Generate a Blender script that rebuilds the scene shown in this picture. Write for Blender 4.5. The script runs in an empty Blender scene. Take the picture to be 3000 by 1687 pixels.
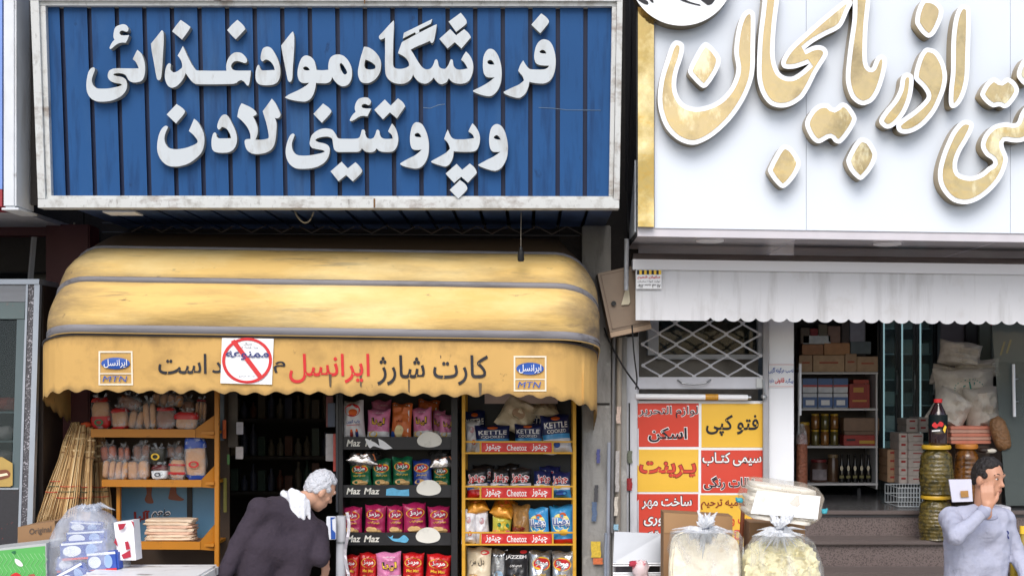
import bpy, bmesh, math, random
from mathutils import Vector, Matrix, noise
from mathutils.geometry import tessellate_polygon
SC = bpy.context.scene
COL = SC.collection
# ---------------------------------------------------------------- camera, sky, sun, exposure
FPX, CX, CZ, HY = 4200.0, 1554.0, 2.2, 1110.0      # lens in photo pixels, vanishing point, eye height, horizon row
cam = bpy.data.cameras.new('camera'); cam.sensor_width = 36; cam.lens = FPX/3000*36
cam.shift_x = (1500-CX)/3000; cam.shift_y = (HY-843.5)/3000
cam.clip_end = 2000; cam.clip_start = 0.1
co = bpy.data.objects.new('camera', cam); co.location = (0, 0, CZ); co.rotation_euler = (math.pi/2, 0, 0)
COL.objects.link(co); SC.camera = co
W = bpy.data.worlds.new('World'); SC.world = W; W.use_nodes = True
wn = W.node_tree.nodes; bgn = wn['Background']
sky = wn.new('ShaderNodeTexSky'); sky.sky_type = 'NISHITA'; sky.sun_disc = False
SUN_EL, SUN_AZ = math.radians(44), math.radians(186)
sky.sun_elevation = SUN_EL; sky.sun_rotation = SUN_AZ; sky.dust_density = 2.5; sky.air_density = 1.0
W.node_tree.links.new(sky.outputs[0], bgn.inputs[0]); bgn.inputs[1].default_value = 0.15
sl = bpy.data.lights.new('sun', 'SUN'); sl.energy = 1.5; sl.angle = math.radians(38); sl.color = (1, .985, .96)
so = bpy.data.objects.new('sun', sl); COL.objects.link(so)
sdir = Vector((math.sin(SUN_AZ)*math.cos(SUN_EL), math.cos(SUN_AZ)*math.cos(SUN_EL), math.sin(SUN_EL)))
so.rotation_euler = sdir.to_track_quat('Z', 'Y').to_euler(); so.location = sdir*40
SC.view_settings.view_transform = 'Standard'; SC.view_settings.look = 'None'
SC.view_settings.exposure = 0.33; SC.view_settings.gamma = 1
SC.cycles.use_denoising = True; SC.cycles.max_bounces = 8; SC.cycles.transparent_max_bounces = 12
SC.cycles.caustics_reflective = False; SC.cycles.caustics_refractive = False
# ---------------------------------------------------------------- helpers
R = random.Random(7)
def P(px, py, d): return Vector(((px-CX)*d/FPX, d, CZ-(py-HY)*d/FPX))
def XP(px, d): return (px-CX)*d/FPX
def ZP(py, d): return CZ-(py-HY)*d/FPX
def lin(c):
    return tuple(((v/255)/12.92 if v/255 <= .04045 else ((v/255+.055)/1.055)**2.4) for v in c[:3])
MATS = {}
def M(name, rgb, rough=.6, metal=0, var=.12, vs=6, dirt=None, bump=0, bs=40, spec=.5, trans=None, emit=0, stretch=(1, 1, 1), coat=0):
    if name in MATS: return MATS[name]
    m = bpy.data.materials.new(name); m.use_nodes = True; nt = m.node_tree; n = nt.nodes; L = nt.links
    b = n['Principled BSDF']; col = lin(rgb)
    b.inputs['Roughness'].default_value = rough; b.inputs['Metallic'].default_value = metal
    b.inputs['Specular IOR Level'].default_value = spec; b.inputs['Coat Weight'].default_value = coat
    tc = n.new('ShaderNodeTexCoord'); mp = n.new('ShaderNodeMapping'); mp.inputs['Scale'].default_value = stretch
    L.new(tc.outputs['Object'], mp.inputs['Vector'])
    nz = n.new('ShaderNodeTexNoise'); nz.inputs['Scale'].default_value = vs; nz.inputs['Detail'].default_value = 5
    L.new(mp.outputs[0], nz.inputs['Vector'])
    mx = n.new('ShaderNodeMix'); mx.data_type = 'RGBA'
    mx.inputs['A'].default_value = (*[c*(1-var) for c in col], 1); mx.inputs['B'].default_value = (*[min(1, c*(1+var)) for c in col], 1)
    L.new(nz.outputs['Fac'], mx.inputs['Factor']); out = mx.outputs['Result']
    for dd in ([dirt] if isinstance(dirt, tuple) else dirt or []):  # noise tints: dirt, plus painted reflections on gold and highlights on yellow cloth
        drgb, amt, dsc, dst, lo, hi = dd
        mp2 = n.new('ShaderNodeMapping'); mp2.inputs['Scale'].default_value = dst; mp2.inputs['Location'].default_value = (3.1*dsc, 1.7, 5.3)
        L.new(tc.outputs['Object'], mp2.inputs['Vector'])
        n2 = n.new('ShaderNodeTexNoise'); n2.inputs['Scale'].default_value = dsc; n2.inputs['Detail'].default_value = 7; n2.inputs['Roughness'].default_value = .62
        L.new(mp2.outputs[0], n2.inputs['Vector'])
        mr = n.new('ShaderNodeMapRange'); mr.inputs['From Min'].default_value = lo; mr.inputs['From Max'].default_value = hi; mr.inputs['To Max'].default_value = amt
        L.new(n2.outputs['Fac'], mr.inputs['Value'])
        m2 = n.new('ShaderNodeMix'); m2.data_type = 'RGBA'; L.new(mr.outputs[0], m2.inputs['Factor']); L.new(out, m2.inputs['A'])
        m2.inputs['B'].default_value = (*lin(drgb), 1); out = m2.outputs['Result']
    L.new(out, b.inputs['Base Color'])
    if bump:
        n3 = n.new('ShaderNodeTexNoise'); n3.inputs['Scale'].default_value = bs; n3.inputs['Detail'].default_value = 4
        L.new(mp.outputs[0], n3.inputs['Vector'])
        bp = n.new('ShaderNodeBump'); bp.inputs['Strength'].default_value = bump; bp.inputs['Distance'].default_value = .02
        L.new(n3.outputs['Fac'], bp.inputs['Height']); L.new(bp.outputs[0], b.inputs['Normal'])
    if emit:
        b.inputs['Emission Color'].default_value = (*col, 1); b.inputs['Emission Strength'].default_value = emit
    if trans is not None:      # thin clear film or glass: mostly see-through, glossy
        t = n.new('ShaderNodeBsdfTransparent'); t.inputs[0].default_value = (.96, .97, .97, 1)
        ms = n.new('ShaderNodeMixShader'); o = n['Material Output']; w = n.new('ShaderNodeTexNoise'); w.inputs['Scale'].default_value = vs; w.inputs['Detail'].default_value = 6
        L.new(mp.outputs[0], w.inputs['Vector'])
        mr = n.new('ShaderNodeMapRange'); mr.inputs['From Min'].default_value = .45; mr.inputs['From Max'].default_value = .7
        mr.inputs['To Min'].default_value = trans; mr.inputs['To Max'].default_value = min(1, trans+.3 if vs > 3 else trans)
        L.new(w.outputs['Fac'], mr.inputs['Value']); L.new(mr.outputs[0], ms.inputs[0]); L.new(t.outputs[0], ms.inputs[1]); L.new(b.outputs[0], ms.inputs[2]); L.new(ms.outputs[0], o.inputs[0])
    MATS[name] = m; return m
ORG = {}
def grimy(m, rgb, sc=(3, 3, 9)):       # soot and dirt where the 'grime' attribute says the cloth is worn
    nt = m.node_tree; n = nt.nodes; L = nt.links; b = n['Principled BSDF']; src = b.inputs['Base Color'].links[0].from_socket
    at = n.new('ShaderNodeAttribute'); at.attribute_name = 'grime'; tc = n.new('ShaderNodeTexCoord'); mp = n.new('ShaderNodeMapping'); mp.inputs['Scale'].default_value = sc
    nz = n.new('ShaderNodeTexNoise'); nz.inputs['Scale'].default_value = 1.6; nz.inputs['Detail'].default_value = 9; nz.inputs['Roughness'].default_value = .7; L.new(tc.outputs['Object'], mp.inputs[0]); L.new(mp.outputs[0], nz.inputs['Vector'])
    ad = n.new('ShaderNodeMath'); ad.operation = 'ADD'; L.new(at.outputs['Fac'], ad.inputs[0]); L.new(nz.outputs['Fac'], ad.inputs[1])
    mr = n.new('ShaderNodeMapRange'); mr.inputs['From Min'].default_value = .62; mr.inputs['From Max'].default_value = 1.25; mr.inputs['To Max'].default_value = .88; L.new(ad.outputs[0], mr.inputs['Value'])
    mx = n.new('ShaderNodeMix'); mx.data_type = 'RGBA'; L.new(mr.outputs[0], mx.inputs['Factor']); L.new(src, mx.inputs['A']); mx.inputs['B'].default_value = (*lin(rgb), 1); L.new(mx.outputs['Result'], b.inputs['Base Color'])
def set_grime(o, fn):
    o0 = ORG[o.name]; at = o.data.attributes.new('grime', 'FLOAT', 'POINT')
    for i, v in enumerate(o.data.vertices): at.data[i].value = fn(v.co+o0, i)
class G:
    def __init__(s): s.v, s.f, s.mi, s.ms, s.sm = [], [], [], [], False
    def slot(s, m):
        if m not in s.ms: s.ms.append(m)
        return s.ms.index(m)
    def add(s, vs, fs, m=None):
        k = len(s.v); s.v += [Vector(q) for q in vs]; i = s.slot(m) if m else 0
        for f in fs: s.f.append([k+j for j in f]); s.mi.append(i)
    def quad(s, a, b, c, d, m=None): s.add([a, b, c, d], [(0, 1, 2, 3)], m)
    def box(s, x0, x1, y0, y1, z0, z1, m=None, bev=0):
        if bev:
            bm = bmesh.new(); bmesh.ops.create_cube(bm, size=1)
            for v in bm.verts: v.co = Vector(((x0+x1)/2+v.co.x*(x1-x0), (y0+y1)/2+v.co.y*(y1-y0), (z0+z1)/2+v.co.z*(z1-z0)))
            bmesh.ops.bevel(bm, geom=bm.edges[:], offset=bev, segments=2, affect='EDGES'); bm.verts.index_update()
            s.add([v.co.copy() for v in bm.verts], [[v.index for v in f.verts] for f in bm.faces], m); bm.free(); return
        s.add([(x0, y0, z0), (x1, y0, z0), (x1, y1, z0), (x0, y1, z0), (x0, y0, z1), (x1, y0, z1), (x1, y1, z1), (x0, y1, z1)],
              [(0, 1, 5, 4), (1, 2, 6, 5), (2, 3, 7, 6), (3, 0, 4, 7), (4, 5, 6, 7), (3, 2, 1, 0)], m)
    def pbox(s, px0, px1, py0, py1, d0, d1, m=None, bev=0):
        s.box(XP(px0, d0), XP(px1, d0), d0, d1, ZP(py1, d0), ZP(py0, d0), m, bev)
    def hexa(s, front, back, m=None):       # two quads (lower-left, lower-right, upper-right, upper-left)
        s.add(list(front)+list(back), [(0, 1, 2, 3), (5, 4, 7, 6), (1, 5, 6, 2), (4, 0, 3, 7), (3, 2, 6, 7), (4, 5, 1, 0)], m)
    def tube(s, pts, r, n=8, m=None, caps=True):
        pts = [Vector(p) for p in pts]; rs = r if isinstance(r, (list, tuple)) else [r]*len(pts); k = []
        for i, p in enumerate(pts):
            t = (pts[min(i+1, len(pts)-1)]-pts[max(i-1, 0)]); t = t.normalized() if t.length > 1e-9 else Vector((0, 0, 1))
            a = t.cross(Vector((0, 0, 1)) if abs(t.z) < .9 else Vector((1, 0, 0))).normalized(); b = t.cross(a)
            k.append([p+(a*math.cos(2*math.pi*j/n)+b*math.sin(2*math.pi*j/n))*rs[i] for j in range(n)])
        s.rings(k, m, caps)
    def rings(s, k, m=None, caps=True):
        n = len(k[0]); vs = [q for r in k for q in r]; fs = []
        for i in range(len(k)-1):
            for j in range(n): fs.append((i*n+j, i*n+(j+1) % n, (i+1)*n+(j+1) % n, (i+1)*n+j))
        if caps: fs += [tuple(range(n))[::-1], tuple((len(k)-1)*n+j for j in range(n))]
        s.add(vs, fs, m)
    def lathe(s, prof, c, n=20, m=None, sq=1):     # prof: (radius, z)
        c = Vector(c); s.rings([[c+Vector((r*math.cos(2*math.pi*j/n), r*math.sin(2*math.pi*j/n)*sq, z)) for j in range(n)] for r, z in prof], m)
    def blob(s, c, rad, e=1.0, nz=0, seed=0, nu=22, nv=14, m=None, rot=0, fs=3, tilt=0, cut=None, rg=0):
        c = Vector(c); k = []; sg = lambda a, p: math.copysign(abs(a)**p, a); rm = Matrix.Rotation(rot, 3, 'Y') @ Matrix.Rotation(tilt, 3, 'Z')
        for i in range(nv+1):
            ph = -math.pi/2+math.pi*(i+.02)/(nv+.04); row = []
            if cut: ph = math.asin(max(-1, min(1, math.copysign(abs(cut[0]+(cut[1]-cut[0])*i/nv)**(1/e), cut[0]+(cut[1]-cut[0])*i/nv))))
            for j in range(nu):
                th = 2*math.pi*j/nu
                q = Vector((rad[0]*sg(math.cos(ph), e)*sg(math.cos(th), e), rad[1]*sg(math.cos(ph), e)*sg(math.sin(th), e), rad[2]*sg(math.sin(ph), e)))
                if nz: q *= 1+nz*noise.noise(q*fs/max(rad)+Vector((seed*7.1, seed*3.3, seed)))
                if rg: q *= 1-rg*abs(noise.noise(q*fs*1.9/max(rad)+Vector((seed*3.1, seed, 9))))
                row.append(c+rm @ q)
            k.append(row)
        s.rings(k, m, not cut)
    def poly(s, loops, mp, off=0, m=None, thick=0, mside=None):   # filled 2D outline with holes, optional thickness going back (+Y)
        fl = [q for l in loops for q in l]; tri = tessellate_polygon([[Vector((a, b, 0)) for a, b in l] for l in loops])
        fr = [Vector(mp(a, b))+Vector((0, -off, 0)) for a, b in fl]; tf = []
        for t in tri:
            a, b, c = (fr[i] for i in t); tf.append(tuple(t) if (b-a).cross(c-a).y < 0 else tuple(t)[::-1])
        s.add(fr, tf, m)
        if thick:
            bk = [p+Vector((0, thick, 0)) for p in fr]; st = 0; fs = []
            for l in loops:
                for j in range(len(l)): a = st+j; b = st+(j+1) % len(l); fs.append((a, b, b+len(fl), a+len(fl)))
                st += len(l)
            s.add(fr+bk, fs, mside or m)
    def text(s, t, x0, x1, y0, y1, mp, off=.003, m=None, bold=0):  # y0 top, y1 bottom in the map's coordinates
        vs, fs = text2d(t, bold); ax = [v[0] for v in vs]; ay = [v[1] for v in vs]
        a0, a1, b0, b1 = min(ax), max(ax), min(ay), max(ay)
        s.add([Vector(mp(x0+(v[0]-a0)/(a1-a0)*(x1-x0), y1+(v[1]-b0)/(b1-b0)*(y0-y1)))+Vector((0, -off-v[2]*.0006, 0)) for v in vs], fs, m)
    def build(s, name, mat=None, parent=None, smooth=False, base=True):
        if not s.v: return None
        if parent is not None: o0 = ORG[parent.name]
        elif base:
            xs = [q.x for q in s.v]; ys = [q.y for q in s.v]; o0 = Vector(((min(xs)+max(xs))/2, (min(ys)+max(ys))/2, min(q.z for q in s.v)))
        else: o0 = Vector()
        me = bpy.data.meshes.new(name); me.from_pydata([q-o0 for q in s.v], [], s.f)
        if s.ms:
            for m in s.ms: me.materials.append(m)
            me.polygons.foreach_set('material_index', s.mi)
        else: me.materials.append(mat)
        bm = bmesh.new(); bm.from_mesh(me); bmesh.ops.recalc_face_normals(bm, faces=bm.faces[:]) if not s.sm else None
        bm.to_mesh(me); bm.free()
        if smooth:
            me.polygons.foreach_set('use_smooth', [True]*len(me.polygons)); me.set_sharp_from_angle(angle=math.radians(50))
        me.update(); o = bpy.data.objects.new(name, me); COL.objects.link(o)
        if parent is not None: o.parent = parent
        else: o.location = o0
        ORG[o.name] = o0; return o
def tag(o, label, cat, group=None):
    o['label'] = label; o['category'] = cat
    if group: o['group'] = group
    return o
def thing(name, label, cat, loc, group=None):
    o = bpy.data.objects.new(name, None); o.empty_display_size = .1; COL.objects.link(o); o.location = loc; ORG[o.name] = Vector(loc)
    return tag(o, label, cat, group)
def struct(o): o['kind'] = 'structure'; return o
def dup(root, loc, rot=(0, 0, 0), scale=(1, 1, 1), label=None, group=None):
    r = root.copy(); COL.objects.link(r); r.location = loc; r.rotation_euler = rot; r.scale = scale
    if label: r['label'] = label
    if group: r['group'] = group
    for ch in list(root.children):
        c = ch.copy(); COL.objects.link(c); c.parent = r
        for g in ch.children:
            d = g.copy(); COL.objects.link(d); d.parent = c
    return r
def move(o, loc, rot=(0, 0, 0), scale=(1, 1, 1)): o.location = loc; o.rotation_euler = rot; o.scale = scale; return o
# ---- writing: joined letter forms laid out right to left
AF = {'ا': (0xFE8D, 0xFE8E), 'آ': (0xFE81, 0xFE82), 'ب': 0xFE8F, 'پ': 0xFB56, 'ت': 0xFE95, 'ث': 0xFE99, 'ج': 0xFE9D, 'چ': 0xFB7A, 'ح': 0xFEA1, 'خ': 0xFEA5, 'د': (0xFEA9, 0xFEAA), 'ذ': (0xFEAB, 0xFEAC), 'ر': (0xFEAD, 0xFEAE), 'ز': (0xFEAF, 0xFEB0), 'ژ': (0xFB8A, 0xFB8B), 'س': 0xFEB1, 'ش': 0xFEB5, 'ص': 0xFEB9, 'ط': 0xFEC1, 'ع': 0xFEC9, 'غ': 0xFECD, 'ف': 0xFED1, 'ق': 0xFED5, 'ک': 0xFB8E, 'گ': 0xFB92, 'ل': 0xFEDD, 'م': 0xFEE1, 'ن': 0xFEE5, 'و': (0xFEED, 0xFEEE), 'ه': 0xFEE9, 'ی': 0xFBFC}
def shaped(s):
    out = []; j2 = lambda c: c == 'ـ' or isinstance(AF.get(c), int)
    for i, c in enumerate(s):
        if c not in AF: out.append(c); continue
        pv = i > 0 and j2(s[i-1]); nx = i+1 < len(s) and (s[i+1] in AF or s[i+1] == 'ـ'); f = AF[c]
        out.append(chr(f[1] if pv else f[0]) if isinstance(f, tuple) else chr(f+(1 if pv and not nx else 2 if nx and not pv else 3 if pv and nx else 0)))
    return ''.join(reversed(out))
_gl, _adv, _tx = {}, {}, {}
_fc = bpy.data.curves.new('lettering_source', 'FONT'); _fo = bpy.data.objects.new('lettering_source', _fc); COL.objects.link(_fo)
def _mesh(s, bold):
    _fc.body = s; _fc.offset = bold; dg = bpy.context.evaluated_depsgraph_get(); dg.update()
    me = bpy.data.meshes.new_from_object(_fo.evaluated_get(dg)); r = ([tuple(v.co) for v in me.vertices], [tuple(p.vertices) for p in me.polygons]); bpy.data.meshes.remove(me); return r
def _w(s): v = _mesh(s, 0)[0]; return max(q[0] for q in v)-min(q[0] for q in v)
def text2d(s, bold=0):
    if (s, bold) in _tx: return _tx[s, bold]
    rtl = any(c in AF for c in s); q = shaped(s) if rtl else s; x = 0; V, F = [], []
    for i, c in enumerate(q):
        if c == ' ': x += .26; continue
        if (c, bold) not in _gl: _gl[c, bold] = _mesh(c, bold)
        if c not in _adv: _adv[c] = _w('|'+c+'|')-_w('||')
        v, f = _gl[c, bold]; k = len(V); V += [(p[0]+x, p[1], i % 2) for p in v]; F += [tuple(k+j for j in t) for t in f]; x += _adv[c]+(bold*.6 if not rtl else 0)
    _tx[s, bold] = (V, F); return V, F
def smooth_loop(t, sc=1, ox=0, oy=0):      # 'x,y' points, a trailing c marks a corner; smooth curve between corners
    pts = []
    for w in t.split():
        c = w.endswith('c'); a, b = w.rstrip('c').split(','); pts.append((float(a)/sc+ox, float(b)/sc+oy, c))
    n = len(pts); out = []
    for i in range(n):
        p1, p2 = pts[i], pts[(i+1) % n]; p0 = p1 if p1[2] else pts[i-1]; p3 = p2 if p2[2] else pts[(i+2) % n]
        if p1[2] and p2[2]: out.append(p1[:2]); continue
        k = 5
        for j in range(k):
            u = j/k; u2, u3 = u*u, u*u*u
            out.append(tuple(.5*(2*p1[a]+(p2[a]-p0[a])*u+(2*p0[a]-5*p1[a]+4*p2[a]-p3[a])*u2+(3*p1[a]-p0[a]-3*p2[a]+p3[a])*u3) for a in (0, 1)))
    return out
def inset(loop, d):
    n = len(loop); res = []; area = sum(loop[i][0]*loop[(i+1) % n][1]-loop[(i+1) % n][0]*loop[i][1] for i in range(n)); sg = 1 if area > 0 else -1
    ps = []
    for i in range(n):
        a, b = loop[i], loop[(i+1) % n]; L = math.hypot(b[0]-a[0], b[1]-a[1]); k = max(1, int(L/2.5))
        for j in range(k): ps.append((a[0]+(b[0]-a[0])*j/k, a[1]+(b[1]-a[1])*j/k))
    m = len(ps)
    for i in range(m):
        a, b = ps[i-2], ps[(i+2) % m]; tx, ty = b[0]-a[0], b[1]-a[1]; L = math.hypot(tx, ty) or 1
        q = (ps[i][0]-ty/L*d*sg, ps[i][1]+tx/L*d*sg)
        if min((q[0]-p[0])**2+(q[1]-p[1])**2 for p in ps) >= (d*.95)**2: res.append(q)
    return res[::2]
# ---------------------------------------------------------------- materials
asphalt = M('asphalt', (112, 112, 112), .9, bump=.3, bs=60); paving = M('paving', (188, 184, 178), .85, bump=.2, bs=20)
blue = M('blue_enamel', (37, 82, 134), .55, spec=.2, var=.14, vs=1.6, dirt=[((20, 38, 74), .6, 3.2, (4, 4, .22), .5, .72), ((84, 116, 150), .35, 1.3, (2, 2, .6), .52, .78), ((24, 34, 60), .5, 14, (1, 1, .5), .66, .74)])
bluegroove = M('blue_groove', (20, 36, 72), .5)
white_al = M('white_frame_paint', (206, 208, 206), .45, var=.07, vs=3, dirt=[((110, 76, 48), .8, 3.4, (1.1, 1, 2), .58, .72), ((130, 122, 110), .6, 11, (1, 1, 1), .5, .7), ((96, 90, 84), .5, 30, (1.5, 1, .5), .6, .7)])
letterw = M('white_letter_plastic', (200, 207, 211), .45, var=.04, vs=2, dirt=[((150, 144, 132), .55, 6, (2, 1, .6), .52, .75), ((120, 104, 84), .5, 16, (1.6, 1, .5), .64, .75)])
letterside = M('letter_side', (150, 150, 142), .5)
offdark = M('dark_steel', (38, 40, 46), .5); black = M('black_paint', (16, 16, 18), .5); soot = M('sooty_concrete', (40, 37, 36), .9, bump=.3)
panelw = M('white_composite_panel', (222, 230, 240), .22, var=.01); lav = M('soffit_panel', (238, 232, 236), .14, var=.05, spec=.6)
gold = M('gold_mirror', (190, 168, 126), .05, metal=1, var=.1, vs=3, bump=.8, bs=2.2, dirt=[((112, 100, 78), .6, 2.4, (1, 1, 1), .5, .66), ((238, 226, 192), .6, 1.9, (1.6, 1, .7), .54, .6)]); goldside = M('gold_return', (164, 140, 96), .25, metal=1, var=.2, vs=4)  # gold_mirror tint layers are painted reflections, dark patches then pale ones
ledw = M('opal_acrylic', (246, 249, 253), .25, var=.01); alu = M('aluminium', (176, 180, 184), .35, metal=.8, var=.08)
grey_pl = M('grey_plaster', (150, 149, 146), .85, var=.12, dirt=[((70, 66, 62), .8, 3, (2, 2, .5), .48, .72), ((196, 196, 192), .6, 7, (1, 1, 1), .6, .7)], bump=.25, bs=30)
redwall = M('dark_red_paint', (64, 12, 18), .6); whitewall = M('white_stone', (242, 245, 250), .35, var=.03)
granite = M('granite', (112, 100, 97), .35, var=.5, vs=140, dirt=((60, 52, 50), .7, 90, (1, 1, 1), .5, .6)); tread = M('granite_tread', (98, 88, 85), .3, var=.2, vs=60)
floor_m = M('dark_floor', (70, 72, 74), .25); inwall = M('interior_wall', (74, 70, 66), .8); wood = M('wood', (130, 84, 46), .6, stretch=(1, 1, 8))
yel = M('yellow_tarpaulin', (224, 188, 116), .78, spec=.25, var=.1, vs=1.5, stretch=(.5, 1, 2), bump=.6, bs=7, dirt=[((150, 122, 86), .5, 2.2, (.5, 3, 3.5), .52, .76), ((104, 94, 86), .65, 3.3, (.45, 3, 6), .62, .73), ((82, 74, 70), .8, 10, (.6, 2.5, 1.4), .64, .74), ((246, 226, 168), .75, 1.1, (.7, 1, 2), .45, .7)]); grimy(yel, (92, 84, 80), (.8, 3, 5))  # last pale tint layer is a painted highlight; the darker ones are dirt
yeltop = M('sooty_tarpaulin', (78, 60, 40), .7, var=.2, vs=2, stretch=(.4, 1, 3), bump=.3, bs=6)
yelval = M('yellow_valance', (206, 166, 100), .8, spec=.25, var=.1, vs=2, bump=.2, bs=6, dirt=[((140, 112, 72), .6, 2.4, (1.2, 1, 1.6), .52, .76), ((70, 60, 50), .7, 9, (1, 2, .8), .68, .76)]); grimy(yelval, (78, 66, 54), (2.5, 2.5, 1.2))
seam_m = M('grey_seam', (122, 120, 124), .55, var=.3, vs=3, stretch=(.5, 2, 2), dirt=((70, 66, 66), .6, 6, (.4, 3, 3), .5, .7)); liner = M('awning_underside', (128, 112, 84), .8)
tarw = M('white_tarpaulin', (214, 215, 218), .75, var=.05, vs=2, dirt=[((150, 148, 146), .5, 3.2, (3, 1, .35), .5, .72), ((170, 164, 156), .4, 5, (1, 1, 1), .55, .8)])
ink = M('black_ink', (26, 26, 34), .6); red_ink = M('red_ink', (206, 42, 44), .6); blue_ink = M('blue_ink', (38, 84, 168), .5); white_ink = M('white_ink', (238, 238, 238), .5)
navy_ink = M('navy_ink', (30, 44, 110), .5); yel_ink = M('yellow_ink', (238, 196, 58), .5); green_ink = M('green_ink', (40, 116, 72), .5); orange_ink = M('orange_ink', (226, 104, 38), .5)
paper = M('white_paper', (236, 238, 240), .6, var=.02); redp = M('poster_red', (208, 66, 46), .55, var=.07, vs=3); yelp = M('poster_yellow', (234, 186, 62), .55, var=.08, vs=3); darkred = M('maroon_ink', (130, 28, 22), .6)
card = M('cardboard', (150, 116, 82), .8, var=.1, vs=5, stretch=(1, 1, .3)); rack_y = M('yellow_rack', (212, 160, 40), .5, var=.12, vs=4, dirt=((110, 78, 30), .6, 8, (1, 1, 1), .58, .75)); rack_o = M('orange_rack', (190, 122, 26), .45, var=.15, vs=4, dirt=((70, 48, 20), .8, 9, (1, 1, 1), .6, .72))
film = M('clear_film', (235, 240, 245), .12, var=0, vs=9, trans=.12, bump=.8, bs=22); glass = M('glass', (150, 165, 165), .05, var=0, vs=1, trans=.16); glassd = M('tinted_glass', (40, 52, 54), .05, var=0, vs=1, trans=.34)
# ---------------------------------------------------------------- ground
g = G(); g.box(-120, 120, -100, 140, -.4, -.15, asphalt); struct(g.build('road'))
g = G(); g.box(-60, 60, 5.2, 30, -.146, 0, paving, .01); struct(g.build('pavement'))
# ---------------------------------------------------------------- buildings
bA = thing('shop_building', 'sooty grocery building behind the blue sign with a dark room under the yellow awning', 'building', (-1.4, 10.5, 0))
g = G(); g.box(-3.25, .72, 10.45, 10.9, 3.2, 9, soot); g.build('upper_wall', None, bA)
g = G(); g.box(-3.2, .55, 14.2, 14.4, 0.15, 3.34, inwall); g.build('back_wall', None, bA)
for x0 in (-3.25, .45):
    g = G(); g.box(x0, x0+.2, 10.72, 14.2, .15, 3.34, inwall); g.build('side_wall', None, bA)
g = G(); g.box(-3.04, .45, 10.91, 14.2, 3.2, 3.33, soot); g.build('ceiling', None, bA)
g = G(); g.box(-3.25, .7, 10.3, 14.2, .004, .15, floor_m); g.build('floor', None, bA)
g = G(); g.box(XP(133, 10.2), XP(262, 10.2), 10.2, 10.44, .005, 3.3, redwall, .01); g.build('red_pillar', None, bA)
g = G(); g.pbox(1706, 1790, 660, 2080, 10.22, 10.44, grey_pl, .008); g.pbox(1792, 1836, 985, 2080, 10.28, 10.44, grey_pl, .006)
g.pbox(1712, 1786, 1180, 1186, 10.214, 10.22, soot); g.build('grey_pillar', None, bA)
g = G(); g.pbox(1640, 1870, 560, 985, 10.3, 10.44, soot); g.build('lintel_end', None, bA)
bB = thing('shop_building', 'white stone building with granite steps under the white and gold sign', 'building', (2.7, 10.6, 0))
X1 = XP(2252, 10.5); X2 = XP(2326, 10.5)
g = G(); g.box(X1, X2, 10.5, 10.78, .0, 3.4, whitewall, .006); g.build('white_pillar', None, bB)
g = G(); g.box(.73, 5.2, 10.8, 11.0, 3.25, 9, whitewall); g.build('upper_wall', None, bB)
g = G(); g.box(4.81, 12, 10.6, 10.78, 0, 9, grey_pl); g.build('end_wall', None, bB)
g = G(); g.box(X2-.08, X2+.02, 10.785, 14.6, 1.22, 3.24, inwall); g.build('side_wall', None, bB)
g = G(); g.box(4.6, 4.8, 10.4, 14.6, 0, 3.24, inwall); g.build('side_wall', None, bB)
g = G(); g.box(X2-.08, 4.8, 14.6, 14.8, 1, 3.4, inwall); g.build('back_wall', None, bB)
g = G(); g.box(X2+.03, 4.59, 10.8, 14.58, 3.12, 3.24, M('interior_ceiling', (150, 148, 145), .8)); g.build('ceiling', None, bB)
FZ = 1.235
g = G(); g.box(X2+.03, 4.59, 10.56, 14.58, FZ-.05, FZ, M('shop_floor', (84, 84, 86), .2, var=.15, vs=3)); g.build('floor', None, bB)
for i in range(7):
    zt = FZ-.187*i; d0 = 10.55-.3*i
    if zt < .1: break
    g = G(); g.box(X2-.02, 4.59, d0+.02, d0+.34, zt-.187, zt-.034, granite); g.box(X2-.02, 4.59, d0-.015, d0+.34 if i else 10.555, zt-.032, zt+(.0 if i else -.0), tread, .006); g.build('step', None, bB)
g = G(); g.box(.78, X1-.005, 10.95, 11.1, 0, 3.24, M('kiosk_wall', (150, 146, 140), .8, var=.2, vs=4, dirt=((80, 76, 72), .6, 3, (1, 1, 1), .5, .7))); g.build('kiosk_wall', None, bB)
g = G(); g.box(.73, .79, 10.45, 10.94, 0, 3.3, M('kiosk_jamb', (206, 208, 214), .5, dirt=((110, 104, 100), .5, 4, (1, 1, .3), .55, .75))); g.build('jamb', None, bB)
g = G(); g.pbox(1836, 1866, 985, 2080, 10.4, 10.44, M('jamb_white', (204, 206, 212), .5, dirt=((100, 98, 96), .6, 4, (1, 1, .3), .55, .75)), .004); g.pbox(1842, 1846, 1180, 1600, 10.394, 10.4, black); g.build('door_jamb', None, bB)
# window behind the grille
win = g = None
g = G(); f_m = M('window_paint', (196, 200, 206), .5)
for a in ((1898, 1930, 930, 1040), (2222, 2252, 930, 1040), (1925, 2225, 1038, 1052)): g.pbox(*a, 10.8, 10.94, f_m, .004)
w = g.build('window', None, bB)
g = G(); g.pbox(1928, 2224, 900, 1040, 10.88, 10.89, glassd); g.build('pane', None, w)
sb = [(1965, 985, (58, 70, 92)), (2030, 975, (90, 84, 76)), (2100, 985, (110, 92, 60)), (2165, 970, (96, 84, 58)), (2205, 990, (60, 60, 64))]
for i, (x, y, c) in enumerate(sb):
    g = G(); g.blob(P(x, y, 10.915), (.1, .02, .14), .8, .25, i); o = g.build('bundle', M('bundle_cloth_%d' % i, c, .8, bump=.6, bs=14), smooth=True)
    tag(o, ['blue bundle at the left end of the window behind the grille', 'grey brown bundle second from left behind the grille window', 'ochre bundle in the middle of the grille window', 'olive bundle right of the middle in the grille window', 'dark grey bundle at the right end of the grille window'][i], 'bundle', 'bundles stuffed behind the grille window')
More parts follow.
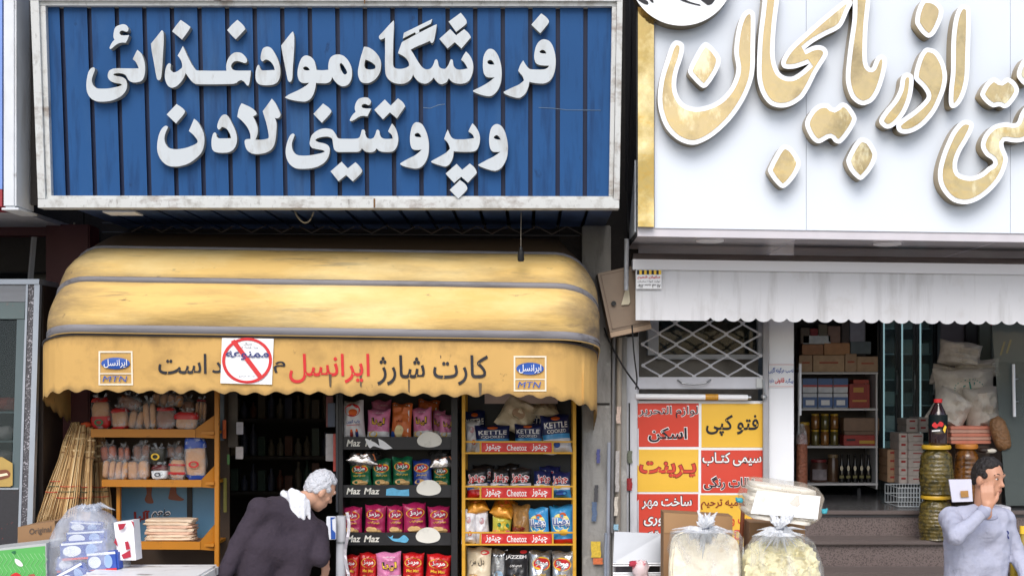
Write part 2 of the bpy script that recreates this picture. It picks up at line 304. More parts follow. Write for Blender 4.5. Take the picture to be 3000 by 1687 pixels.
bC = thing('shop_building', 'dark neighbouring shop at the left edge with red painted door frame', 'building', (-4, 10.5, 0))
dr = M('dark_red_frame', (70, 18, 24), .55)
g = G(); g.box(-12, -6.01, 10.45, 10.6, 0, 9, grey_pl); g.build('end_wall', None, bC)
g = G(); g.box(-6, -3.26, 10.45, 10.6, 2.98, 9, soot); g.build('upper_wall', None, bC)
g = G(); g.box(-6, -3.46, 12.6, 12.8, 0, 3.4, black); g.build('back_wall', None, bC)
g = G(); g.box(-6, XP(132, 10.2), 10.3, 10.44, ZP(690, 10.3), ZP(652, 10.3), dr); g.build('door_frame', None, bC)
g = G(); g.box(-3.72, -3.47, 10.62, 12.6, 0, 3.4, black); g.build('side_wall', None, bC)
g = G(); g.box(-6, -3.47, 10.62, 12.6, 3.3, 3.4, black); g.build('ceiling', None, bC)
# neighbour's sign box, its right side towards us
nb = thing('sign_box', 'white end panel of the neighbouring shop sign at the left edge', 'sign', (-4.6, 9.2, ZP(610, 9.2)))
g = G(); xs = -3.367; EPM = M('end_panel_white', (214, 218, 222), .45, dirt=[((140, 130, 120), .6, 3, (1, 2, .3), .58, .8), ((90, 70, 60), .7, 8, (1, 1, .6), .66, .75)])
g.box(XP(9, 9.06), XP(46, 9.06), 9.06, 9.4, ZP(608, 9.06), 5.4, EPM, .012); g.build('end_post', None, nb); g = G(); g.box(XP(6, 9.06), XP(56, 9.06), 9.05, 9.4, ZP(616, 9.06), ZP(609, 9.06), EPM, .003); g.build('base_ledge', None, nb)
g = G(); g.box(-5.88, XP(8, 9.1), 9.09, 9.4, ZP(555, 9.1), 5.4, M('sign_face_blue', (120, 150, 214), .4)); g.box(-5.88, XP(8, 9.1), 9.09, 9.4, ZP(606, 9.1), ZP(556, 9.1), M('sign_face_red', (150, 40, 50), .4)); g.build('face', None, nb)
g = G(); g.box(-5.9, xs+.02, 9.42, 10.44, ZP(612, 9.2), ZP(612, 9.2)+.03, M('soffit_light', (176, 174, 176), .5, var=.05, stretch=(1, 8, 1), dirt=((90, 86, 84), .5, 4, (1, 1, 1), .5, .8))); g.build('soffit', None, nb)
# ---------------------------------------------------------------- the blue sign
def dS(py): return 9.07+.13*py/610
ms = lambda x, y: P(x, y, dS(y))
S1 = thing('shop_sign', 'large blue ribbed shop sign with white raised Persian letters in a white frame', 'sign', (-1.3, 9.2, ZP(612, 9.14)))
g = G(); yt, yb = -60, 596
gx = lambda k, y: (181+80.75*k)+((199+79.7*k)-(181+80.75*k))*(y-50)/520
for k in range(-1, 20):
    l0 = gx(k, yt)+6.5 if k >= 0 else 128; l1 = gx(k, yb)+6.5 if k >= 0 else 142
    r0 = gx(k+1, yt)-6.5 if k < 19 else 1808; r1 = gx(k+1, yb)-6.5 if k < 19 else 1796
    a = [ms(l1, yb), ms(r1, yb), ms(r0, yt), ms(l0, yt)]; g.quad(*a, blue)
    if k < 19:
        n0, n1 = gx(k+1, yt), gx(k+1, yb); dv = Vector((0, .035, 0))
        bk = [ms(n1-7.5, yb)+dv, ms(n1+7.5, yb)+dv, ms(n0+7.5, yt)+dv, ms(n0-7.5, yt)+dv]
        g.quad(*bk, bluegroove); g.quad(a[1], bk[0], bk[3], a[2], bluegroove)
        l0, l1 = gx(k+1, yt)+6.5, gx(k+1, yb)+6.5; g.quad(bk[1], ms(l1, yb), ms(l0, yt), bk[2], bluegroove)
g.sm = True; g.build('ribbed_panel', None, S1)
def bar(g, q, pr, th, m):        # q: lower-left, lower-right, upper-right, upper-left in photo pixels on the sign plane
    f = [ms(x, y)+Vector((0, -pr, 0)) for x, y in q]; g.hexa(f, [p+Vector((0, th, 0)) for p in f], m)
for nm, q, q2 in (('frame_bar', [(122, 612), (1812, 614), (1812, 589), (122, 587)], [(140, 586), (1800, 588), (1800, 578), (140, 576)]),
              ('frame_bar', [(97, 10), (1822, 12), (1822, -60), (97, -60)], [(115, 22), (1808, 24), (1808, 11.5), (115, 9.5)]),
              ('frame_bar', [(122, 586), (143, 586), (124, 11), (100, 11)], [(144, 576), (157, 576), (140, 23), (125, 23)]),
              ('frame_bar', [(1796, 588), (1813, 588), (1822, 13), (1806, 13)], [(1783, 577), (1795, 577), (1805, 25), (1792, 25)])):
    g = G(); bar(g, q, .07, .12, white_al); bar(g, q2, .045, .08, white_al); g.build(nm, None, S1)
tape = M('brown_tape', (112, 80, 46), .5, var=.3, vs=20)
for q, t in (([(1098, 612), (1103, 612), (1103, 586), (1098, 586)], .004), ([(634, 10), (656, 10), (650, -20), (640, -20)], .004), ([(1070, 21), (1074, 21), (1074, -30), (1070, -30)], .003)): g = G(); bar(g, q, .074, t, tape); g.build('joint_tape', None, S1)
g = G(); zs = ZP(611, dS(611)); xl, xr = XP(225, 9.3), XP(1800, 9.3); n = 20
blue2 = M('soffit_blue', (44, 66, 104), .5, var=.2, dirt=((30, 32, 38), .6, 3, (2, 1, 1), .45, .7))
for k in range(n):
    a, b = xl+(xr-xl)*k/n, xl+(xr-xl)*(k+1)/n; g.box(a+.012, b-.012, 9.27, 10.44, zs, zs+.03, blue2)
g.box(xl, xr, 9.34, 10.445, zs+.034, zs+.06, black)  # slab added above the slats to stop light leaking through the gaps
g.build('soffit', None, S1)
g = G(); g.box(XP(300, 9.3), XP(395, 9.3), 9.3, 9.5, zs-.012, zs-.003, paper); g.build('soffit_patch', None, S1)
g = G(); g.box(xl-.3, xr+.03, 9.3, 9.33, zs+.035, 5.0, soot); g.build('backing', None, S1)
c3 = M('cracked_paint', (110, 130, 150), .7)
g = G(); g.tube([ms(1578, 316)+Vector((0, -.002, 0)), ms(1620, 318)+Vector((0, -.002, 0)), ms(1660, 323)+Vector((0, -.002, 0)), ms(1760, 324)+Vector((0, -.002, 0))], .0018, 4, c3); g.build('scratch', None, S1); g = G(); g.tube([ms(1240, 316), ms(1260, 318), ms(1285, 308), ms(1303, 306)], .003, 4, c3); g.build('scratch', None, S1)
K = 5.175
L1 = [(240, 40, ["560,180 625,165 680,185 705,235 695,270 665,278 625,262 590,265 570,295 585,325 625,335 715,330c 690,400 665,445c 610,443 555,455 500,490 455,530 430,540 418,525 435,480 465,430 495,400c 480,370 478,320 490,250 515,205"]),
 (240, 40, ["840,553c 900,610 945,720 958,830 945,950 905,1020 830,1045 760,1042 710,1015 685,975 655,930 600,910 540,905 490,915 480,930 500,945 560,955 620,970 660,1000 680,1050 685,1100 665,1170 610,1240 530,1290 430,1325 320,1337 220,1330 140,1290 90,1220 68,1130 72,1010 95,900 125,845 160,820 190,825 195,860 170,930 150,1000 155,1050 180,1100 230,1135 310,1142 420,1135 520,1115 590,1095 605,1080c 580,1065 520,1055 450,1035 410,1000 392,960 395,910 420,865 470,840 540,832 650,833 780,835 862,832c 840,780 810,730 770,695c 800,630"]),
 (240, 40, ["1215,258 1235,290 1240,400 1230,600 1215,850 1195,985 1165,1012 1140,995 1125,940 1090,740 1060,580 1046,460c 1120,370 1195,275"]),
 (480, 40, ["255,100c 330,150 380,190 400,215 340,310 275,395c 200,335 125,272c 185,185"]), (480, 40, ["1115,98c 1175,150 1215,195 1235,240c 1160,320 1090,393c 1020,325 960,255c 1030,175"]),
 (480, 40, ["288,495c 315,550 360,650 420,765 475,845 505,865 600,868 750,870 950,870c 945,800 960,720 1000,650 1060,600 1120,590 1180,605 1235,655 1262,710 1250,745 1220,752 1170,735 1110,722 1060,735 1025,775 1020,810 1045,850 1090,865 1150,868 1320,868c 1310,970 1290,1075 1270,1095 1250,1080 1215,1035 1170,1012 1130,1028 1095,1055 1040,1068 900,1073 700,1075 520,1073 460,1060 410,1015 365,955 330,905c 300,980 250,1050 190,1105 130,1125 75,1108 35,1050 15,970 20,880 40,800 75,757 103,770 100,830 110,865 150,893 200,880 250,845 278,810 270,740 240,680 208,640c 250,570"]),
 (740, 40, ["160,530 220,505 285,530 345,620 395,730 420,850 415,950 385,1030 320,1075 230,1090 130,1083 75,1055 48,1000 45,900 60,825 80,785 100,785 115,830 140,862 200,865 335,858c 320,800 280,740 230,705 195,700 155,727 130,710 122,665 135,590"]),
 (740, 40, ["600,283 620,300 632,380 628,560 610,820 600,990 570,1038 540,1020 520,950 470,700 432,490c 510,390"]),
 (740, 40, ["820,638 890,665 940,730 970,858c 1060,862 1148,855c 1148,780 1170,690 1220,640 1300,622 1380,645 1450,715 1495,810 1508,900 1495,1000 1450,1075 1380,1105 1310,1085 1250,1030 1205,965c 1185,1020 1150,1048 1090,1060 960,1055c 950,1130 920,1230 870,1300 800,1335 700,1330 580,1308 500,1280 500,1265 560,1225 680,1170 790,1110 862,1052c 780,1055 720,1035 690,980 680,900 695,800 725,710 765,655", "765,825 800,805 840,820 868,860c 830,865 785,858", "1320,775 1345,757 1380,790 1425,870 1430,905 1400,928 1370,905 1335,840"]),
 (1020, 20, ["240,608c 310,620 390,670 460,750 495,840 495,940 465,1030 400,1110 320,1155 250,1160 190,1135 155,1060 148,980 165,880 190,770 215,690", "262,803c 330,830 400,880 413,920 395,945 330,955 275,945 248,910 248,860"]),
 (1020, 20, ["690,210c 694,300 685,500 680,700 680,850 690,910 730,940 800,945 870,930 915,905 925,880 905,820 850,760 755,708c 785,620 815,540c 1070,402 1320,278 1340,300 1325,400 1300,520 1270,553 1250,540 1240,520c 1150,560 1040,605 945,655c 985,710 1050,820 1110,905 1160,945 1210,952 1260,930 1295,870 1315,815 1340,800 1360,830 1370,890 1400,930 1450,945 1482,935 1522,880 1547,815 1567,800 1587,820 1597,890 1632,940 1692,957 1812,940c 1787,890 1757,845 1712,805c 1747,740 1787,680c 1842,740 1882,820 1897,910 1882,1020 1842,1110 1782,1155 1702,1170 1622,1160 1562,1130 1527,1085c 1492,1145 1442,1170 1412,1178 1362,1155 1317,1105 1297,1075c 1250,1130 1190,1165 1130,1165 1060,1130 1010,1075 985,1030c 950,1100 880,1155 780,1172 680,1150 610,1100 570,1030 558,900 560,700 558,470c 530,490 490,500 468,475 475,440 540,370 620,280"]),
 (1020, 20, ["845,400c 1275,190c 1252,262c 1075,352c 1078,392c 1026,420c 1015,388c 828,485c"]),
 (1260, 20, ["465,95c 510,150 545,200 555,240 530,280 395,385c 280,230c"]), (1260, 20, ["305,343c 395,437c 515,343c 580,400 620,465c 475,635c 375,540c 265,635c 140,490c"]),
 (1260, 20, ["910,640 970,660 1030,740 1070,860 1085,980 1078,1120 1045,1230 990,1310 910,1358 800,1345 700,1310 650,1280 680,1260 780,1210 890,1145 980,1072c 900,1075 850,1060 815,1010 800,920 805,790 830,710 865,660", "870,830 910,808 950,830 975,878c 920,880 880,865"]),
 (1260, 20, ["1685,105c 1760,160 1795,205 1800,235 1770,285 1670,405c 1535,275c"]),
 (1260, 20, ["1740,498 1810,525 1860,600 1895,720 1905,850 1890,980 1850,1080 1800,1135 1720,1165 1600,1160 1505,1140c 1490,1220 1450,1310 1400,1360 1340,1385 1240,1365 1150,1330 1115,1300 1140,1280 1250,1225 1350,1180 1425,1120c 1405,1060 1370,1015 1335,975c 1365,890 1412,815c 1450,880 1490,930 1530,950 1620,955 1720,952 1780,930 1805,895c 1740,895 1660,885 1610,860 1585,810 1578,740 1600,620 1640,545 1690,505", "1660,680 1700,655 1740,670 1765,712c 1710,712 1670,700"]),
 (440, 280, ["400,130c 480,185 510,215 525,255 480,320 390,425c 250,290c"]),
 (440, 280, ["665,353c 720,400 780,500 815,600 820,720 790,840 720,930 600,1020 480,1065 360,1078 250,1055 160,970 110,850 108,720 135,590 180,500 230,462 265,470 265,495c 235,560 215,640 225,710 265,780 330,810 420,815 540,795 640,760 705,725 718,690 690,640 640,585 585,540c 625,450"]),
 (440, 280, ["1130,290 1180,315 1240,420 1290,530 1315,640 1305,740 1260,820 1190,860 1090,870 1000,860 950,830 930,760 932,660 955,580 985,562 1005,590 1010,625 1045,650 1120,652 1225,650c 1210,590 1170,520 1120,485 1090,480 1045,517 1020,495 1018,450 1045,370 1085,310"]),
 (440, 280, ["1385,120c 1480,160 1560,205 1605,255 1610,290 1560,320c 1600,400 1630,500 1625,590 1595,670c 1680,672 1760,660 1795,640 1790,560 1760,420 1705,240c 1780,140 1845,50c 1900,120 1950,220 1975,290 1960,330 1925,350 1890,340c 1915,420 1912,560 1890,720 1845,810 1760,865 1640,888 1540,878 1470,830 1440,760 1432,690 1460,665 1520,660c 1515,580 1470,480 1400,395 1320,325c 1345,200"]),
 (820, 280, ["655,123c 740,185 770,220 778,250 735,310 635,415c 508,282c"]),
 (820, 280, ["1230,40 1295,30 1345,42 1380,85 1370,130 1340,148 1300,130 1260,135 1238,160 1255,188 1300,198 1385,200c 1355,260 1325,318c 1260,310 1200,325 1130,370 1080,390 1060,375 1080,330 1110,285 1150,250c 1135,210 1140,150 1165,90 1195,55"]),
 (820, 280, ["1590,62c 1680,155c 1790,45c 1865,105 1900,165c 1775,348c 1668,258c 1562,362c 1430,220c"]),
 (820, 280, ["1700,425c 1750,490 1785,590 1795,680 1775,770 1735,830 1680,855 1560,855 1500,835 1465,800c 1440,840 1400,860 1355,862 1300,850 1265,825 1243,800c 1215,840 1170,855 1040,857 900,857 850,845 820,810 808,750 795,670 770,640 720,625 640,630 570,650 543,670 545,690 590,710 660,725 720,750 750,790 755,850 735,930 680,1010 590,1070 470,1105 320,1112 220,1095 140,1030 95,930 88,820 110,710 150,615 190,580 220,590 215,625c 190,690 180,760 200,840 250,895 320,912 440,910 560,890 640,870 682,850c 650,830 570,815 490,795 455,750 455,690 480,610 540,550 620,510 710,500 790,520 835,570 870,635 905,655 1000,658 1140,657 1200,640 1225,590 1240,530 1265,518 1288,535 1295,590 1320,640 1370,660 1420,640 1450,580 1465,530 1488,520 1507,540 1518,600 1550,645 1610,660 1710,655c 1695,600 1640,545c 1670,480"]),
 (820, 280, ["935,1005c 1030,1105c 1145,1012c 1205,1070 1245,1140 1220,1190 1105,1302c 1003,1205c 888,1300c 768,1150c"]),
 (1160, 320, ["325,200 390,225 445,310 485,430 500,560 490,690 450,800 390,870 320,900 230,893 120,865 65,835 85,810 190,750 290,700 395,615c 310,620 255,608 225,560 212,460 225,330 250,250 285,210", "285,385 325,360 365,385 385,425c 330,425 290,412"]),
 (1160, 320, ["1160,215c 1210,270 1255,350 1275,450 1255,560 1215,625 1150,645 1000,648 875,640c 865,730 830,810 780,860 730,868 640,845 560,815 533,797 560,775 670,715 760,660 820,600c 800,540 770,490 730,455c 755,380 785,310c 815,380 845,430 890,455 980,460 1080,455 1185,440c 1160,385 1098,340c 1130,270"]),
 (1160, 320, ["920,830c 1005,920c 1120,825c 1190,885 1220,945 1215,980 1090,1115c 990,1025c 882,1118c 752,978c"]), (1160, 320, ["970,1075c 1045,1130 1080,1190 1060,1240 945,1358c 815,1225c"]),
 (1160, 320, ["1540,228 1600,260 1650,340 1685,460 1697,580 1685,720 1640,830 1580,905 1500,935 1400,915 1300,880 1248,850 1270,830 1380,770 1480,720 1585,648c 1500,650 1455,635 1425,580 1412,470 1425,350 1450,280 1490,240", "1485,425 1520,395 1560,415 1590,465c 1540,462 1500,450"])]
ml = lambda x, y: P(x, y, dS(y)-.06)
for ox, oy, loops in L1:
    g = G(); g.sm = True; g.poly([smooth_loop(t, K, ox, oy) for t in loops], ml, 0, letterw, .058, letterside); g.build('letter', None, S1)
# ---------------------------------------------------------------- the white and gold sign
D2 = 9.3; m2 = lambda x, y: P(x, y, D2)
S2 = thing('shop_sign', 'white shop sign with big gold mirrored Persian letters edged in opal white', 'sign', (2.3, 9.4, ZP(690, 9.3)))
g = G(); xs = [1917, 2362, 2960, 3420]
for a, b in zip(xs, xs[1:]):
    f = [P(a+.6, 668+(a-1917)*.0148, D2), P(b-.6, 668+(b-1917)*.0148, D2), P(b-.6, -420, D2), P(a+.6, -420, D2)]; g.hexa(f, [p+Vector((0, .05, 0)) for p in f], panelw)
g.build('face_panel', None, S2)
g = G(); f = [P(1869, 664, 9.26), P(1916, 665, 9.26), P(1916, -420, 9.26), P(1869, -420, 9.26)]; g.hexa(f, [p+Vector((0, .08, 0)) for p in f], M('gold_strip', (164, 142, 90), .1, metal=1, var=.25, vs=2, bump=.7, bs=3, dirt=((232, 214, 166), .8, 1.7, (1, 1, 1), .5, .66))); g.build('gold_strip', None, S2)  # pale patches on the strip are reflections painted into its colour
g = G(); f = [P(1868, 692, 9.31), P(3420, 716, 9.31), P(3420, 691.5, 9.31), P(1868, 666, 9.31)]; g.hexa(f, [p+Vector((0, .05, 0)) for p in f], M('fascia_lip', (204, 200, 206), .3)); g.build('fascia_lip', None, S2)
xa, xb = XP(1868, 9.3), XP(3420, 9.3); za, zb = ZP(690, 9.33), ZP(714, 9.33)
g = G(); ds = [9.36, 10.78]; n = 4
jx = [xa, XP(2335, 9.38), XP(2920, 9.38), xb]
for i in range(3):
    p, q = jx[i]+.004, jx[i+1]-.004; zp, zq = za+(zb-za)*(p-xa)/(xb-xa), za+(zb-za)*(q-xa)/(xb-xa)
    g.hexa([(p, 9.365, zp), (q, 9.365, zq), (q, 9.365, zq+.02), (p, 9.365, zp+.02)], [(p, 10.76, zp), (q, 10.76, zq), (q, 10.76, zq+.02), (p, 10.76, zp+.02)], lav)
g.build('soffit', None, S2)
g = G(); g.box(xa-.004, xa+.03, 9.345, 10.76, za+.001, 6.2, M('return_panel', (46, 50, 58), .25, metal=.3)); g.build('side_return', None, S2)
g = G(); f = [(xa-.012, 9.4, za+.03), (xa-.012, 9.9, za+.03), (xa-.012, 9.9, za+.1), (xa-.012, 9.4, za+.5)]; g.hexa(f, [Vector(q)+Vector((.007, 0, 0)) for q in f], M('return_trim', (196, 204, 214), .3)); g.build('return_trim', None, S2)
for px, py in ((2080, 703), (2600, 712)):
    zl = za+(zb-za)*(XP(px, 9.6)-xa)/(xb-xa); d = (zl-CZ)*FPX/(HY-py); g = G()
    g.lathe([(.0, -.018), (.07, -.018), (.092, -.012), (.092, -.001), (0, -.001)], (XP(px, d), d, zl), 28, M('downlight_white', (232, 230, 230), .4)); g.build('downlight', None, S2, True)
K2 = 1.9067
L2 = ["350,228 380,240 390,270 378,330 355,400 345,470 355,530 390,580 450,600 520,590 590,555 640,500 670,440 682,380 670,300 675,220 690,140 715,80 750,55 780,70 787,110 785,250 783,380 765,470 720,570 650,670 560,755 480,800 420,808 350,780 290,720 255,640 242,550 255,440 285,340 310,265 330,235",
 "510,238 545,260 585,310 593,345 575,400 530,470 500,492 470,475 420,420 413,390 440,330 480,260",
 "835,-70c 822,60 805,200 797,350 800,450 825,530 870,585 930,602 990,590 1050,550 1090,490 1130,410 1180,330 1192,295 1175,265 1140,254 1100,262 1055,285c 1110,240 1180,200 1250,165 1280,130 1310,60 1330,20 1315,-2 1280,5 1240,35 1150,110 1060,190 985,260 945,315 932,355 950,383 1010,383 1092,355c 1040,402 990,430 940,420 910,380 895,300 902,150 920,0 925,-70c",
 "1332,-70c 1330,100 1310,250 1294,400 1298,480 1325,550 1370,585 1410,585 1450,560 1485,500 1510,420 1522,350 1515,320 1490,308 1465,320 1450,350 1440,375 1430,380 1415,360 1410,300 1415,150 1430,0 1432,-70c",
 "1720,0 1770,-5 1815,20 1837,60 1825,120 1790,190 1755,212 1720,190 1690,150 1680,120 1690,60",
 "1950,28 1985,45 1990,120 1985,300 1980,430 1960,520 1930,580 1895,605 1870,585 1870,500 1880,400 1882,250 1890,150 1905,80 1925,40",
 "1640,408 1668,425 1670,480 1655,560 1620,640 1570,700 1525,720 1490,700 1480,670 1510,620 1560,560 1590,500 1600,440 1615,415",
 "1755,268 1800,285 1840,345 1858,420 1850,490 1825,560 1790,630 1730,700 1670,738 1620,748 1585,735 1575,700 1600,670 1670,620 1725,570 1745,535 1720,490 1680,450 1674,420 1684,370 1705,310 1730,275",
 "1170,578 1200,585 1228,605 1270,575 1310,590 1350,650 1345,690 1310,750 1265,800 1230,795 1205,772 1150,800 1115,790 1085,750 1065,690 1090,630 1130,590",
 "950,810 990,825 1030,880 1040,920 1015,980 970,1035 935,1050 895,1015 860,960 865,930 890,880 920,830",
 "1385,770 1425,785 1460,840 1465,880 1440,940 1395,995 1365,1003 1320,960 1297,910 1300,880 1330,820 1360,780",
 "2115,435 2145,445 2160,455 2195,435 2235,455 2260,500 2245,545 2205,595 2175,605 2150,595 2115,600 2080,580 2050,545 2045,520 2075,465",
 "1975,672 2005,690 2000,730 1970,790 1935,850 1915,910 1920,960 1950,980 2000,985 2050,965 2085,935 2115,915 2110,895 2075,870 2050,830 2050,790 2075,740 2120,700 2180,685 2230,690 2250,680 2265,640 2290,600 2330,570 2420,560 2440,660 2430,760 2330,775 2270,795 2220,795 2180,790 2175,820 2195,870 2195,910 2165,990 2110,1060 2040,1115 1970,1140 1900,1130 1850,1090 1815,1030 1808,960 1825,880 1855,800 1890,730 1935,680",
 "2290,325 2330,320 2370,360 2380,400 2350,450 2300,478 2265,455 2248,420 2260,370"]
mg = lambda x, y: P(x, y, D2-.11)
for t in L2:
    lp = smooth_loop(t, K2, 1800, 0); g = G(); g.sm = True; g.poly([lp], mg, 0, ledw, .11, goldside); o = g.build('letter', None, S2)
    ins = inset(lp, 13.5)
    if len(ins) > 6: g = G(); g.sm = True; g.poly([ins], mg, .003, gold); g.build('mirror_face', None, o)
g = G(); cc = [(1997+154*math.cos(a*math.pi/40), -78+154*math.sin(a*math.pi/40)) for a in range(80)]; g.poly([cc], lambda x, y: P(x, y, D2-.12), 0, ledw, .12, goldside); md = g.build('medallion', None, S2)
g = G()
for t in ("110,-30 140,-10 180,5 190,22 180,28 160,20 130,0", "200,-20 215,0 218,18 205,12 190,-10", "300,-60 420,-60 560,-70 575,-30 555,10 540,26 520,30 500,15 470,-5 440,-8 400,-10 370,-25", "345,-30 400,2 440,18 478,28 476,34 430,24 380,8 340,-18"):
    g.poly([smooth_loop(t, K2, 1800, 0)], lambda x, y: P(x, y, D2-.12), .004, ink)
g.build('emblem', None, md)
# ---------------------------------------------------------------- yellow awning
A1 = thing('awning', 'dirty yellow folding shop awning with dark seams and a printed scalloped valance', 'awning', (-1.3, 9.8, 2.1))
AXL, APD, APZ = -3.1, 10.42, 2.25
def apath(dF, xr, r, nf=30, AXL=-3.1):
    q = []
    for k in range(4): q.append((AXL, APD+(dF+r-APD)*k/4))
    for k in range(9): a = math.pi/2*k/8; q.append((AXL+r-r*math.cos(a), dF+r-r*math.sin(a)))
    for k in range(1, nf): q.append((AXL+r+(xr-AXL-2*r)*k/nf, dF))
    for k in range(9): a = math.pi/2*k/8; q.append((xr-r+r*math.sin(a), dF+r-r*math.cos(a)))
    for k in range(3, -1, -1): q.append((xr, APD+(dF+r-APD)*k/4))
    return q
def arow(dF, zF, xr, xl, sag=0, wob=0):
    r = min(.29, (APD-dF)*.8); out = []
    for x, d in apath(dF, xr, r, 30, xl):
        f = (APD-d)/(APD-dF); z = APZ+(zF-.0145*(x-AXL)-APZ)*f
        cw = max(0, min(1, (x-.0)/.4))+max(0, min(1, (-2.75-x)/.4)); n = noise.noise(Vector((x*1.7, z*4, dF*3)))*wob*1.2+cw*wob*.9*(abs(noise.noise(Vector((x*9, z*7+x*5, dF*6))))-.25)+wob*.25*noise.noise(Vector((x*4, z*14-x*3, dF)))
        out.append(Vector((x, d+sag*f+n*f, z-sag*.5*f+n*.4*f)))
    return out
HO = [(10.12, 3.236, .40, -3.1), (9.65, 3.089, .455, -3.165), (9.41, 2.856, .462, -3.19), (9.30, 2.532, .462, -3.215)]
for i in range(3):
    (d0, z0, x0, w0), (d1, z1, x1, w1) = HO[i], HO[i+1]; rows = []; n = 14
    for k in range(n+1):
        t = k/n; b = math.sin(math.pi*t)
        rows.append(arow(d0+(d1-d0)*t-(.05*b if i else 0), z0+(z1-z0)*t+(.03*b), x0+(x1-x0)*t, w0+(w1-w0)*t, .0, .05*b))
    m = len(rows[0]); g = G(); g.sm = True
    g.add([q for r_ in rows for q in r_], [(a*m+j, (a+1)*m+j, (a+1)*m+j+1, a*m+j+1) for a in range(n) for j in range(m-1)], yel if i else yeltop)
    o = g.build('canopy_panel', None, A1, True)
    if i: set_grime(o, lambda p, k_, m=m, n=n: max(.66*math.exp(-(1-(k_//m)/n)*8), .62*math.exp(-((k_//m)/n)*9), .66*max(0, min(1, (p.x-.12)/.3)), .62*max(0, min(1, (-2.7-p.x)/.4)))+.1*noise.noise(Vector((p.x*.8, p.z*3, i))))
for i, (d, z, x, w) in enumerate(HO):
    if not i: continue
    g = G(); pts = [q+Vector((0, -.004, .012)) for q in arow(d, z, x, w)]; hh = (.0, .012, .022, .026)[i]
    g.rings([[q+Vector((0, .014*math.cos(a)-.006, hh*math.sin(a)-.012)) for a in [j*math.pi/5 for j in range(10)]] for q in pts], seam_m, False); g.build('hoop_seam', None, A1, True)
    g = G(); g.tube([q+Vector((0, -.014, -.012)) for q in pts], .0045, 6, M('dark_piping', (64, 62, 68), .6)); g.tube([q+Vector((0, -.004, -.04)) for q in pts], .005, 6, M('seam_fold', (196, 164, 104), .6)); g.build('piping', None, A1, True)
VD, VZ = 9.315, 2.488
def vwave(x, z): return (.016*math.sin(x*4.3+.6)+.008*math.sin(x*11+z*5)+.004*math.sin(x*23))*min(1, max(.15, (VZ-z)/.3))
vp = apath(VD, .45, .36, 60, -3.27); cum = [0]
for a, b in zip(vp, vp[1:]): cum.append(cum[-1]+math.hypot(b[0]-a[0], b[1]-a[1]))
fine = []
for a, b, l in zip(vp, vp[1:], cum):
    L = math.hypot(b[0]-a[0], b[1]-a[1]); k = max(1, round(L/.012))
    fine += [(a[0]+(b[0]-a[0])*j/k, a[1]+(b[1]-a[1])*j/k, l+L*j/k) for j in range(k)]
rows = []; nv = 10
for i in range(nv+1):
    row = []
    for x, d, l in fine:
        f = (APD-d)/(APD-VD); zt = APZ-.06+(VZ-.0145*(x-AXL)-APZ+.06)*f
        ln = .363+(.011+.005*noise.noise(Vector((l*2.3, 1, 4))))*math.sin(l*2*math.pi/.137+.5*noise.noise(Vector((l*1.7, 7, 2))))-.01*(x-AXL)/3.5+.008*noise.noise(Vector((l*3.1, 3, 3)))+.003*noise.noise(Vector((l*40, 3, 3)))
        if x > .1: ln += .045*(x-.1)/.35
        z = zt-ln*i/nv; row.append(Vector((x, d+vwave(x, z)*(1 if f > .9 else .3), z)))
    rows.append(row)
m = len(rows[0]); g = G(); g.sm = True
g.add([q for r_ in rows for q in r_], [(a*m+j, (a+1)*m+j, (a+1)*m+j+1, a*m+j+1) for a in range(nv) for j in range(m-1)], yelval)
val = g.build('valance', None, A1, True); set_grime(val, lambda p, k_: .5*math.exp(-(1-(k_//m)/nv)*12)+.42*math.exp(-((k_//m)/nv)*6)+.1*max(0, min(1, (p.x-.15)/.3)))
g = G(); pts = [q+Vector((0, -.008, .006)) for q in rows[0][::6]]; g.tube(pts, .008, 6, M('dark_seam', (62, 60, 64), .6)); g.build('valance_seam', None, A1, True)
def mv(x, y): q = P(x, y, VD); q.y += vwave(q.x, q.z)-.004; return q
g = G(); g.sm = True
g.text('کارت شارژ', 1105, 1430, 1040, 1128, mv, .002, ink, .012); g.text('م', 803, 836, 1058, 1092, mv, .002, ink, .012); g.text('د', 622, 652, 1060, 1092, mv, .002, ink, .012); g.text('است', 464, 606, 1036, 1096, mv, .002, ink, .012)
g.text('ایرانسل', 847, 1083, 1036, 1122, mv, .002, red_ink, .012); g.build('lettering', None, val)
wf = M('faded_white_ink', (232, 222, 200), .6); ir = [(0, 1), (1, 0)]
for x0, x1, y0, y1 in ((289, 388, 1028, 1128), (1505, 1601, 1042, 1146)):
    g = G(); g.sm = True; w = x1-x0; h = y1-y0; ym = y0+h*.66; t = w*.05
    for a in ((x0, x1, y0, y0+t), (x0, x1, y1-t, y1), (x0, x0+t, y0+t, y1-t), (x1-t, x1, y0+t, y1-t), (x0+t, x1-t, ym-t*.35, ym+t*.35)):
        n = 6; g.add([mv(a[0]+(a[1]-a[0])*k/n, yy)-Vector((0, .002, 0)) for yy in (a[2], a[3]) for k in range(n+1)], [(k, k+n+1, k+n+2, k+1) for k in range(n)], wf)
    cx, cy = (x0+x1)/2, y0+h*.36
    g.poly([[(cx+w*.42*math.cos(a*math.pi/16), cy+h*.17*math.sin(a*math.pi/16)) for a in range(32)]], mv, .006, blue_ink)
    g.text('ایرانسل', cx-w*.34, cx+w*.34, cy-h*.12, cy+h*.13, mv, .012, white_ink, .008)
    sl_ = lambda x, y: mv(x+(ym+h*.2-y)*.25, y)
    g.text('MTN', x0+w*.13, x1-w*.2, ym+h*.07, y1-h*.1, sl_, .008, blue_ink, .001); g.build('printed_logo', None, val)
st = M('valance_stain', (96, 82, 62), .7)
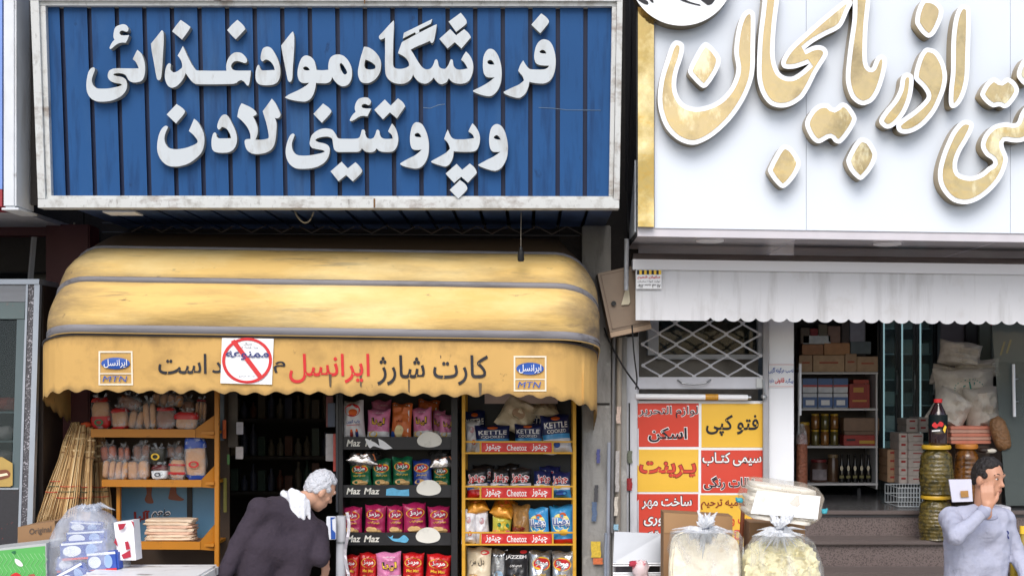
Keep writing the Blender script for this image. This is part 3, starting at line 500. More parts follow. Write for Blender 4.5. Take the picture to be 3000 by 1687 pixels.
for a in ((962, 1095, 9, 40), (1053, 1080, 8, 55), (1195, 1110, 6, 40), (1402, 1120, 10, 40), (1290, 1040, 3, 10)):
    g = G(); g.poly([[(a[0], a[1]), (a[0]+a[2], a[1]+2), (a[0]+a[2]*.8, a[1]+a[3]), (a[0]+a[2]*.2, a[1]+a[3]*.9)]], mv, .001, st); g.build('stain', None, val)
NT = tag(None or (lambda g: (g.poly([[(652, 990), (803, 992), (799, 1126), (648, 1122)]], lambda x, y: mv(x, y)+Vector((0, -.01, 0)), 0, paper, .002), g.build('paper_notice'))[1])(G()), 'white square paper notice with a red crossed circle pasted on the yellow valance', 'notice')
g = G(); g.sm = True; mn = lambda x, y: mv(x, y)+Vector((0, -.0115, 0)); cx, cy = 726, 1056
rg = lambda r, n=48: [(cx+r*math.cos(2*math.pi*k/n), cy+r*.92*math.sin(2*math.pi*k/n)) for k in range(n)]
g.poly([rg(73), rg(64)[::-1]], mn, .002, red_ink); g.poly([[(678, 1000), (690, 994), (776, 1106), (764, 1112)]], mn, .0025, red_ink)
g.text('ممنوعه', 664, 790, 1028, 1054, mn, .005, navy_ink, .02); g.text('سریال', 716, 740, 1003, 1012, mn, .003, ink); g.text('توسط مراجع', 702, 750, 1099, 1105, mn, .003, ink); g.text('ویژه همراه اول', 700, 757, 1014, 1021, mn, .003, ink)
g.build('print', None, NT)
# lamp holder and cables
LH = thing('lamp_holder', 'black empty lamp holder hanging on a thin cord in front of the yellow awning', 'lamp holder', P(1527, 765, 9.33))
g = G(); g.tube([P(1527, 622, 9.33), P(1526, 680, 9.33), P(1526, 735, 9.33)], .0028, 6, M('cord', (120, 112, 100), .7)); g.build('cord', None, LH)
g = G(); g.lathe([(.006, .1), (.012, .085), (.012, .07), (.021, .066), (.022, .01), (.017, 0)], P(1526, 766, 9.33), 14, black); g.build('socket', None, LH, True)
def cable(label, pts, d, r=.006, m=None, grp='loose cables on the shop fronts', n=6):
    pts = [P(x, y, d+(p[0] if p else 0)) for x, y, *p in pts]; q = []
    for i in range(len(pts)-1):
        p0, p1, p2, p3 = pts[max(i-1, 0)], pts[i], pts[i+1], pts[min(i+2, len(pts)-1)]
        for j in range(n): u = j/n; q.append(.5*(2*p1+(p2-p0)*u+(2*p0-5*p1+4*p2-p3)*u*u+(3*p1-p0-3*p2+p3)*u**3))
    q.append(pts[-1]); g = G(); g.tube(q, r, 6, m or cg); return tag(g.build('cable', None, None, True), label, 'cable', grp)
cg = M('grey_cable', (150, 140, 118), .6); cb = M('black_cable', (28, 28, 30), .5)
cable('pale cable hanging straight down beside the blue sign, left of its frame', [(60, -20), (47, 60), (50, 200), (60, 330), (72, 450), (88, 560), (92, 600)], 9.5)
cable('pale cable bowing to the right beside the blue sign', [(42, -20), (55, 130), (58, 260), (80, 380), (92, 420), (70, 500), (52, 560), (48, 600), (60, 620)], 9.52, .005)
cable('thin grey cable looping low beside the blue sign frame', [(50, 330), (54, 430), (70, 510), (95, 540), (115, 556), (120, 600)], 9.54, .004)
cable('short pale cable running across the dark gap to the sign frame', [(55, 305), (80, 305), (110, 297)], 9.5, .005)
cable('pale cable hanging in a loop under the blue sign soffit', [(862, 612), (872, 635), (890, 652), (908, 645), (922, 612)], 9.4, .006)
cable('dark cable hanging in the gap between the two signs', [(1846, -20), (1848, 200), (1842, 400), (1838, 560), (1842, 680)], 9.8, .006, cb)
cable('black cable slanting down across the grey pillar to the grille', [(1770, 960), (1790, 1010), (1830, 1080), (1866, 1130), (1870, 1140)], 10.15, .007, cb)
cable('dark grey cable hanging down past the meter box to the roller grille', [(1842, 700), (1842, 820), (1852, 960), (1858, 1040), (1866, 1110), (1862, 1140)], 9.9, .006, cb)
cable('thin pale cable down the red frame left of the awning', [(218, 652), (208, 740), (206, 820), (196, 900), (184, 1000)], 10.25, .006)
cable('very thin cable slanting to the red frame under the neighbour sign', [(203, 660), (178, 710), (182, 760)], 10.25, .004)
TR = thing('lattice_truss', 'dark zigzag steel lattice truss under the blue sign soffit', 'truss', P(1000, 690, 10.28))
g = G(); st = M('truss_steel', (96, 88, 82), .6)
for i in range(30):
    x = 385+i*44; a, b = (656, 679) if i % 2 else (679, 656); g.tube([P(x, a+(x-385)*.006, 10.28), P(x+44, b+(x-385)*.006, 10.28)], .005, 6, st)
g.build('zigzag_bar', None, TR)
for y in (654, 681):
    g = G(); g.tube([P(300, y, 10.3), P(1700, y+8, 10.3)], .008, 6, offdark); g.build('chord', None, TR)
# ---------------------------------------------------------------- packets
def crisp_body(w, h, t, zones, wr=.012, seed=0, name='snack_bag'):
    g = G(); nx, nz = 12, 16; g.sm = True
    def f(u, v):
        a = 1-abs(2*u-1)**2.6; b = 1 if .12 < v < .88 else max(0, (min(v, 1-v)-.03)/.09); return max(0, a)**.7*max(0, b)**.6
    V = {}; vs = []; fs = []
    for sd in (-1, 1):
        for i in range(nx+1):
            for k in range(nz+1):
                u, v = i/nx, k/nz; ff = f(u, v); x = (u-.5)*w*(1-.07*math.sin(math.pi*v)); n = noise.noise(Vector((u*5+seed, v*6, sd+seed*2)))
                y = sd*(t/2*ff+.0015)+n*wr*ff; z = v*h+(.006*math.sin(u*9+seed) if v in (0, 1) else 0)
                V[sd, i, k] = len(vs); vs.append((x, y, z))
    for i in range(nx):
        for k in range(nz):
            mat = next(m for zz, m in zones if (k+.5)/nz <= zz)
            for sd in (-1, 1):
                q = [V[sd, i, k], V[sd, i+1, k], V[sd, i+1, k+1], V[sd, i, k+1]]; g.add([], [], mat); g.f.append([j for j in (q if sd < 0 else q[::-1])]); g.mi.append(g.slot(mat))
    g.v = [Vector(q) for q in vs]
    ring = [(i, 0) for i in range(nx)]+[(nx, k) for k in range(nz)]+[(i, nz) for i in range(nx, 0, -1)]+[(0, k) for k in range(nz, 0, -1)]
    for a, b in zip(ring, ring[1:]+ring[:1]): g.f.append([V[-1, a[0], a[1]], V[1, a[0], a[1]], V[1, b[0], b[1]], V[-1, b[0], b[1]]]); g.mi.append(0)
    def surf(fx, fz):
        u = min(1, max(0, fx+.5)); v = min(1, max(0, fz)); ff = f(u, v); n = noise.noise(Vector((u*5+seed, v*6, -1+seed*2)))
        return Vector((fx*w*(1-.07*math.sin(math.pi*v)), -(t/2*ff+.0015)+n*wr*ff, fz*h))
    return g, surf
def bag(kind, zones, prints, w=.17, h=.23, t=.075, seed=0, wr=.022, name='snack_bag'):
    g, surf = crisp_body(w, h, t, zones, wr, seed); o0 = Vector((0, 0, 0))
    me = g.build(name, None, None, True, base=False)
    p = G(); p.sm = True; lay = .003
    for e in prints:
        lay += .0012
        if e[0] == 'e': p.poly([[(e[1]+e[3]*math.cos(a*math.pi/12), e[2]+e[4]*math.sin(a*math.pi/12)) for a in range(24)]], surf, lay, e[5])
        elif e[0] == 'r': n = 5; p.add([surf(e[1]+(e[2]-e[1])*k/n, zz)+Vector((0, -lay, 0)) for zz in (e[3], e[4]) for k in range(n+1)], [(k, k+1, k+n+2, k+n+1) for k in range(n)], e[5])
        elif e[0] == 't': p.text(e[1], e[2]-e[4]/2, e[2]+e[4]/2, e[3]+e[5]/2, e[3]-e[5]/2, surf, lay+.001, e[6], e[7] if len(e) > 7 else .02)
        elif e[0] == 'p': p.poly([e[1]], surf, lay, e[2])
    if p.v: p.build('print', None, me)
    return me
def fm(n, c, r=.28, **k): return M('film_'+n, c, r, var=.12, vs=14, bump=.35, bs=24, spec=.6, **k)
F_green, F_blue, F_mag, F_red, F_pink, F_white = fm('green', (24, 96, 62)), fm('royal', (36, 60, 140)), fm('magenta', (164, 34, 84)), fm('scarlet', (198, 30, 34)), fm('pink', (222, 132, 178)), fm('white', (226, 226, 230))
F_navy, F_black, F_sky, F_org, F_gold = fm('navy', (26, 36, 86)), fm('black', (26, 26, 30)), fm('sky', (56, 148, 206)), fm('orange', (222, 120, 62)), fm('golden', (206, 140, 40), metal=.3)
F_sil, F_bei, F_brown = fm('silver', (190, 194, 198), .2, metal=.7), fm('beige', (214, 200, 172)), fm('brown', (150, 112, 62)); tan = M('chip_tan', (216, 176, 116), .6)
maz = lambda: [('e', 0, .68, .41, .17, yel_ink), ('e', 0, .68, .37, .145, red_ink), ('t', 'مزمز', 0, .68, .56, .17, white_ink, .03)]
def mazbag(f, sub, seed): return bag('', [(1, f)], maz()+[('t', sub, 0, .42, .6, .1, yel_ink), ('e', -.1, .17, .28, .1, tan), ('e', .15, .12, .22, .08, tan)], seed=seed)
PK = {}
PK['green'] = mazbag(F_green, 'چیپس سرکه', 1); PK['blue'] = mazbag(F_blue, 'چیپس نمکی', 2); PK['mag'] = mazbag(F_mag, 'چیپس کچاپ', 3); PK['red'] = mazbag(F_red, 'Maz Maz', 4)
PK['lina'] = bag('', [(.25, F_white), (1, F_pink)], [('t', 'لینا', .02, .56, .64, .3, ink, .07), ('t', 'لینا', .02, .56, .6, .27, yel_ink, .04), ('e', -.2, .15, .2, .1, yel_ink), ('t', 'پفک', .0, .86, .5, .05, white_ink)], seed=5)
PK['pop'] = bag('', [(1, F_white)], [('e', 0, .76, .34, .17, red_ink), ('e', .02, .7, .2, .09, orange_ink), ('t', 'پاپ کورن', 0, .46, .6, .1, blue_ink), ('r', -.3, .3, .37, .385, red_ink), ('e', -.1, .14, .07, .12, darkred), ('e', .14, .14, .07, .12, navy_ink), ('e', -.1, .23, .05, .04, orange_ink), ('e', .14, .23, .05, .04, orange_ink)], w=.16, h=.26, seed=6)
PK['stripe'] = bag('', [(1, F_org)], [('r', -.4, -.34, .05, .95, white_ink), ('r', -.28, -.22, .05, .95, white_ink), ('r', .22, .28, .05, .95, white_ink), ('r', .34, .4, .05, .95, white_ink), ('t', 'پفک', 0, .5, .34, .1, darkred), ('e', 0, .22, .22, .17, M('popcorn', (240, 222, 170), .7)), ('e', -.32, .13, .12, .09, blue_ink)], w=.16, h=.27, seed=7)
PK['kettle'] = bag('', [(.38, F_white), (.47, F_sky), (1, F_navy)], [('e', 0, .9, .16, .05, orange_ink), ('t', 'KETTLE', 0, .73, .84, .15, white_ink, .02), ('t', 'COOKED', 0, .57, .7, .09, white_ink, .01), ('e', -.05, .22, .12, .08, blue_ink)], w=.2, h=.28, seed=8)
PK['cheetoz'] = bag('', [(.3, F_red), (.5, F_white), (1, F_black)], [('t', 'چیتوز', 0, .67, .86, .36, white_ink, .09), ('t', 'چیتوز', 0, .67, .8, .32, red_ink, .03), ('e', -.1, .4, .18, .06, yel_ink), ('e', .25, .2, .12, .08, orange_ink), ('p', [(-.45, .38), (.0, .47), (.45, .42), (.45, .36), (0, .4), (-.45, .3)], blue_ink)], w=.17, h=.2, seed=9)
PK['cheetozb'] = bag('', [(.3, F_sky), (.48, F_white), (1, F_navy)], [('t', 'چیتوز', 0, .67, .86, .36, white_ink, .09), ('t', 'چیتوز', 0, .67, .8, .32, red_ink, .03), ('e', -.1, .42, .2, .06, yel_ink), ('e', .05, .18, .3, .1, blue_ink)], w=.17, h=.2, seed=10)
PK['plain'] = bag('', [(1, F_white)], [('e', -.05, .7, .16, .1, M('faint_pink', (214, 170, 176), .5)), ('e', .05, .3, .14, .08, orange_ink)], w=.13, h=.27, seed=11, wr=.03)
PK['corn'] = bag('', [(.5, fm('maize', (224, 160, 60))), (1, fm('lime', (196, 190, 70)))], [('e', 0, .62, .3, .2, yel_ink), ('p', [(-.4, .5), (.4, .5), (.4, .4), (-.4, .36)], M('hot_pink', (214, 80, 120), .5)), ('e', .1, .2, .3, .12, orange_ink), ('e', -.2, .7, .1, .07, green_ink), ('e', .25, .68, .1, .08, green_ink)], w=.16, h=.22, seed=12)
PK['clear'] = bag('', [(1, F_brown)], [('e', 0, .62, .38, .22, M('crisp_brown', (168, 120, 54), .6)), ('t', 'چیتوز', -.1, .38, .8, .22, darkred, .05)], w=.17, h=.26, seed=13, wr=.02)
PK['skybag'] = bag('', [(.1, F_red), (1, F_sky)], [('e', 0, .55, .4, .26, M('pale_yellow', (240, 224, 130), .5)), ('e', .1, .75, .15, .08, orange_ink), ('t', 'پفیلا', 0, .56, .82, .3, white_ink, .1), ('t', 'پفیلا', 0, .56, .76, .27, blue_ink, .01), ('e', .1, .3, .2, .08, yel_ink)], w=.18, h=.25, seed=14)
PK['dele'] = bag('', [(.22, F_brown), (1, F_bei)], [('e', .3, .88, .16, .055, red_ink), ('t', 'دل مزه', 0, .66, .6, .18, ink, .01), ('e', -.15, .36, .18, .03, tan), ('r', -.4, .4, .2, .3, M('woodcut_brown', (96, 80, 62), .6))], w=.19, h=.3, seed=15)
PK['jazz'] = bag('', [(1, F_black)], [('t', 'JAZZEH', 0, .82, .84, .11, white_ink, .02), ('t', 'چیپس دودی', 0, .62, .5, .07, white_ink), ('p', [(.0, .1), (.1, .2), (.05, .35), (-.1, .42), (.0, .3), (-.05, .2)], M('gold_motif', (190, 150, 90), .4)), ('e', .3, .95, .14, .04, red_ink)], w=.19, h=.3, seed=16)
PK['silver'] = bag('', [(1, F_sil)], [('t', 'JAZZEH', 0, .86, .84, .1, ink, .02), ('e', .1, .4, .25, .12, M('pale_blue', (160, 190, 214), .4))], w=.18, h=.3, seed=17)
PK['lime'] = bag('', [(.32, fm('leaf', (120, 150, 50), metal=.3)), (1, F_sil)], maz()+[('t', 'چیپس', 0, .4, .4, .08, yel_ink), ('e', 0, .2, .3, .1, tan)], w=.18, h=.28, seed=18)
PK['foil'] = bag('', [(1, fm('foil', (196, 192, 190), .18, metal=.9))], [('p', [(-.42, .08), (.4, .1), (.3, .22), (-.3, .2)], M('foil_orange', (196, 110, 60), .4))], w=.2, h=.28, t=.1, seed=19, wr=.035)
PK['goldbag'] = bag('', [(1, F_gold)], [('e', 0, .5, .3, .2, orange_ink)], w=.17, h=.23, seed=20, wr=.03)
PK['beigebag'] = bag('', [(1, F_bei)], [('e', 0, .5, .2, .14, M('beige_print', (170, 140, 110), .6))], w=.22, h=.24, seed=21, wr=.03)
used = set()
def place(kind, px0, px1, y0, y1, d, label, group, rot=(0, 0, 0), cat='snack bag'):
    src = PK[kind]; bb = [Vector(c) for c in src.bound_box]; w = max(c.x for c in bb)-min(c.x for c in bb); h = max(c.z for c in bb)
    W_, H_ = (px1-px0)*d/FPX, (y1-y0)*d/FPX; loc = P((px0+px1)/2, y1, d); s = (W_/w, (W_/w+H_/h)/2, H_/h)
    if kind in used: o = dup(src, loc, rot, s)
    else: used.add(kind); o = move(src, loc, rot, s)
    return tag(o, label, cat, group)
# ---------------------------------------------------------------- black crisp rack
RB = thing('crisp_rack', 'black crisp rack with white lettering on its shelf edges', 'display rack', (XP(1162, 10.2), 10.3, .15))
bl = M('rack_black', (24, 24, 28), .45, dirt=((60, 60, 62), .4, 7, (1, 1, 1), .55, .8)); lab = M('label_ivory', (226, 224, 214), .5, dirt=((150, 146, 136), .5, 12, (1, 1, 1), .55, .75))
for a in ((992, 1004), (1322, 1340)):
    g = G(); g.box(XP(a[0], 10.08), XP(a[1], 10.08), 10.08, 10.5, .15, ZP(1150, 10.08), bl); g.build('post', None, RB)
g = G(); g.box(XP(1005, 10.1), XP(1321, 10.1), 10.5, 10.52, .15, ZP(1150, 10.08), black); g.build('back_panel', None, RB)
rx0, rx1 = 1005, 1321
for i, (y0, y1) in enumerate(((1279, 1316), (1420, 1456), (1559, 1596), (1700, 1736))):
    g = G(); g.box(XP(rx0, 10.1), XP(rx1, 10.1), 10.12, 10.49, ZP(y0+12, 10.12), ZP(y0+8, 10.12), bl); sh = g.build('shelf', None, RB)
    g = G(); g.pbox(rx0, rx1, y0, y1, 10.1, 10.118, bl); g.build('shelf_edge', None, sh)
    mf = lambda x, y: P(x, y, 10.1); it = lambda x, y: P(x+((y0+y1)/2-y)*.2, y, 10.1)
    g = G(); g.sm = True; g.text('Maz', 1017, 1056, y0+8, y1-9, it, .002, lab, .025)
    if i: g.text('Maz', 1068, 1112, y0+8, y1-9, it, .002, lab, .025)
    else: g.text('M', 1072, 1086, y0+8, y1-9, it, .002, lab, .025)
    g.build('lettering', None, sh)
    if i < 3:
        g = G(); cx = 1258-i*2; g.poly([smooth_loop(f'{cx-36},{y0+12} {cx-30},{y0-2} {cx-16},{y0-12} {cx},{y0-15} {cx+16},{y0-12} {cx+30},{y0-2} {cx+36},{y0+12} {cx+28},{y0+25} {cx},{y0+31} {cx-28},{y0+25}')], lambda x, y: P(x, y, 10.09), 0, lab, .008); g.build('price_label', None, sh)
        t = ["1070,1284 1082,1288c 1100,1296 1112,1306c 1108,1284c 1125,1292 1150,1312c 1130,1316 1115,1312 1095,1306 1084,1312 1076,1300", "1132,1432c 1150,1428 1170,1434 1198,1432c 1199,1452c 1131,1450c", "1132,1564c 1142,1572 1152,1566c 1150,1576c 1168,1576 1184,1566 1198,1578c 1190,1588 1170,1586 1150,1582"][i]
        g = G(); g.poly([smooth_loop(t)], mf, .003, paper if not i else M('torn_blue', (96, 176, 214), .5, var=.4, vs=30)); g.build('torn_sticker', None, sh)
gB = 'snack bags on the black crisp rack'
for r_ in [('pop', 1004, 1072, 1172, 1288, 10.16, 'white popcorn bag with a red disc at the left end of the top black shelf'),
 ('lina', 1074, 1142, 1196, 1286, 10.17, 'pink snack bag with yellow writing beside the white popcorn bag'), ('stripe', 1142, 1206, 1178, 1288, 10.18, 'orange and white striped bag on the top black shelf'),
 ('lina', 1210, 1270, 1192, 1284, 10.17, 'pink snack bag right of the orange striped bag'), ('lina', 1262, 1300, 1200, 1282, 10.26, 'pink bag half hidden behind its neighbour on the top black shelf'), ('lina', 1286, 1330, 1212, 1284, 10.19, 'smaller crumpled pink bag at the right end of the top black shelf'),
 ('lina', 1090, 1150, 1170, 1280, 10.38, 'pink bag in the back row behind the second pink bag'), ('stripe', 1215, 1280, 1168, 1280, 10.38, 'orange striped bag in the back row above the pink bags'),
 ('green', 1026, 1090, 1350, 1424, 10.17, 'green crisp bag at the left end of the second black shelf'), ('green', 1092, 1150, 1342, 1424, 10.18, 'second green crisp bag from the left on the black rack'), ('green', 1150, 1210, 1336, 1424, 10.18, 'third green crisp bag standing beside the blue one'),
 ('blue', 1210, 1268, 1344, 1424, 10.17, 'only blue crisp bag on the black rack'), ('green', 1268, 1320, 1356, 1424, 10.18, 'green crisp bag half under the silver bag at the right end'),
 ('mag', 1004, 1062, 1482, 1564, 10.18, 'magenta crisp bag at the left end of the third black shelf'), ('mag', 1066, 1130, 1476, 1564, 10.17, 'second magenta crisp bag from the left'), ('mag', 1132, 1184, 1478, 1564, 10.18, 'narrow magenta crisp bag in the middle of its shelf'),
 ('mag', 1182, 1252, 1470, 1562, 10.16, 'largest magenta crisp bag, fourth from the left'), ('mag', 1254, 1320, 1480, 1564, 10.17, 'magenta crisp bag at the right end of its shelf'),
 ('red', 1006, 1052, 1622, 1706, 10.18, 'red crisp bag at the left end of the bottom black shelf'), ('red', 1050, 1104, 1616, 1706, 10.17, 'red crisp bag left of the pink one on the bottom black shelf'), ('lina', 1104, 1178, 1614, 1706, 10.16, 'pink bag among the red bags on the bottom black shelf'),
 ('red', 1178, 1242, 1616, 1706, 10.17, 'red crisp bag right of the pink one on the bottom black shelf'), ('red', 1244, 1318, 1620, 1706, 10.16, 'red crisp bag at the right end of the bottom black shelf')]:
    place(*r_[:7], gB, (R.uniform(-.16, .04), R.uniform(-.09, .09), R.uniform(-.3, .3)))
o = place('foil', 1002, 1100, 1230, 1330, 10.16, 'silver bag lying on the green bags at the left of the second black shelf', gB); o.rotation_euler = (math.radians(-76), math.radians(8), 0); o.location = P(1062, 1354, 10.13)
o = place('foil', 1270, 1350, 1230, 1330, 10.16, 'crumpled silver bag lying on the green bag at the right of the second black shelf', gB); o.rotation_euler = (math.radians(-66), math.radians(-4), .1); o.location = P(1298, 1366, 10.12)
# ---------------------------------------------------------------- yellow crisp rack
RY = thing('crisp_rack', 'yellow crisp rack with red printed strips on its shelf rails', 'display rack', (XP(1520, 10.2), 10.3, .15))
for a in ((1353, 1363), (1678, 1688)):
    g = G(); g.box(XP(a[0], 10.06), XP(a[1], 10.06), 10.06, 10.09, .15, ZP(1140, 10.06), rack_y, .003); g.box(XP(a[0], 10.06), XP(a[1], 10.06), 10.46, 10.49, .15, ZP(1140, 10.06), rack_y, .003); g.build('post', None, RY)
g = G(); g.box(XP(1356, 10.1), XP(1686, 10.1), 10.5, 10.52, .15, ZP(1140, 10.08), M('rack_back', (52, 58, 66), .5)); g.build('back_panel', None, RY)
g = G(); g.pbox(1420, 1634, 1150, 1182, 10.3, 10.31, M('rack_header', (190, 170, 160), .5)); g.build('header_board', None, RY)
for i, (y0, y1) in enumerate(((1291, 1329), (1422, 1463), (1557, 1597), (1697, 1738))):
    g = G(); g.pbox(1363, 1678, y0, y0+5, 10.06, 10.075, rack_y, .002); g.pbox(1363, 1678, y1-5, y1, 10.06, 10.075, rack_y, .002); g.pbox(1405, 1410, y0+5, y1-5, 10.062, 10.075, rack_y); g.pbox(1617, 1622, y0+5, y1-5, 10.062, 10.075, rack_y); rl = g.build('rail', None, RY)
    g = G(); g.box(XP(1360, 10.1), XP(1684, 10.1), 10.09, 10.49, ZP(y1, 10.09), ZP(y1-4, 10.09), rack_y); g.build('shelf', None, RY)
    g = G(); g.pbox(1411, 1616, y0+3, y1-4, 10.066, 10.07, M('strip_red', (200, 34, 36), .35)); pn = g.build('printed_strip', None, rl)
    g = G(); g.sm = True; mf = lambda x, y: P(x, y, 10.066); pk = M('strip_glow', (226, 120, 112), .4)
    for cx in (1445, 1514, 1581):
        g.poly([smooth_loop(f'{cx-30},{y0+19} {cx-20},{y0+10} {cx},{y0+7} {cx+20},{y0+10} {cx+30},{y0+19} {cx+20},{y1-11} {cx},{y1-8} {cx-20},{y1-11}')], mf, .0015, pk if 0 else M('strip_red2', (212, 62, 58), .35))
    for cx in (1445, 1581): g.text('چیتوز', cx-23, cx+23, y0+9, y1-7, mf, .003, white_ink, .02)
    g.text('Cheetoz', 1485, 1543, y0+11, y1-10, mf, .003, white_ink, .008); g.build('lettering', None, pn)
gY = 'snack bags on the yellow crisp rack'
for r_ in [('kettle', 1366, 1430, 1200, 1322, 10.36, 'navy crisp bag in the back row at the left of the top yellow shelf'), ('kettle', 1530, 1600, 1196, 1320, 10.38, 'navy crisp bag in the back row behind the beige bag'),
 ('kettle', 1392, 1496, 1244, 1326, 10.17, 'leaning navy crisp bag at the left of the top yellow shelf'), ('kettle', 1504, 1590, 1240, 1326, 10.16, 'navy crisp bag in the middle of the top yellow shelf'), ('kettle', 1592, 1678, 1212, 1328, 10.15, 'tall navy and white crisp bag at the right of the top yellow shelf'),
 ('plain', 1366, 1410, 1230, 1324, 10.2, 'plain white bag low in the left corner of the top yellow shelf'),
 ('cheetoz', 1368, 1434, 1370, 1458, 10.16, 'black, white and red snack bag at the left end of the second yellow shelf'), ('cheetoz', 1432, 1492, 1370, 1458, 10.17, 'black, white and red snack bag second from the left'), ('cheetoz', 1494, 1560, 1368, 1458, 10.16, 'black, white and red snack bag third from the left'),
 ('cheetozb', 1560, 1614, 1376, 1458, 10.17, 'navy and sky blue snack bag beside the red ones'), ('cheetozb', 1616, 1674, 1380, 1458, 10.16, 'navy and sky blue snack bag at the right end of the second yellow shelf'),
 ('cheetoz', 1384, 1450, 1358, 1450, 10.3, 'dark snack bag in the back row at the left of the second yellow shelf'), ('cheetoz', 1464, 1530, 1356, 1450, 10.31, 'dark snack bag in the middle of the back row on the second yellow shelf'), ('cheetozb', 1580, 1645, 1362, 1450, 10.3, 'dark snack bag at the right of the back row on the second yellow shelf'),
 ('plain', 1352, 1396, 1490, 1590, 10.13, 'crumpled white bag bulging past the left post of the yellow rack'), ('plain', 1394, 1438, 1492, 1592, 10.16, 'white bag second from the left on the third yellow shelf'), ('corn', 1438, 1496, 1508, 1592, 10.16, 'yellow and pink corn snack bag on the third yellow shelf'),
 ('clear', 1498, 1554, 1476, 1592, 10.17, 'brown see-through snack bag with red writing'), ('skybag', 1550, 1614, 1484, 1592, 10.15, 'sky blue snack bag right of the brown one'), ('skybag', 1614, 1682, 1480, 1592, 10.13, 'sky blue snack bag against the right post of the yellow rack'), ('skybag', 1625, 1690, 1476, 1580, 10.3, 'sky blue snack bag in the back row at the right'),
 ('dele', 1362, 1440, 1600, 1732, 10.14, 'beige crisp bag with brush writing at the left of the bottom yellow shelf'), ('silver', 1430, 1486, 1606, 1732, 10.2, 'silver crisp bag beside the beige one'), ('jazz', 1476, 1552, 1608, 1732, 10.14, 'matt black crisp bag on the bottom yellow shelf'),
 ('lime', 1546, 1616, 1610, 1732, 10.16, 'silver and green bag with a red oval, left of its twin'), ('lime', 1614, 1684, 1612, 1732, 10.14, 'silver and green bag with a red oval against the right post')]:
    place(*r_[:7], gY, (R.uniform(-.16, .04), R.uniform(-.09, .09), R.uniform(-.3, .3)))
o = place('beigebag', 1440, 1545, 1190, 1300, 10.26, 'beige bag lying tilted on the navy bags of the top yellow shelf', gY); o.rotation_euler = (math.radians(-20), math.radians(28), 0); o.location = P(1492, 1262, 10.24)
o = place('beigebag', 1560, 1640, 1190, 1300, 10.26, 'tan bag lying flat on top of the tall navy bag', gY); o.rotation_euler = (math.radians(-72), 0, .1); o.location = P(1600, 1214, 10.22)
o = place('goldbag', 1370, 1436, 1480, 1580, 10.1, 'golden bag lying on the white bags at the left of the third yellow shelf', gY); o.rotation_euler = (math.radians(-70), math.radians(-8), .15); o.location = P(1402, 1497, 10.11)
o = place('goldbag', 1430, 1500, 1480, 1580, 10.1, 'golden bag lying on the corn snack bag', gY); o.rotation_euler = (math.radians(-66), math.radians(14), -.1); o.location = P(1466, 1510, 10.11)
# ---------------------------------------------------------------- bread rack and goods left of the grocery door
RO = thing('bread_rack', 'orange bread rack with sloping side panels and a blue poster behind its bottom shelf', 'display rack', (XP(450, 10), 10.1, .15))
g = G(); g.box(XP(628, 9.98), XP(641, 9.98), 9.98, 10.02, .15, ZP(1120, 9.98), rack_o, .003); g.build('post', None, RO)
g = G(); g.box(XP(332, 9.98), XP(343, 9.98), 10.05, 10.09, .15, ZP(1420, 10), rack_o, .003); g.build('post', None, RO)
for i, (x0, x1, y0, y1) in enumerate(((266, 572, 1256, 1280), (298, 590, 1404, 1425), (408, 586, 1585, 1608))):
    g = G(); f = [P(x0, y1, 9.94), P(x1, y1+1, 9.94), P(x1, y0+1, 9.94), P(x0, y0, 9.94)]; g.hexa(f, [p+Vector((0, .02, 0)) for p in f], rack_o); z = ZP(y0+8, 9.94); g.box(XP(x0+2, 9.96), XP(626, 9.96), 9.965, 10.36, z-.02, z, rack_o); sh = g.build('shelf', None, RO)
    g = G(); f = [P(x1, y1+1, 9.95), P(628, y1+4, 10.0), P(628, y0-(40 if i < 2 else 50), 10.0), P(x1, y0, 9.95)]; g.hexa(f, [p+Vector((0, .012, 0)) for p in f], rack_o); g.build('side_panel', None, sh)
g = G(); g.box(XP(266, 10), XP(640, 10), 10.37, 10.385, .15, ZP(1120, 10), M('rack_back_dark', (60, 44, 30), .6)); g.build('back_panel', None, RO)
PB = tag((lambda g: (g.box(XP(345, 10.3), XP(625, 10.3), 10.34, 10.352, ZP(1600, 10.3), ZP(1424, 10.3), M('poster_blue', (92, 138, 170), .4, var=.25, vs=2.5)), g.build('poster'))[1])(G()), 'blue advertising poster with two bare feet and Persian words behind the bread rack bottom shelf', 'poster')
g = G(); g.sm = True; mp_ = lambda x, y: P(x, y, 10.335); sk = M('printed_skin', (128, 74, 54), .5)
for t in ("428,1425c 446,1425c 444,1450 450,1470 442,1474 430,1472 424,1462 430,1445", "500,1425c 516,1425c 518,1445 530,1456 540,1462 530,1466 508,1464 494,1460 496,1445"): g.poly([smooth_loop(t)], mp_, .002, sk)
g.text('آلبا', 392, 440, 1494, 1528, mp_, .003, darkred, .05); g.text('طعم', 444, 500, 1488, 1524, mp_, .003, white_ink, .05); g.text('طعم', 446, 498, 1490, 1522, mp_, .005, ink, .01)
g.poly([[(548, 1424), (564, 1424), (564, 1530), (548, 1530)]], mp_, .002, black); g.build('print', None, PB)
crust = M('bread_crust', (140, 84, 46), .65, var=.25, vs=12, bump=.3, bs=40); crumb = M('pale_bread', (204, 150, 100), .7, var=.15, vs=14, bump=.3, bs=50); bun = M('orange_bun', (196, 96, 46), .5, var=.2, vs=10)
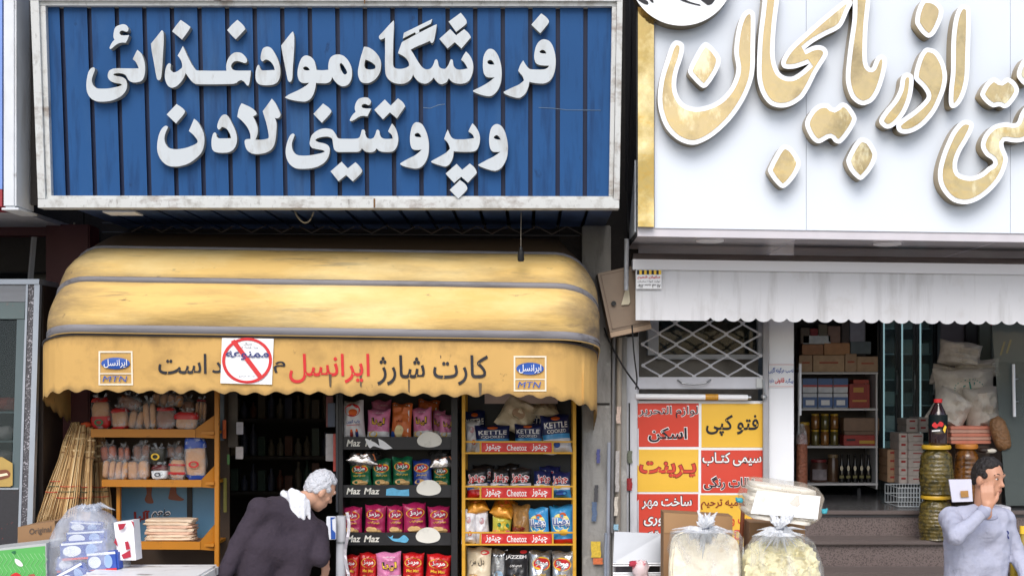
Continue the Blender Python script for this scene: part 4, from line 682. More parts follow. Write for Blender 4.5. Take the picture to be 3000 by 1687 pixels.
def film_bag(px0, px1, y0, y1, d, label, rolls, m, band=None, band2=None, th=.09, tx=None, group='bags of bread on the orange rack', lean=0, cat='bread', name='bread_bag', e=.55, fl=True):
    w, h = (px1-px0)*d/FPX, (y1-y0)*d/FPX; c = P((px0+px1)/2, y1, d); o = thing(name, label, cat, c, group); g = G()
    for k in range(rolls):
        cx = c.x-w/2+w*(k+.5)/rolls; g.blob((cx, d, c.z+h*.47), (w/rolls*.47, th*.42, h*.45), .6, .1, k+px0, 14, 10, m, rot=lean)
    g.build('bread', None, o, True)
    if fl: g = G(); g.blob((c.x, d, c.z+h*.5), (w*.52, th*.52, h*.53), e, .2, px0, 26, 18, film, fs=6, rg=.1)
    if fl:
        for q in range(7): tq = R.uniform(-.7, .7); g.tube([(c.x+w*.2*tq, d, c.z+h*.97), (c.x+w*.3*tq, d-.005, c.z+h*1.04), (c.x+w*.55*tq, d-.01, c.z+h*1.04+R.uniform(.01, .03))], [.006, .004, .009], 5, film)
        g.build('wrapper', None, o, True)
    fr = lambda x, y: Vector((XP(x, d), d-th*.54*max(0, 1-abs((x-(px0+px1)/2)/((px1-px0)*.54))**(2/e))**(e/2)*max(.0, 1-abs((y-(y0+y1)/2)/((y1-y0)*.55))**(2/e))**(e/2)-.006, ZP(y, d)))
    for bd in (band, band2):
        if not bd: continue
        g = G(); v0, v1 = 1-2*bd[1], 1-2*bd[0]; g.blob((c.x, d, c.z+h*.5), (w*.53, th*.535, h*.54), e, .12, px0, 22, 5, bd[2], fs=4, cut=(max(-.985, v0), min(.985, v1))); g.build('printed_band', None, o, True)
    g = G()
    if tx: cx_, cy_, rx_, ry_ = px0+(px1-px0)*(tx[1]+tx[2])/2, y0+(y1-y0)*(tx[3]+tx[4])/2, (px1-px0)*(tx[2]-tx[1])/2, (y1-y0)*(tx[4]-tx[3])/2; g.sm = True; g.poly([[(cx_+rx_*math.cos(q*.393), cy_+ry_*math.sin(q*.393)) for q in range(16)], [(cx_+rx_*.6*math.cos(-q*.393), cy_+ry_*.6*math.sin(-q*.393)) for q in range(16)]], fr, .008, tx[5])
    if g.v: g.build('label', None, o)
    o.rotation_euler = (R.uniform(-.06, .03), R.uniform(-.1, .1), R.uniform(-.22, .22))
    return o
rb = M('red_band', (190, 44, 44), .4, var=.1); bb_ = M('blue_band', (40, 70, 150), .4); gb = M('dark_band', (60, 60, 52), .5)
film_bag(272, 326, 1168, 1254, 10.02, 'tall bread bag with red top and red base at the upper shelf left end', 1, crumb, (0, .13, rb), (.58, .98, rb), tx=('نان', .25, .75, .68, .9, green_ink))
film_bag(330, 380, 1196, 1256, 10.0, 'short bread bag with a red band beside the tall red-topped one', 1, crumb, (.0, .22, rb), (.86, 1, rb))
film_bag(345, 416, 1160, 1200, 10.06, 'long loaf lying tilted on top of the upper shelf bags', 1, crust, lean=.35)
film_bag(376, 422, 1200, 1256, 10.02, 'bag of long rolls in the middle of the upper bread shelf', 2, crumb, lean=.1)
film_bag(420, 458, 1174, 1256, 10.0, 'upright baguette bag with red stripes on the upper bread shelf', 2, crumb, (.1, .96, None) if 0 else None, lean=-.08)
film_bag(447, 535, 1152, 1190, 10.1, 'bag of small round buns piled at the top of the upper shelf', 4, crumb)
film_bag(458, 514, 1194, 1256, 9.99, 'red-edged bread bag right of the baguettes', 1, crust, (0, .16, rb), (.92, 1, rb))
film_bag(514, 580, 1206, 1258, 9.98, 'bread bag with a broad red top and a round flat loaf', 1, crumb, (.06, .42, rb))
film_bag(570, 602, 1172, 1240, 10.12, 'bag of thin breadsticks in the right corner of the upper shelf', 3, crumb, (.0, .08, rb))
film_bag(535, 572, 1170, 1236, 10.14, 'dark brown loaf behind the breadsticks on the upper shelf', 1, crust)
film_bag(298, 344, 1302, 1350, 10.12, 'bag of orange buns at the left back of the second bread shelf', 2, bun)
film_bag(300, 374, 1346, 1404, 10.0, 'bag of four pale rolls at the left of the second bread shelf', 4, crumb); film_bag(376, 442, 1346, 1404, 10.01, 'bag of two fat pale rolls left of the middle of the second shelf', 2, crumb)
film_bag(350, 384, 1306, 1350, 10.14, 'small brown bun bag behind the pale rolls', 2, bun); film_bag(394, 444, 1300, 1350, 10.1, 'bag of brown rolls behind the two fat pale rolls', 2, crust)
film_bag(442, 486, 1310, 1360, 10.06, 'dark bread bag with a yellow ring emblem', 1, crust, (.1, .95, gb), tx=('نان', .2, .8, .3, .7, yel_ink))
film_bag(448, 494, 1362, 1404, 9.99, 'short dark red bread bag with a white picture label', 1, crust, (.0, .3, M('maroon_band', (96, 34, 34), .4)), (.4, .9, paper), tx=('نان', .3, .7, .5, .8, ink))
film_bag(496, 544, 1340, 1404, 10.0, 'bag of sliced toast with a thin red stripe beside the blue-topped one', 1, crumb, (.28, .36, rb), (.62, .74, rb))
film_bag(490, 540, 1304, 1342, 10.14, 'clear bag of dark rolls behind the toast', 2, crust)
film_bag(545, 606, 1280, 1404, 9.99, 'tall toast bag with a blue top, blue base and red oval', 1, crumb, (0, .28, bb_), (.86, 1, bb_), tx=('نان', .2, .7, .56, .72, red_ink))
fb = 'folded flatbreads stacked on the bottom bread shelf'
for k in range(7):
    g = G(); y = 1584-k*9; w0, w1 = 430+R.uniform(-3, 6), 574+R.uniform(-6, 4); zz = ZP(y, 9.98); n = 14; top = []; 
    g.blob(((XP(w0, 10.05)+XP(w1, 10.05))/2, 10.05, zz+.011), ((XP(w1, 10.05)-XP(w0, 10.05))/2, .09, .0125), .35, .1, k, 26, 8, [M('flatbread_cream', (236, 212, 184), .8, var=.15, vs=20, bump=.3), M('flatbread_pink', (226, 186, 160), .8, var=.2, vs=20, bump=.3)][k in (2, 4)], fs=9)
    tag(g.build('flatbread', None, None, True), ['lowest cream flatbread of the stack on the bottom bread shelf', 'second cream flatbread from the bottom of the stack', 'pinkish flatbread, third from the bottom of the stack', 'cream flatbread between the two pinkish ones', 'pinkish flatbread above the middle of the stack', 'cream flatbread just under the top of the stack', 'topmost cream flatbread of the stack'][k], 'flatbread', fb)
# brooms
straw = [M('straw_%d' % i, c, .7, var=.25, vs=30, stretch=(1, 1, .1)) for i, c in enumerate([(206, 174, 124), (176, 140, 92), (222, 196, 150), (134, 100, 64)])]
def broom(tx, ty, bx0, bx1, by, d, label, n=210, sd=0, dt=.1):
    r = random.Random(sd); T = P(tx, ty, d+dt); o = thing('broom', label, 'broom', P((bx0+bx1)/2, by, d), 'straw brooms leaning beside the bread rack'); g = G(); hw = .042
    mid = .36; bnd = []
    for k in range(n):
        u = r.random(); a = r.uniform(0, 6.28); rr = math.sqrt(r.random()); m = straw[r.randrange(4)]
        b = P(bx0+(bx1-bx0)*(.5+.5*rr*math.cos(a)), by+r.uniform(-16, 10), d+.0+.07*rr*math.sin(a)); t = T+Vector((hw*rr*math.cos(a)*.7, hw*rr*math.sin(a)*.7, r.uniform(-.02, .03)))
        p1 = T.lerp(b, mid)+Vector((hw*rr*math.cos(a)*1.1, hw*rr*math.sin(a), 0)) - (b-T)*0; q1 = t.lerp(p1, .5); w = r.choice((.003, .0042, .0052))
        pts = [t, q1, t.lerp(b, mid), t.lerp(b, .7)+Vector((r.uniform(-.01, .01), 0, 0)), b]; g.tube(pts, [w, w, w, w, .0012], 3, m, False)
    g.sm = True; g.build('bristles', None, o)
    for f, c in ((.04, straw[3]), (.1, straw[2]), (.16, straw[3]), (.22, straw[2]), (.28, straw[3])):
        g = G(); c0 = T.lerp(P((bx0+bx1)/2, by, d), f); rr = hw*.8+.01+f*.035
        g.rings([[c0+Vector((rr*math.cos(a*math.pi/10), rr*math.sin(a*math.pi/10), .007*s)) for a in range(20)] for s in (-1, 1)], c, False); g.build('neck_binding', None, o)
    for f, c in ((.58, M('red_thread', (190, 70, 50), .6)), (.63, M('green_thread', (70, 84, 60), .6)), (.69, M('red_thread', (190, 70, 50), .6))):
        g = G(); c0 = T.lerp(P((bx0+bx1)/2, by, d), f); rw = (XP(bx1, d)-XP(bx0, d))/2*f+hw*.35; g.tube([c0+Vector((rw*math.cos(a*math.pi/12), (.07*f+.035)*math.sin(a*math.pi/12), 0)) for a in range(25)], .003, 5, c); g.build('thread', None, o)
broom(222, 1248, 104, 162, 1528, 9.62, 'leftmost straw broom with its bristles swept furthest out', 220, 1, .45); broom(238, 1256, 140, 222, 1548, 9.6, 'widest straw broom in front with red and green threads', 340, 2, .4)
broom(262, 1262, 218, 264, 1545, 9.74, 'straw broom left of the narrow one, third from the left', 200, 3, .3); broom(292, 1280, 268, 330, 1530, 10.08, 'right hand straw broom close to the bread rack', 210, 4); broom(266, 1270, 250, 280, 1530, 10.14, 'narrow straw broom standing behind the others', 120, 5)
g = G(); g.blob(P(255, 1244, 10.05), (.04, .04, .02), .8, .3, 3, 12, 8, M('orange_rag', (214, 88, 44), .7)); tag(g.build('rag', None, None, True), 'small orange rag on top of the straw brooms', 'rag')
# dark interior of the grocery: shelves and bottles
for z, y0 in ((1.84, 0), (1.5, 1), (1.18, 2)):
    sh = tag((lambda g: (g.box(-2.75, -1.82, 13.0, 13.4, z-.03, z, M('dark_shelf', (70, 64, 58), .6)), g.build('shelf_board'))[1])(G()), ['top shelf board deep inside the dark grocery', 'middle shelf board deep inside the dark grocery', 'lowest shelf board deep inside the dark grocery'][y0], 'shelf')
    for k in range(11):
        x = -2.7+k*.082; h = R.uniform(.14, .3); c = R.choice([(130, 120, 104), (80, 104, 92), (130, 84, 66), (90, 96, 120), (150, 142, 126)]); m = M('pack_%d_%d' % c[:2], c, .35)
        g = G(); (g.lathe([(0, 0), (.03, 0), (.032, .01), (.032, h*.6), (.012, h*.78), (.012, h*.97), (0, h)], (x, 13.12, z+.001), 10, m) if k % 3 else g.box(x-.034, x+.034, 13.08, 13.16, z+.001, z+h, m, .004))
        tag(g.build('bottle' if k % 3 else 'packet', None, None, True), ('dim bottle' if k % 3 else 'dim packet')+' on the '+['top', 'middle', 'lowest'][y0]+' shelf deep inside the dark grocery', 'bottle' if k % 3 else 'packet', 'goods on the dark grocery '+['top', 'middle', 'lowest'][y0]+' shelf')
hang = 'sachets hanging by the grocery door'
for i, (x0, x1, y0, y1, d, c, lb) in enumerate([(692, 712, 1236, 1272, 10.3, (190, 190, 200), 'white sachet hanging left of the grocery doorway'), (690, 712, 1308, 1344, 10.3, (206, 200, 200), 'second white sachet hanging below the first by the doorway'), (652, 662, 1230, 1284, 10.2, (206, 100, 50), 'orange strip hanging beside the bread rack post'),
 (640, 656, 1130, 1290, 10.22, (70, 84, 100), 'blue grey sheet hanging behind the bread rack post'), (668, 696, 1150, 1310, 10.34, (74, 66, 58), 'brown strip of sachets at the left of the doorway'), (654, 664, 1400, 1500, 10.25, (120, 116, 50), 'olive strip hanging low beside the bread rack'), (665, 672, 1330, 1360, 10.2, (80, 130, 70), 'small green tag by the bread rack post'),
 (955, 976, 1160, 1250, 10.2, (110, 34, 40), 'dark red strip of packets hanging at the right of the doorway'), (960, 982, 1180, 1250, 10.16, (60, 74, 100), 'navy packet hanging at the right of the doorway'), (954, 978, 1270, 1350, 10.2, (180, 176, 178), 'pale grey packet strip right of the doorway'), (976, 984, 1270, 1380, 10.14, (190, 70, 60), 'thin red and blue strip beside the black rack'), (984, 991, 1150, 1500, 10.1, (52, 56, 64), 'dark vertical rail beside the black rack')]):
    g = G(); g.pbox(x0, x1, y0, y1, d, d+.015, M('hang_%d' % i, c, .35, var=.35, vs=25), .003); tag(g.build('sachet', None, None, True), lb, 'sachet', hang)
# ---------------------------------------------------------------- display cabinet at the far left
DC = thing('display_cabinet', 'glass bakery display cabinet with speckled trim and dark granite base at the left edge', 'display cabinet', (-3.6, 9.8, 0))
spk = M('speckled_trim', (60, 58, 64), .4, var=.7, vs=120, dirt=((190, 188, 196), .8, 90, (1, 1, 1), .55, .6)); sil = M('silver_trim', (152, 160, 170), .3, metal=.3); dgr = M('dark_granite', (34, 34, 42), .3, var=.4, vs=60, dirt=((150, 50, 44), .8, 42, (1, 1, 1), .66, .7))
CD = lambda y: 9.72-.16*(y-832)/855
cm = lambda x, y: P(x, y, CD(y))
def cbar(g, x0, x1, x2, x3, y0, y1, m, pr=0, th=.05): f = [cm(x2, y1), cm(x3, y1), cm(x1, y0), cm(x0, y0)]; f = [p+Vector((0, -pr, 0)) for p in f]; g.hexa(f, [p+Vector((0, th, 0)) for p in f], m)
YB = 2120
ex = lambda a, b: b+(b-a)*(YB-1687)/(1687-832)
for (a, b, c, d_, m, nm) in ((78, 84, 50, 58, sil, 'trim_edge'), (84.3, 102, 58.3, 76, spk, 'speckled_trim'), (102.3, 118, 76.3, 92, sil, 'trim_edge')):
    g = G(); cbar(g, a, b, ex(a, c), ex(b, d_), 834, YB, m, .012 if m is sil else .004); g.build(nm, None, DC)
g = G(); cbar(g, -420, 118, -420, 117, 818, 833, sil, .02, .4); g.build('top_edge', None, DC)
g = G(); cbar(g, -420, 78, -420, 74, 834, 884, M('header_grey', (120, 124, 130), .4, var=.15, stretch=(1, 1, 9)), .003); cbar(g, -420, 73.5, -420, 71, 885, 934, M('header_glass', (84, 100, 100), .15, dirt=((140, 90, 80), .5, 30, (1, 1, 1), .62, .68)), .0); g.build('header', None, DC)
g = G(); cbar(g, -420, 50, -420, 30, 938, 1428, glassd, 0, .006); g.build('glass_pane', None, DC)
g = G(); cbar(g, 50, 74, 34, 56, 936, 1428, M('inner_frame', (78, 94, 98), .3), .002, .03); g.build('inner_frame', None, DC)
g = G(); cbar(g, -420, 56, -420, 55, 1428, 1433, sil, .008); cbar(g, -420, 56, -420, 36, 1434, YB, dgr, .002); g.build('granite_base', None, DC)
g = G(); xs_ = cm(118, 834).x; g.box(-5.6, xs_, 10.26, 10.3, .01, ZP(832, 9.72), black); g.box(xs_-.035, xs_-.004, 9.79, 10.26, .01, ZP(834, 9.74), M('cabinet_side', (52, 42, 36), .5)); g.build('carcass', None, DC)
for i, y in enumerate((1205, 1290, 1362)):
    g = G(); g.box(-5.5, -3.52, 9.9, 10.2, ZP(y, 9.9)-.012, ZP(y, 9.9), M('cabinet_shelf', (120, 140, 144), .3)); g.build('shelf', None, DC)
for i, (x, y, c, lb) in enumerate([(12, 1150, (150, 60, 40), 'reddish loaf on the upper cabinet shelf'), (50, 1196, (120, 56, 44), 'dark red loaf right on the upper cabinet shelf'), (10, 1265, (150, 150, 150), 'pale tray on the middle cabinet shelf'), (14, 1340, (110, 110, 112), 'grey tray on the lower cabinet shelf')]):
    g = G(); zc = ZP((1205, 1205, 1290, 1362)[i], 9.9); g.blob((XP(x, 10), 10.0, zc+.045), (.09, .1, .05), .7, .2, i, m=M('cab_%d' % i, c, .6)); tag(g.build('pastry', None, None, True), lb, 'pastry', 'things inside the left display cabinet')
g = G(); g.poly([smooth_loop("-30,1336c 10,1338c 40,1356c 40,1420c 32,1424c -30,1424c")], lambda x, y: cm(x, y)+Vector((0, -.02, 0)), 0, M('card_yellow', (176, 146, 76), .5, var=.2, vs=14), .003); PC = tag(g.build('price_card'), 'yellow picture card of a sandwich stuck on the left display cabinet glass', 'card')
g = G(); g.poly([smooth_loop("-20,1380c 20,1374 34,1384c 30,1396 6,1404c -20,1402c")], lambda x, y: cm(x, y)+Vector((0, -.02, 0)), .003, M('sandwich_print', (120, 66, 40), .6)); g.poly([[(-20, 1392), (24, 1384), (28, 1390), (-20, 1400)]], lambda x, y: cm(x, y)+Vector((0, -.02, 0)), .005, M('cream_print', (240, 226, 190), .6)); g.build('print', None, PC)
g = G(); g.tube([P(100, 694, 9.95), P(88, 832, 9.95)], .02, 4, M('grey_post', (120, 120, 122), .5)); tag(g.build('post'), 'short grey post leaning on top of the left display cabinet', 'post')
# ---------------------------------------------------------------- foreground goods on the left
g = G(); f = [P(0-60, 1608, 8.5), P(138, 1590, 8.42), P(140, 1800, 8.42), P(-60, 1800, 8.5)]
GB = thing('carton', 'bright green printed carton with a bird picture in the lower left corner', 'carton', P(60, 1800, 8.6))
f = [P(-60, 1810, 8.4), P(140, 1810, 8.4), P(135, 1590, 8.4), P(-60, 1612, 8.4)]; g = G(); g.hexa(f, [p+Vector((.02, .3, 0)) for p in f], M('carton_side', (186, 190, 190), .5)); g.build('box', None, GB)
g = G(); gf = lambda x, y: P(x, y, 8.397); g.poly([[(-60, 1810), (137, 1810), (132, 1598), (-60, 1618)]], gf, 0, M('carton_green', (92, 178, 92), .45, var=.12, vs=3))
wl = M('pale_green_line', (176, 224, 170), .5)
for k in range(15):
    x = -50+k*13; g.tube([gf(x+(7 if j % 2 else -5), 1800-j*18)+Vector((0, -.002, 0)) for j in range(11) if 1800-j*18 > 1622-(x+60)*.1], .0012, 4, wl)
g.poly([smooth_loop("44,1636 58,1640 68,1654 60,1658 48,1650")], gf, .004, white_ink); g.poly([smooth_loop("32,1684 50,1676 66,1690 50,1698 36,1694")], gf, .004, red_ink); g.poly([smooth_loop("84,1684 100,1680 104,1690 90,1694")], gf, .004, M('bird_brown', (170, 90, 70), .5)); g.poly([smooth_loop("34,1616 46,1612 44,1622")], gf, .004, green_ink); g.build('print', None, GB)
CO = thing('carton', 'brown cardboard carton with the word Original behind the green carton', 'carton', P(105, 1700, 8.9))
f = [P(52, 1790, 8.75), P(172, 1776, 8.75), P(160, 1526, 8.75), P(52, 1543, 8.75)]; g = G(); g.hexa(f, [p+Vector((.02, .3, 0)) for p in f], card); g.build('box', None, CO)
g = G(); g.sm = True; g.text('Original', 86, 150, 1544, 1566, lambda x, y: P(x, y-(x-100)*.14+2, 8.747), .002, M('grey_ink', (90, 76, 66), .6), .012); g.build('lettering', None, CO)
# bag of tissue packs
TPm = M('tissue_blue', (54, 84, 168), .35, var=.2, vs=10); TPw = M('tissue_white', (232, 236, 242), .4); TPl = M('tissue_light', (150, 176, 220), .35)
TPK = None; tp = 'tissue packs inside the clear plastic bag'
def tissue(px, py, w, h, d, rot, label, c=0):
    global TPK
    loc = P(px, py, d)
    if TPK is None:
        o = thing('tissue_pack', label, 'tissue pack', (0, 0, 0), tp); ORG[o.name] = Vector(); W_, H_ = .22, .12
        g = G(); g.box(-.11, .11, -.04, .04, 0, .12, TPm, .012); g.build('pack', None, o, True)
        g = G(); mm = lambda x, y: Vector((x, -.0405, y)); g.poly([[(-.05+.045*math.cos(a*.393), .06+.035*math.sin(a*.393)) for a in range(16)]], mm, .002, TPw); g.poly([[(.045+.03*math.cos(a*.393), .06+.04*math.sin(a*.393)) for a in range(16)]], mm, .002, TPl); g.poly([[(-.1, .004), (.1, .004), (.1, .018), (-.1, .018)]], mm, .002, red_ink); g.poly([[(-.1, .1), (.1, .1), (.1, .114), (-.1, .114)]], mm, .002, TPw); g.build('print', None, o)
        TPK = o; move(o, loc, rot, (w/.22, w/.22, h/.12)); return
    tag(dup(TPK, loc, rot, (w/.22, w/.22, h/.12)), label, 'tissue pack', tp)
for a in [(260, 1596, .24, .09, 8.5, (0, -.05, 0), 'uppermost wide tissue pack in the bag'), (248, 1636, .26, .11, 8.45, (0, -.06, .1), 'wide tissue pack with white ovals in the middle of the bag'), (215, 1680, .2, .1, 8.46, (0, .15, .2), 'tissue pack low at the left of the bag'), (310, 1672, .2, .12, 8.42, (0, -.1, -.2), 'tissue pack low at the right of the bag'),
          (236, 1718, .18, .13, 8.4, (0, -.5, 0), 'tilted tissue pack at the bottom of the bag'), (305, 1724, .22, .1, 8.4, (0, .1, 0), 'tissue pack lying at the bottom right of the bag'), (185, 1730, .16, .12, 8.42, (0, .7, 0), 'steeply tilted tissue pack at the bottom left of the bag'), (255, 1560, .2, .07, 8.6, (0, .05, 0), 'pale tissue pack at the back near the top of the bag')]: tissue(*a)
film2 = M('cloudy_bag_film', (226, 232, 244), .2, var=0, vs=6, trans=.22, bump=1.0, bs=16)
PBG = thing('plastic_bag', 'big clear plastic bag gathered at the top and full of blue tissue packs', 'bag', P(262, 1800, 8.5))
k = []; nn = 40; pr = [(1478, 20, .02), (1490, 46, .05), (1504, 66, .08), (1530, 88, .1), (1575, 108, .12), (1620, 118, .13), (1680, 122, .14), (1740, 120, .14), (1800, 110, .12)]
for y, hw, hd in pr:
    row = []
    for j in range(nn):
        a = 2*math.pi*j/nn; n = 1+.09*noise.noise(Vector((math.cos(a)*2.2, math.sin(a)*2.2, y*.02)))+.05*math.sin(a*9+y*.03)*(1 if y < 1540 else .4)
        cx = 256+(y-1478)*.03+(16 if y < 1500 else 0)*-.5; p = P(cx, y, 8.5); row.append(p+Vector((hw*8.5/FPX*math.copysign(abs(math.cos(a))**.7, math.cos(a))*n, hd*math.sin(a)*n, 0)))
    k.append(row)
g = G(); g.rings(k, film2); g.build('bag_film', None, PBG, True)
g = G()
for i in range(9): a = -1.2+i*.3; g.tube([P(250+i*3, 1496, 8.48), P(240+i*8, 1482-R.uniform(0, 8), 8.46+R.uniform(-.03, .03)), P(225+i*14, 1500-R.uniform(0, 16), 8.45)], [.01, .012, .002], 5, film2)
g.build('gathered_top', None, PBG, True)
g = G(); f = [P(346, 1640, 8.4), P(398, 1640, 8.4), P(390, 1523, 8.42), P(333, 1530, 8.42)]; g.hexa(f, [p+Vector((.01, .1, 0)) for p in f], M('napkin_white', (238, 238, 242), .4)); NK = tag(g.build('napkin_pack'), 'white napkin pack with red corners standing beside the plastic bag', 'napkin pack')
g = G(); nf = lambda x, y: P(x, y, 8.394); [g.poly([q], nf, .003, M('crimson_ink', (170, 30, 56), .5)) for q in ([(345, 1534), (370, 1532), (362, 1548), (350, 1552)], [(384, 1524), (392, 1528), (394, 1546)], [(356, 1624), (382, 1610), (384, 1630), (362, 1636)], [(334, 1588), (340, 1574), (346, 1600)], [(366, 1586), (376, 1584), (382, 1606), (370, 1610)])]; g.build('print', None, NK)
# white freezer
FR = thing('chest_freezer', 'white chest freezer top streaked with brown dirt at the bottom edge', 'freezer', P(445, 2100, 8.2))
fw = M('freezer_white', (240, 240, 238), .4, var=.02, dirt=[((84, 56, 40), .85, 5, (1, 2.5, 1), .57, .68), ((190, 180, 170), .4, 3, (1, 1, 1), .5, .7)])
zt = ZP(1652, 8.62); g = G(); g.box(XP(262, 8.3), XP(606, 8.3), 8.0, 8.62, zt-.07, zt, fw, .012); g.build('lid', None, FR); g = G(); g.box(XP(270, 8.3), XP(600, 8.3), 8.02, 8.6, .001, zt-.075, M('freezer_body', (232, 234, 236), .4), .01); g.build('body', None, FR)
ST = thing('market_stall', 'low wooden stand carrying cartons and bags at the lower left', 'stand', (XP(150, 8.5), 8.5, 0))
g = G(); g.box(-3.35, -2.24, 8.12, 8.9, ZP(1800, 8.5)-.05, ZP(1812, 8.4)-.002, wood); g.build('top', None, ST)
for x in (-3.3, -2.32):
    for y in (8.17, 8.82): g = G(); g.box(x, x+.05, y, y+.05, .001, ZP(1800, 8.5)-.052, wood); g.build('leg', None, ST)
# ---------------------------------------------------------------- right hand awning, meter box, grille, banner
A2 = thing('awning', 'white roll-out awning with a straight then scalloped valance under the white sign', 'awning', (2.2, 9.55, ZP(940, 9.76)))
sl2 = lambda x: (x-1855)*.0135
g = G(); f = [P(1854, 789, 9.74), P(3420, 789+sl2(3420), 9.74), P(3420, 759+sl2(3420), 9.74), P(1854, 759, 9.74)]; g.hexa(f, [p+Vector((0, .12, 0)) for p in f], M('cassette_white', (214, 215, 220), .3, var=.05, stretch=(.3, 1, 1))); g.build('cassette', None, A2)
g = G(); f = [P(1856, 758, 9.76), P(3420, 758+sl2(3420), 9.76), P(3420, 742+sl2(3420), 9.87), P(1856, 742, 9.87)]; g.hexa(f, [p+Vector((0, .1, -.02)) for p in f], M('cassette_top', (112, 102, 98), .6, dirt=((70, 62, 58), .6, 5, (.5, 1, 3), .45, .7))); g.build('roller_cover', None, A2)
g = G(); g.sm = True; D3 = 9.765; pts = []
x = 1862.0; cols = []
while x < 3420:
    if x < 2066: yb = 938+sl2(x)*.6
    else: u = ((x-2081)/44.85) % 1.0; yb = 941-15.5*(1-max(0, 1-(2*u-1)**2)**.5)+(x-2081)*.012
    cols.append((x, yb)); x += 3.45
rows = []
for i in range(8):
    row = []
    for x, yb in cols:
        y0 = 789+sl2(x); p = P(x, y0+(yb-y0)*i/7, D3); p.y += (.012*math.sin(p.x*5)+.005*math.sin(p.x*13+1))*i/7; row.append(p)
    rows.append(row)
m = len(cols); g.add([q for r_ in rows for q in r_], [(a*m+j, (a+1)*m+j, (a+1)*m+j+1, a*m+j+1) for a in range(7) for j in range(m-1)], tarw); v2 = g.build('valance', None, A2, True)
SK = tag((lambda g: (g.pbox(1864, 1938, 790.5, 846, 9.735, 9.738, paper), g.build('sticker'))[1])(G()), 'small sticker with a yellow and black striped top on the white valance', 'sticker')
g = G(); g.sm = True; mk = lambda x, y: P(x, y, 9.733)
for k in range(10): g.poly([[(1866+k*7.1, 804), (1873.1+k*7.1, 804), (1873.1+k*7.1, 791.5), (1866+k*7.1, 791.5)]], mk, .001, ink if k % 2 == 0 else yel_ink)
g.text('سایبان شمیم', 1868, 1934, 807, 818, mk, .002, red_ink, .03); g.text('تولید انواع سایبان', 1868, 1934, 821, 829, mk, .002, ink); g.text('۰۹۱۲ ۳۳۳ ۴۳ ۱۷', 1868, 1935, 831, 843, mk, .002, ink, .02); g.build('print', None, SK)
MB = thing('meter_box', 'tilted beige steel meter box with a round lock on the grey pillar', 'meter box', P(1835, 985, 10.0))
mbm = M('meter_beige', (140, 122, 104), .5, var=.06, dirt=((110, 96, 84), .4, 5, (1, 1, .6), .5, .75)); mbs = M('meter_edge', (118, 98, 82), .55); mbu = M('meter_lower', (172, 148, 124), .5)
bx = lambda a, b, d=9.9: P(1750+a*.978+b*.21, 801-a*.21+b*.978, d)
g = G(); f = [bx(0, 176), bx(122, 176), bx(122, 0), bx(0, 0)]; g.hexa(f, [p+Vector((0, .3, 0)) for p in f], mbm); g.build('body', None, MB)
g = G(); f = [bx(10, 168, 9.893), bx(114, 168, 9.893), bx(114, 9, 9.893), bx(10, 9, 9.893)]; g.hexa(f, [p+Vector((0, .006, 0)) for p in f], mbm)
for a in ((8, 7, 116, 9), (8, 168, 116, 170), (8, 7, 10, 170)): g.quad(bx(a[0], a[3], 9.896), bx(a[2], a[3], 9.896), bx(a[2], a[1], 9.896), bx(a[0], a[1], 9.896), mbs)
dr_ = g.build('door', None, MB)
g = G(); f = [bx(0, 191, 9.9), bx(122, 191, 9.9), bx(122, 177, 9.9), bx(0, 177, 9.9)]; g.hexa(f, [p+Vector((0, .3, 0)) for p in f], mbu); g.build('base_lip', None, MB)
c = bx(28, 96, 9.89); g = G(); g.tube([c, c+Vector((0, -.02, 0))], .017, 14, black); g.build('lock', None, dr_)
g = G(); g.poly([[(1834, 842), (1842, 838), (1846, 885), (1842, 892), (1820, 893)]], lambda x, y: P(x, y, 9.875), 0, M('ivory_tag', (214, 206, 180), .5), .004); tag(g.build('tag'), 'ivory triangular tag hanging on the door of the beige meter box', 'tag')
pipes = 'pipes on the grey pillar'
for (x, y0, y1, d, r, c, lb) in [(1836, 700, 850, 9.8, .016, (164, 168, 174), 'white metal conduit down past the meter box'), (1784, 1295, 1700, 10.16, .013, (150, 156, 168), 'slim light blue grey pipe at the foot of the grey pillar'), (1798, 990, 1560, 10.22, .012, (120, 120, 122), 'thin grey conduit running down the grey pillar'), (1815, 990, 1560, 10.24, .02, (150, 142, 130), 'stained beige pipe with paper scraps on the right of the grey pillar'), (1775, 1560, 1700, 10.15, .012, (140, 150, 166), 'short blue grey pipe low on the grey pillar')]:
    g = G(); g.tube([P(x, y0, d), P(x-(y1-y0)*.01, y1, d)], r, 10, M('pipe_%d' % x, c, .5, dirt=((90, 80, 70), .6, 8, (1, 1, .4), .55, .7))); tag(g.build('pipe', None, None, True), lb, 'pipe', pipes)
scr = 'stickers on the grey pillar and door jamb'
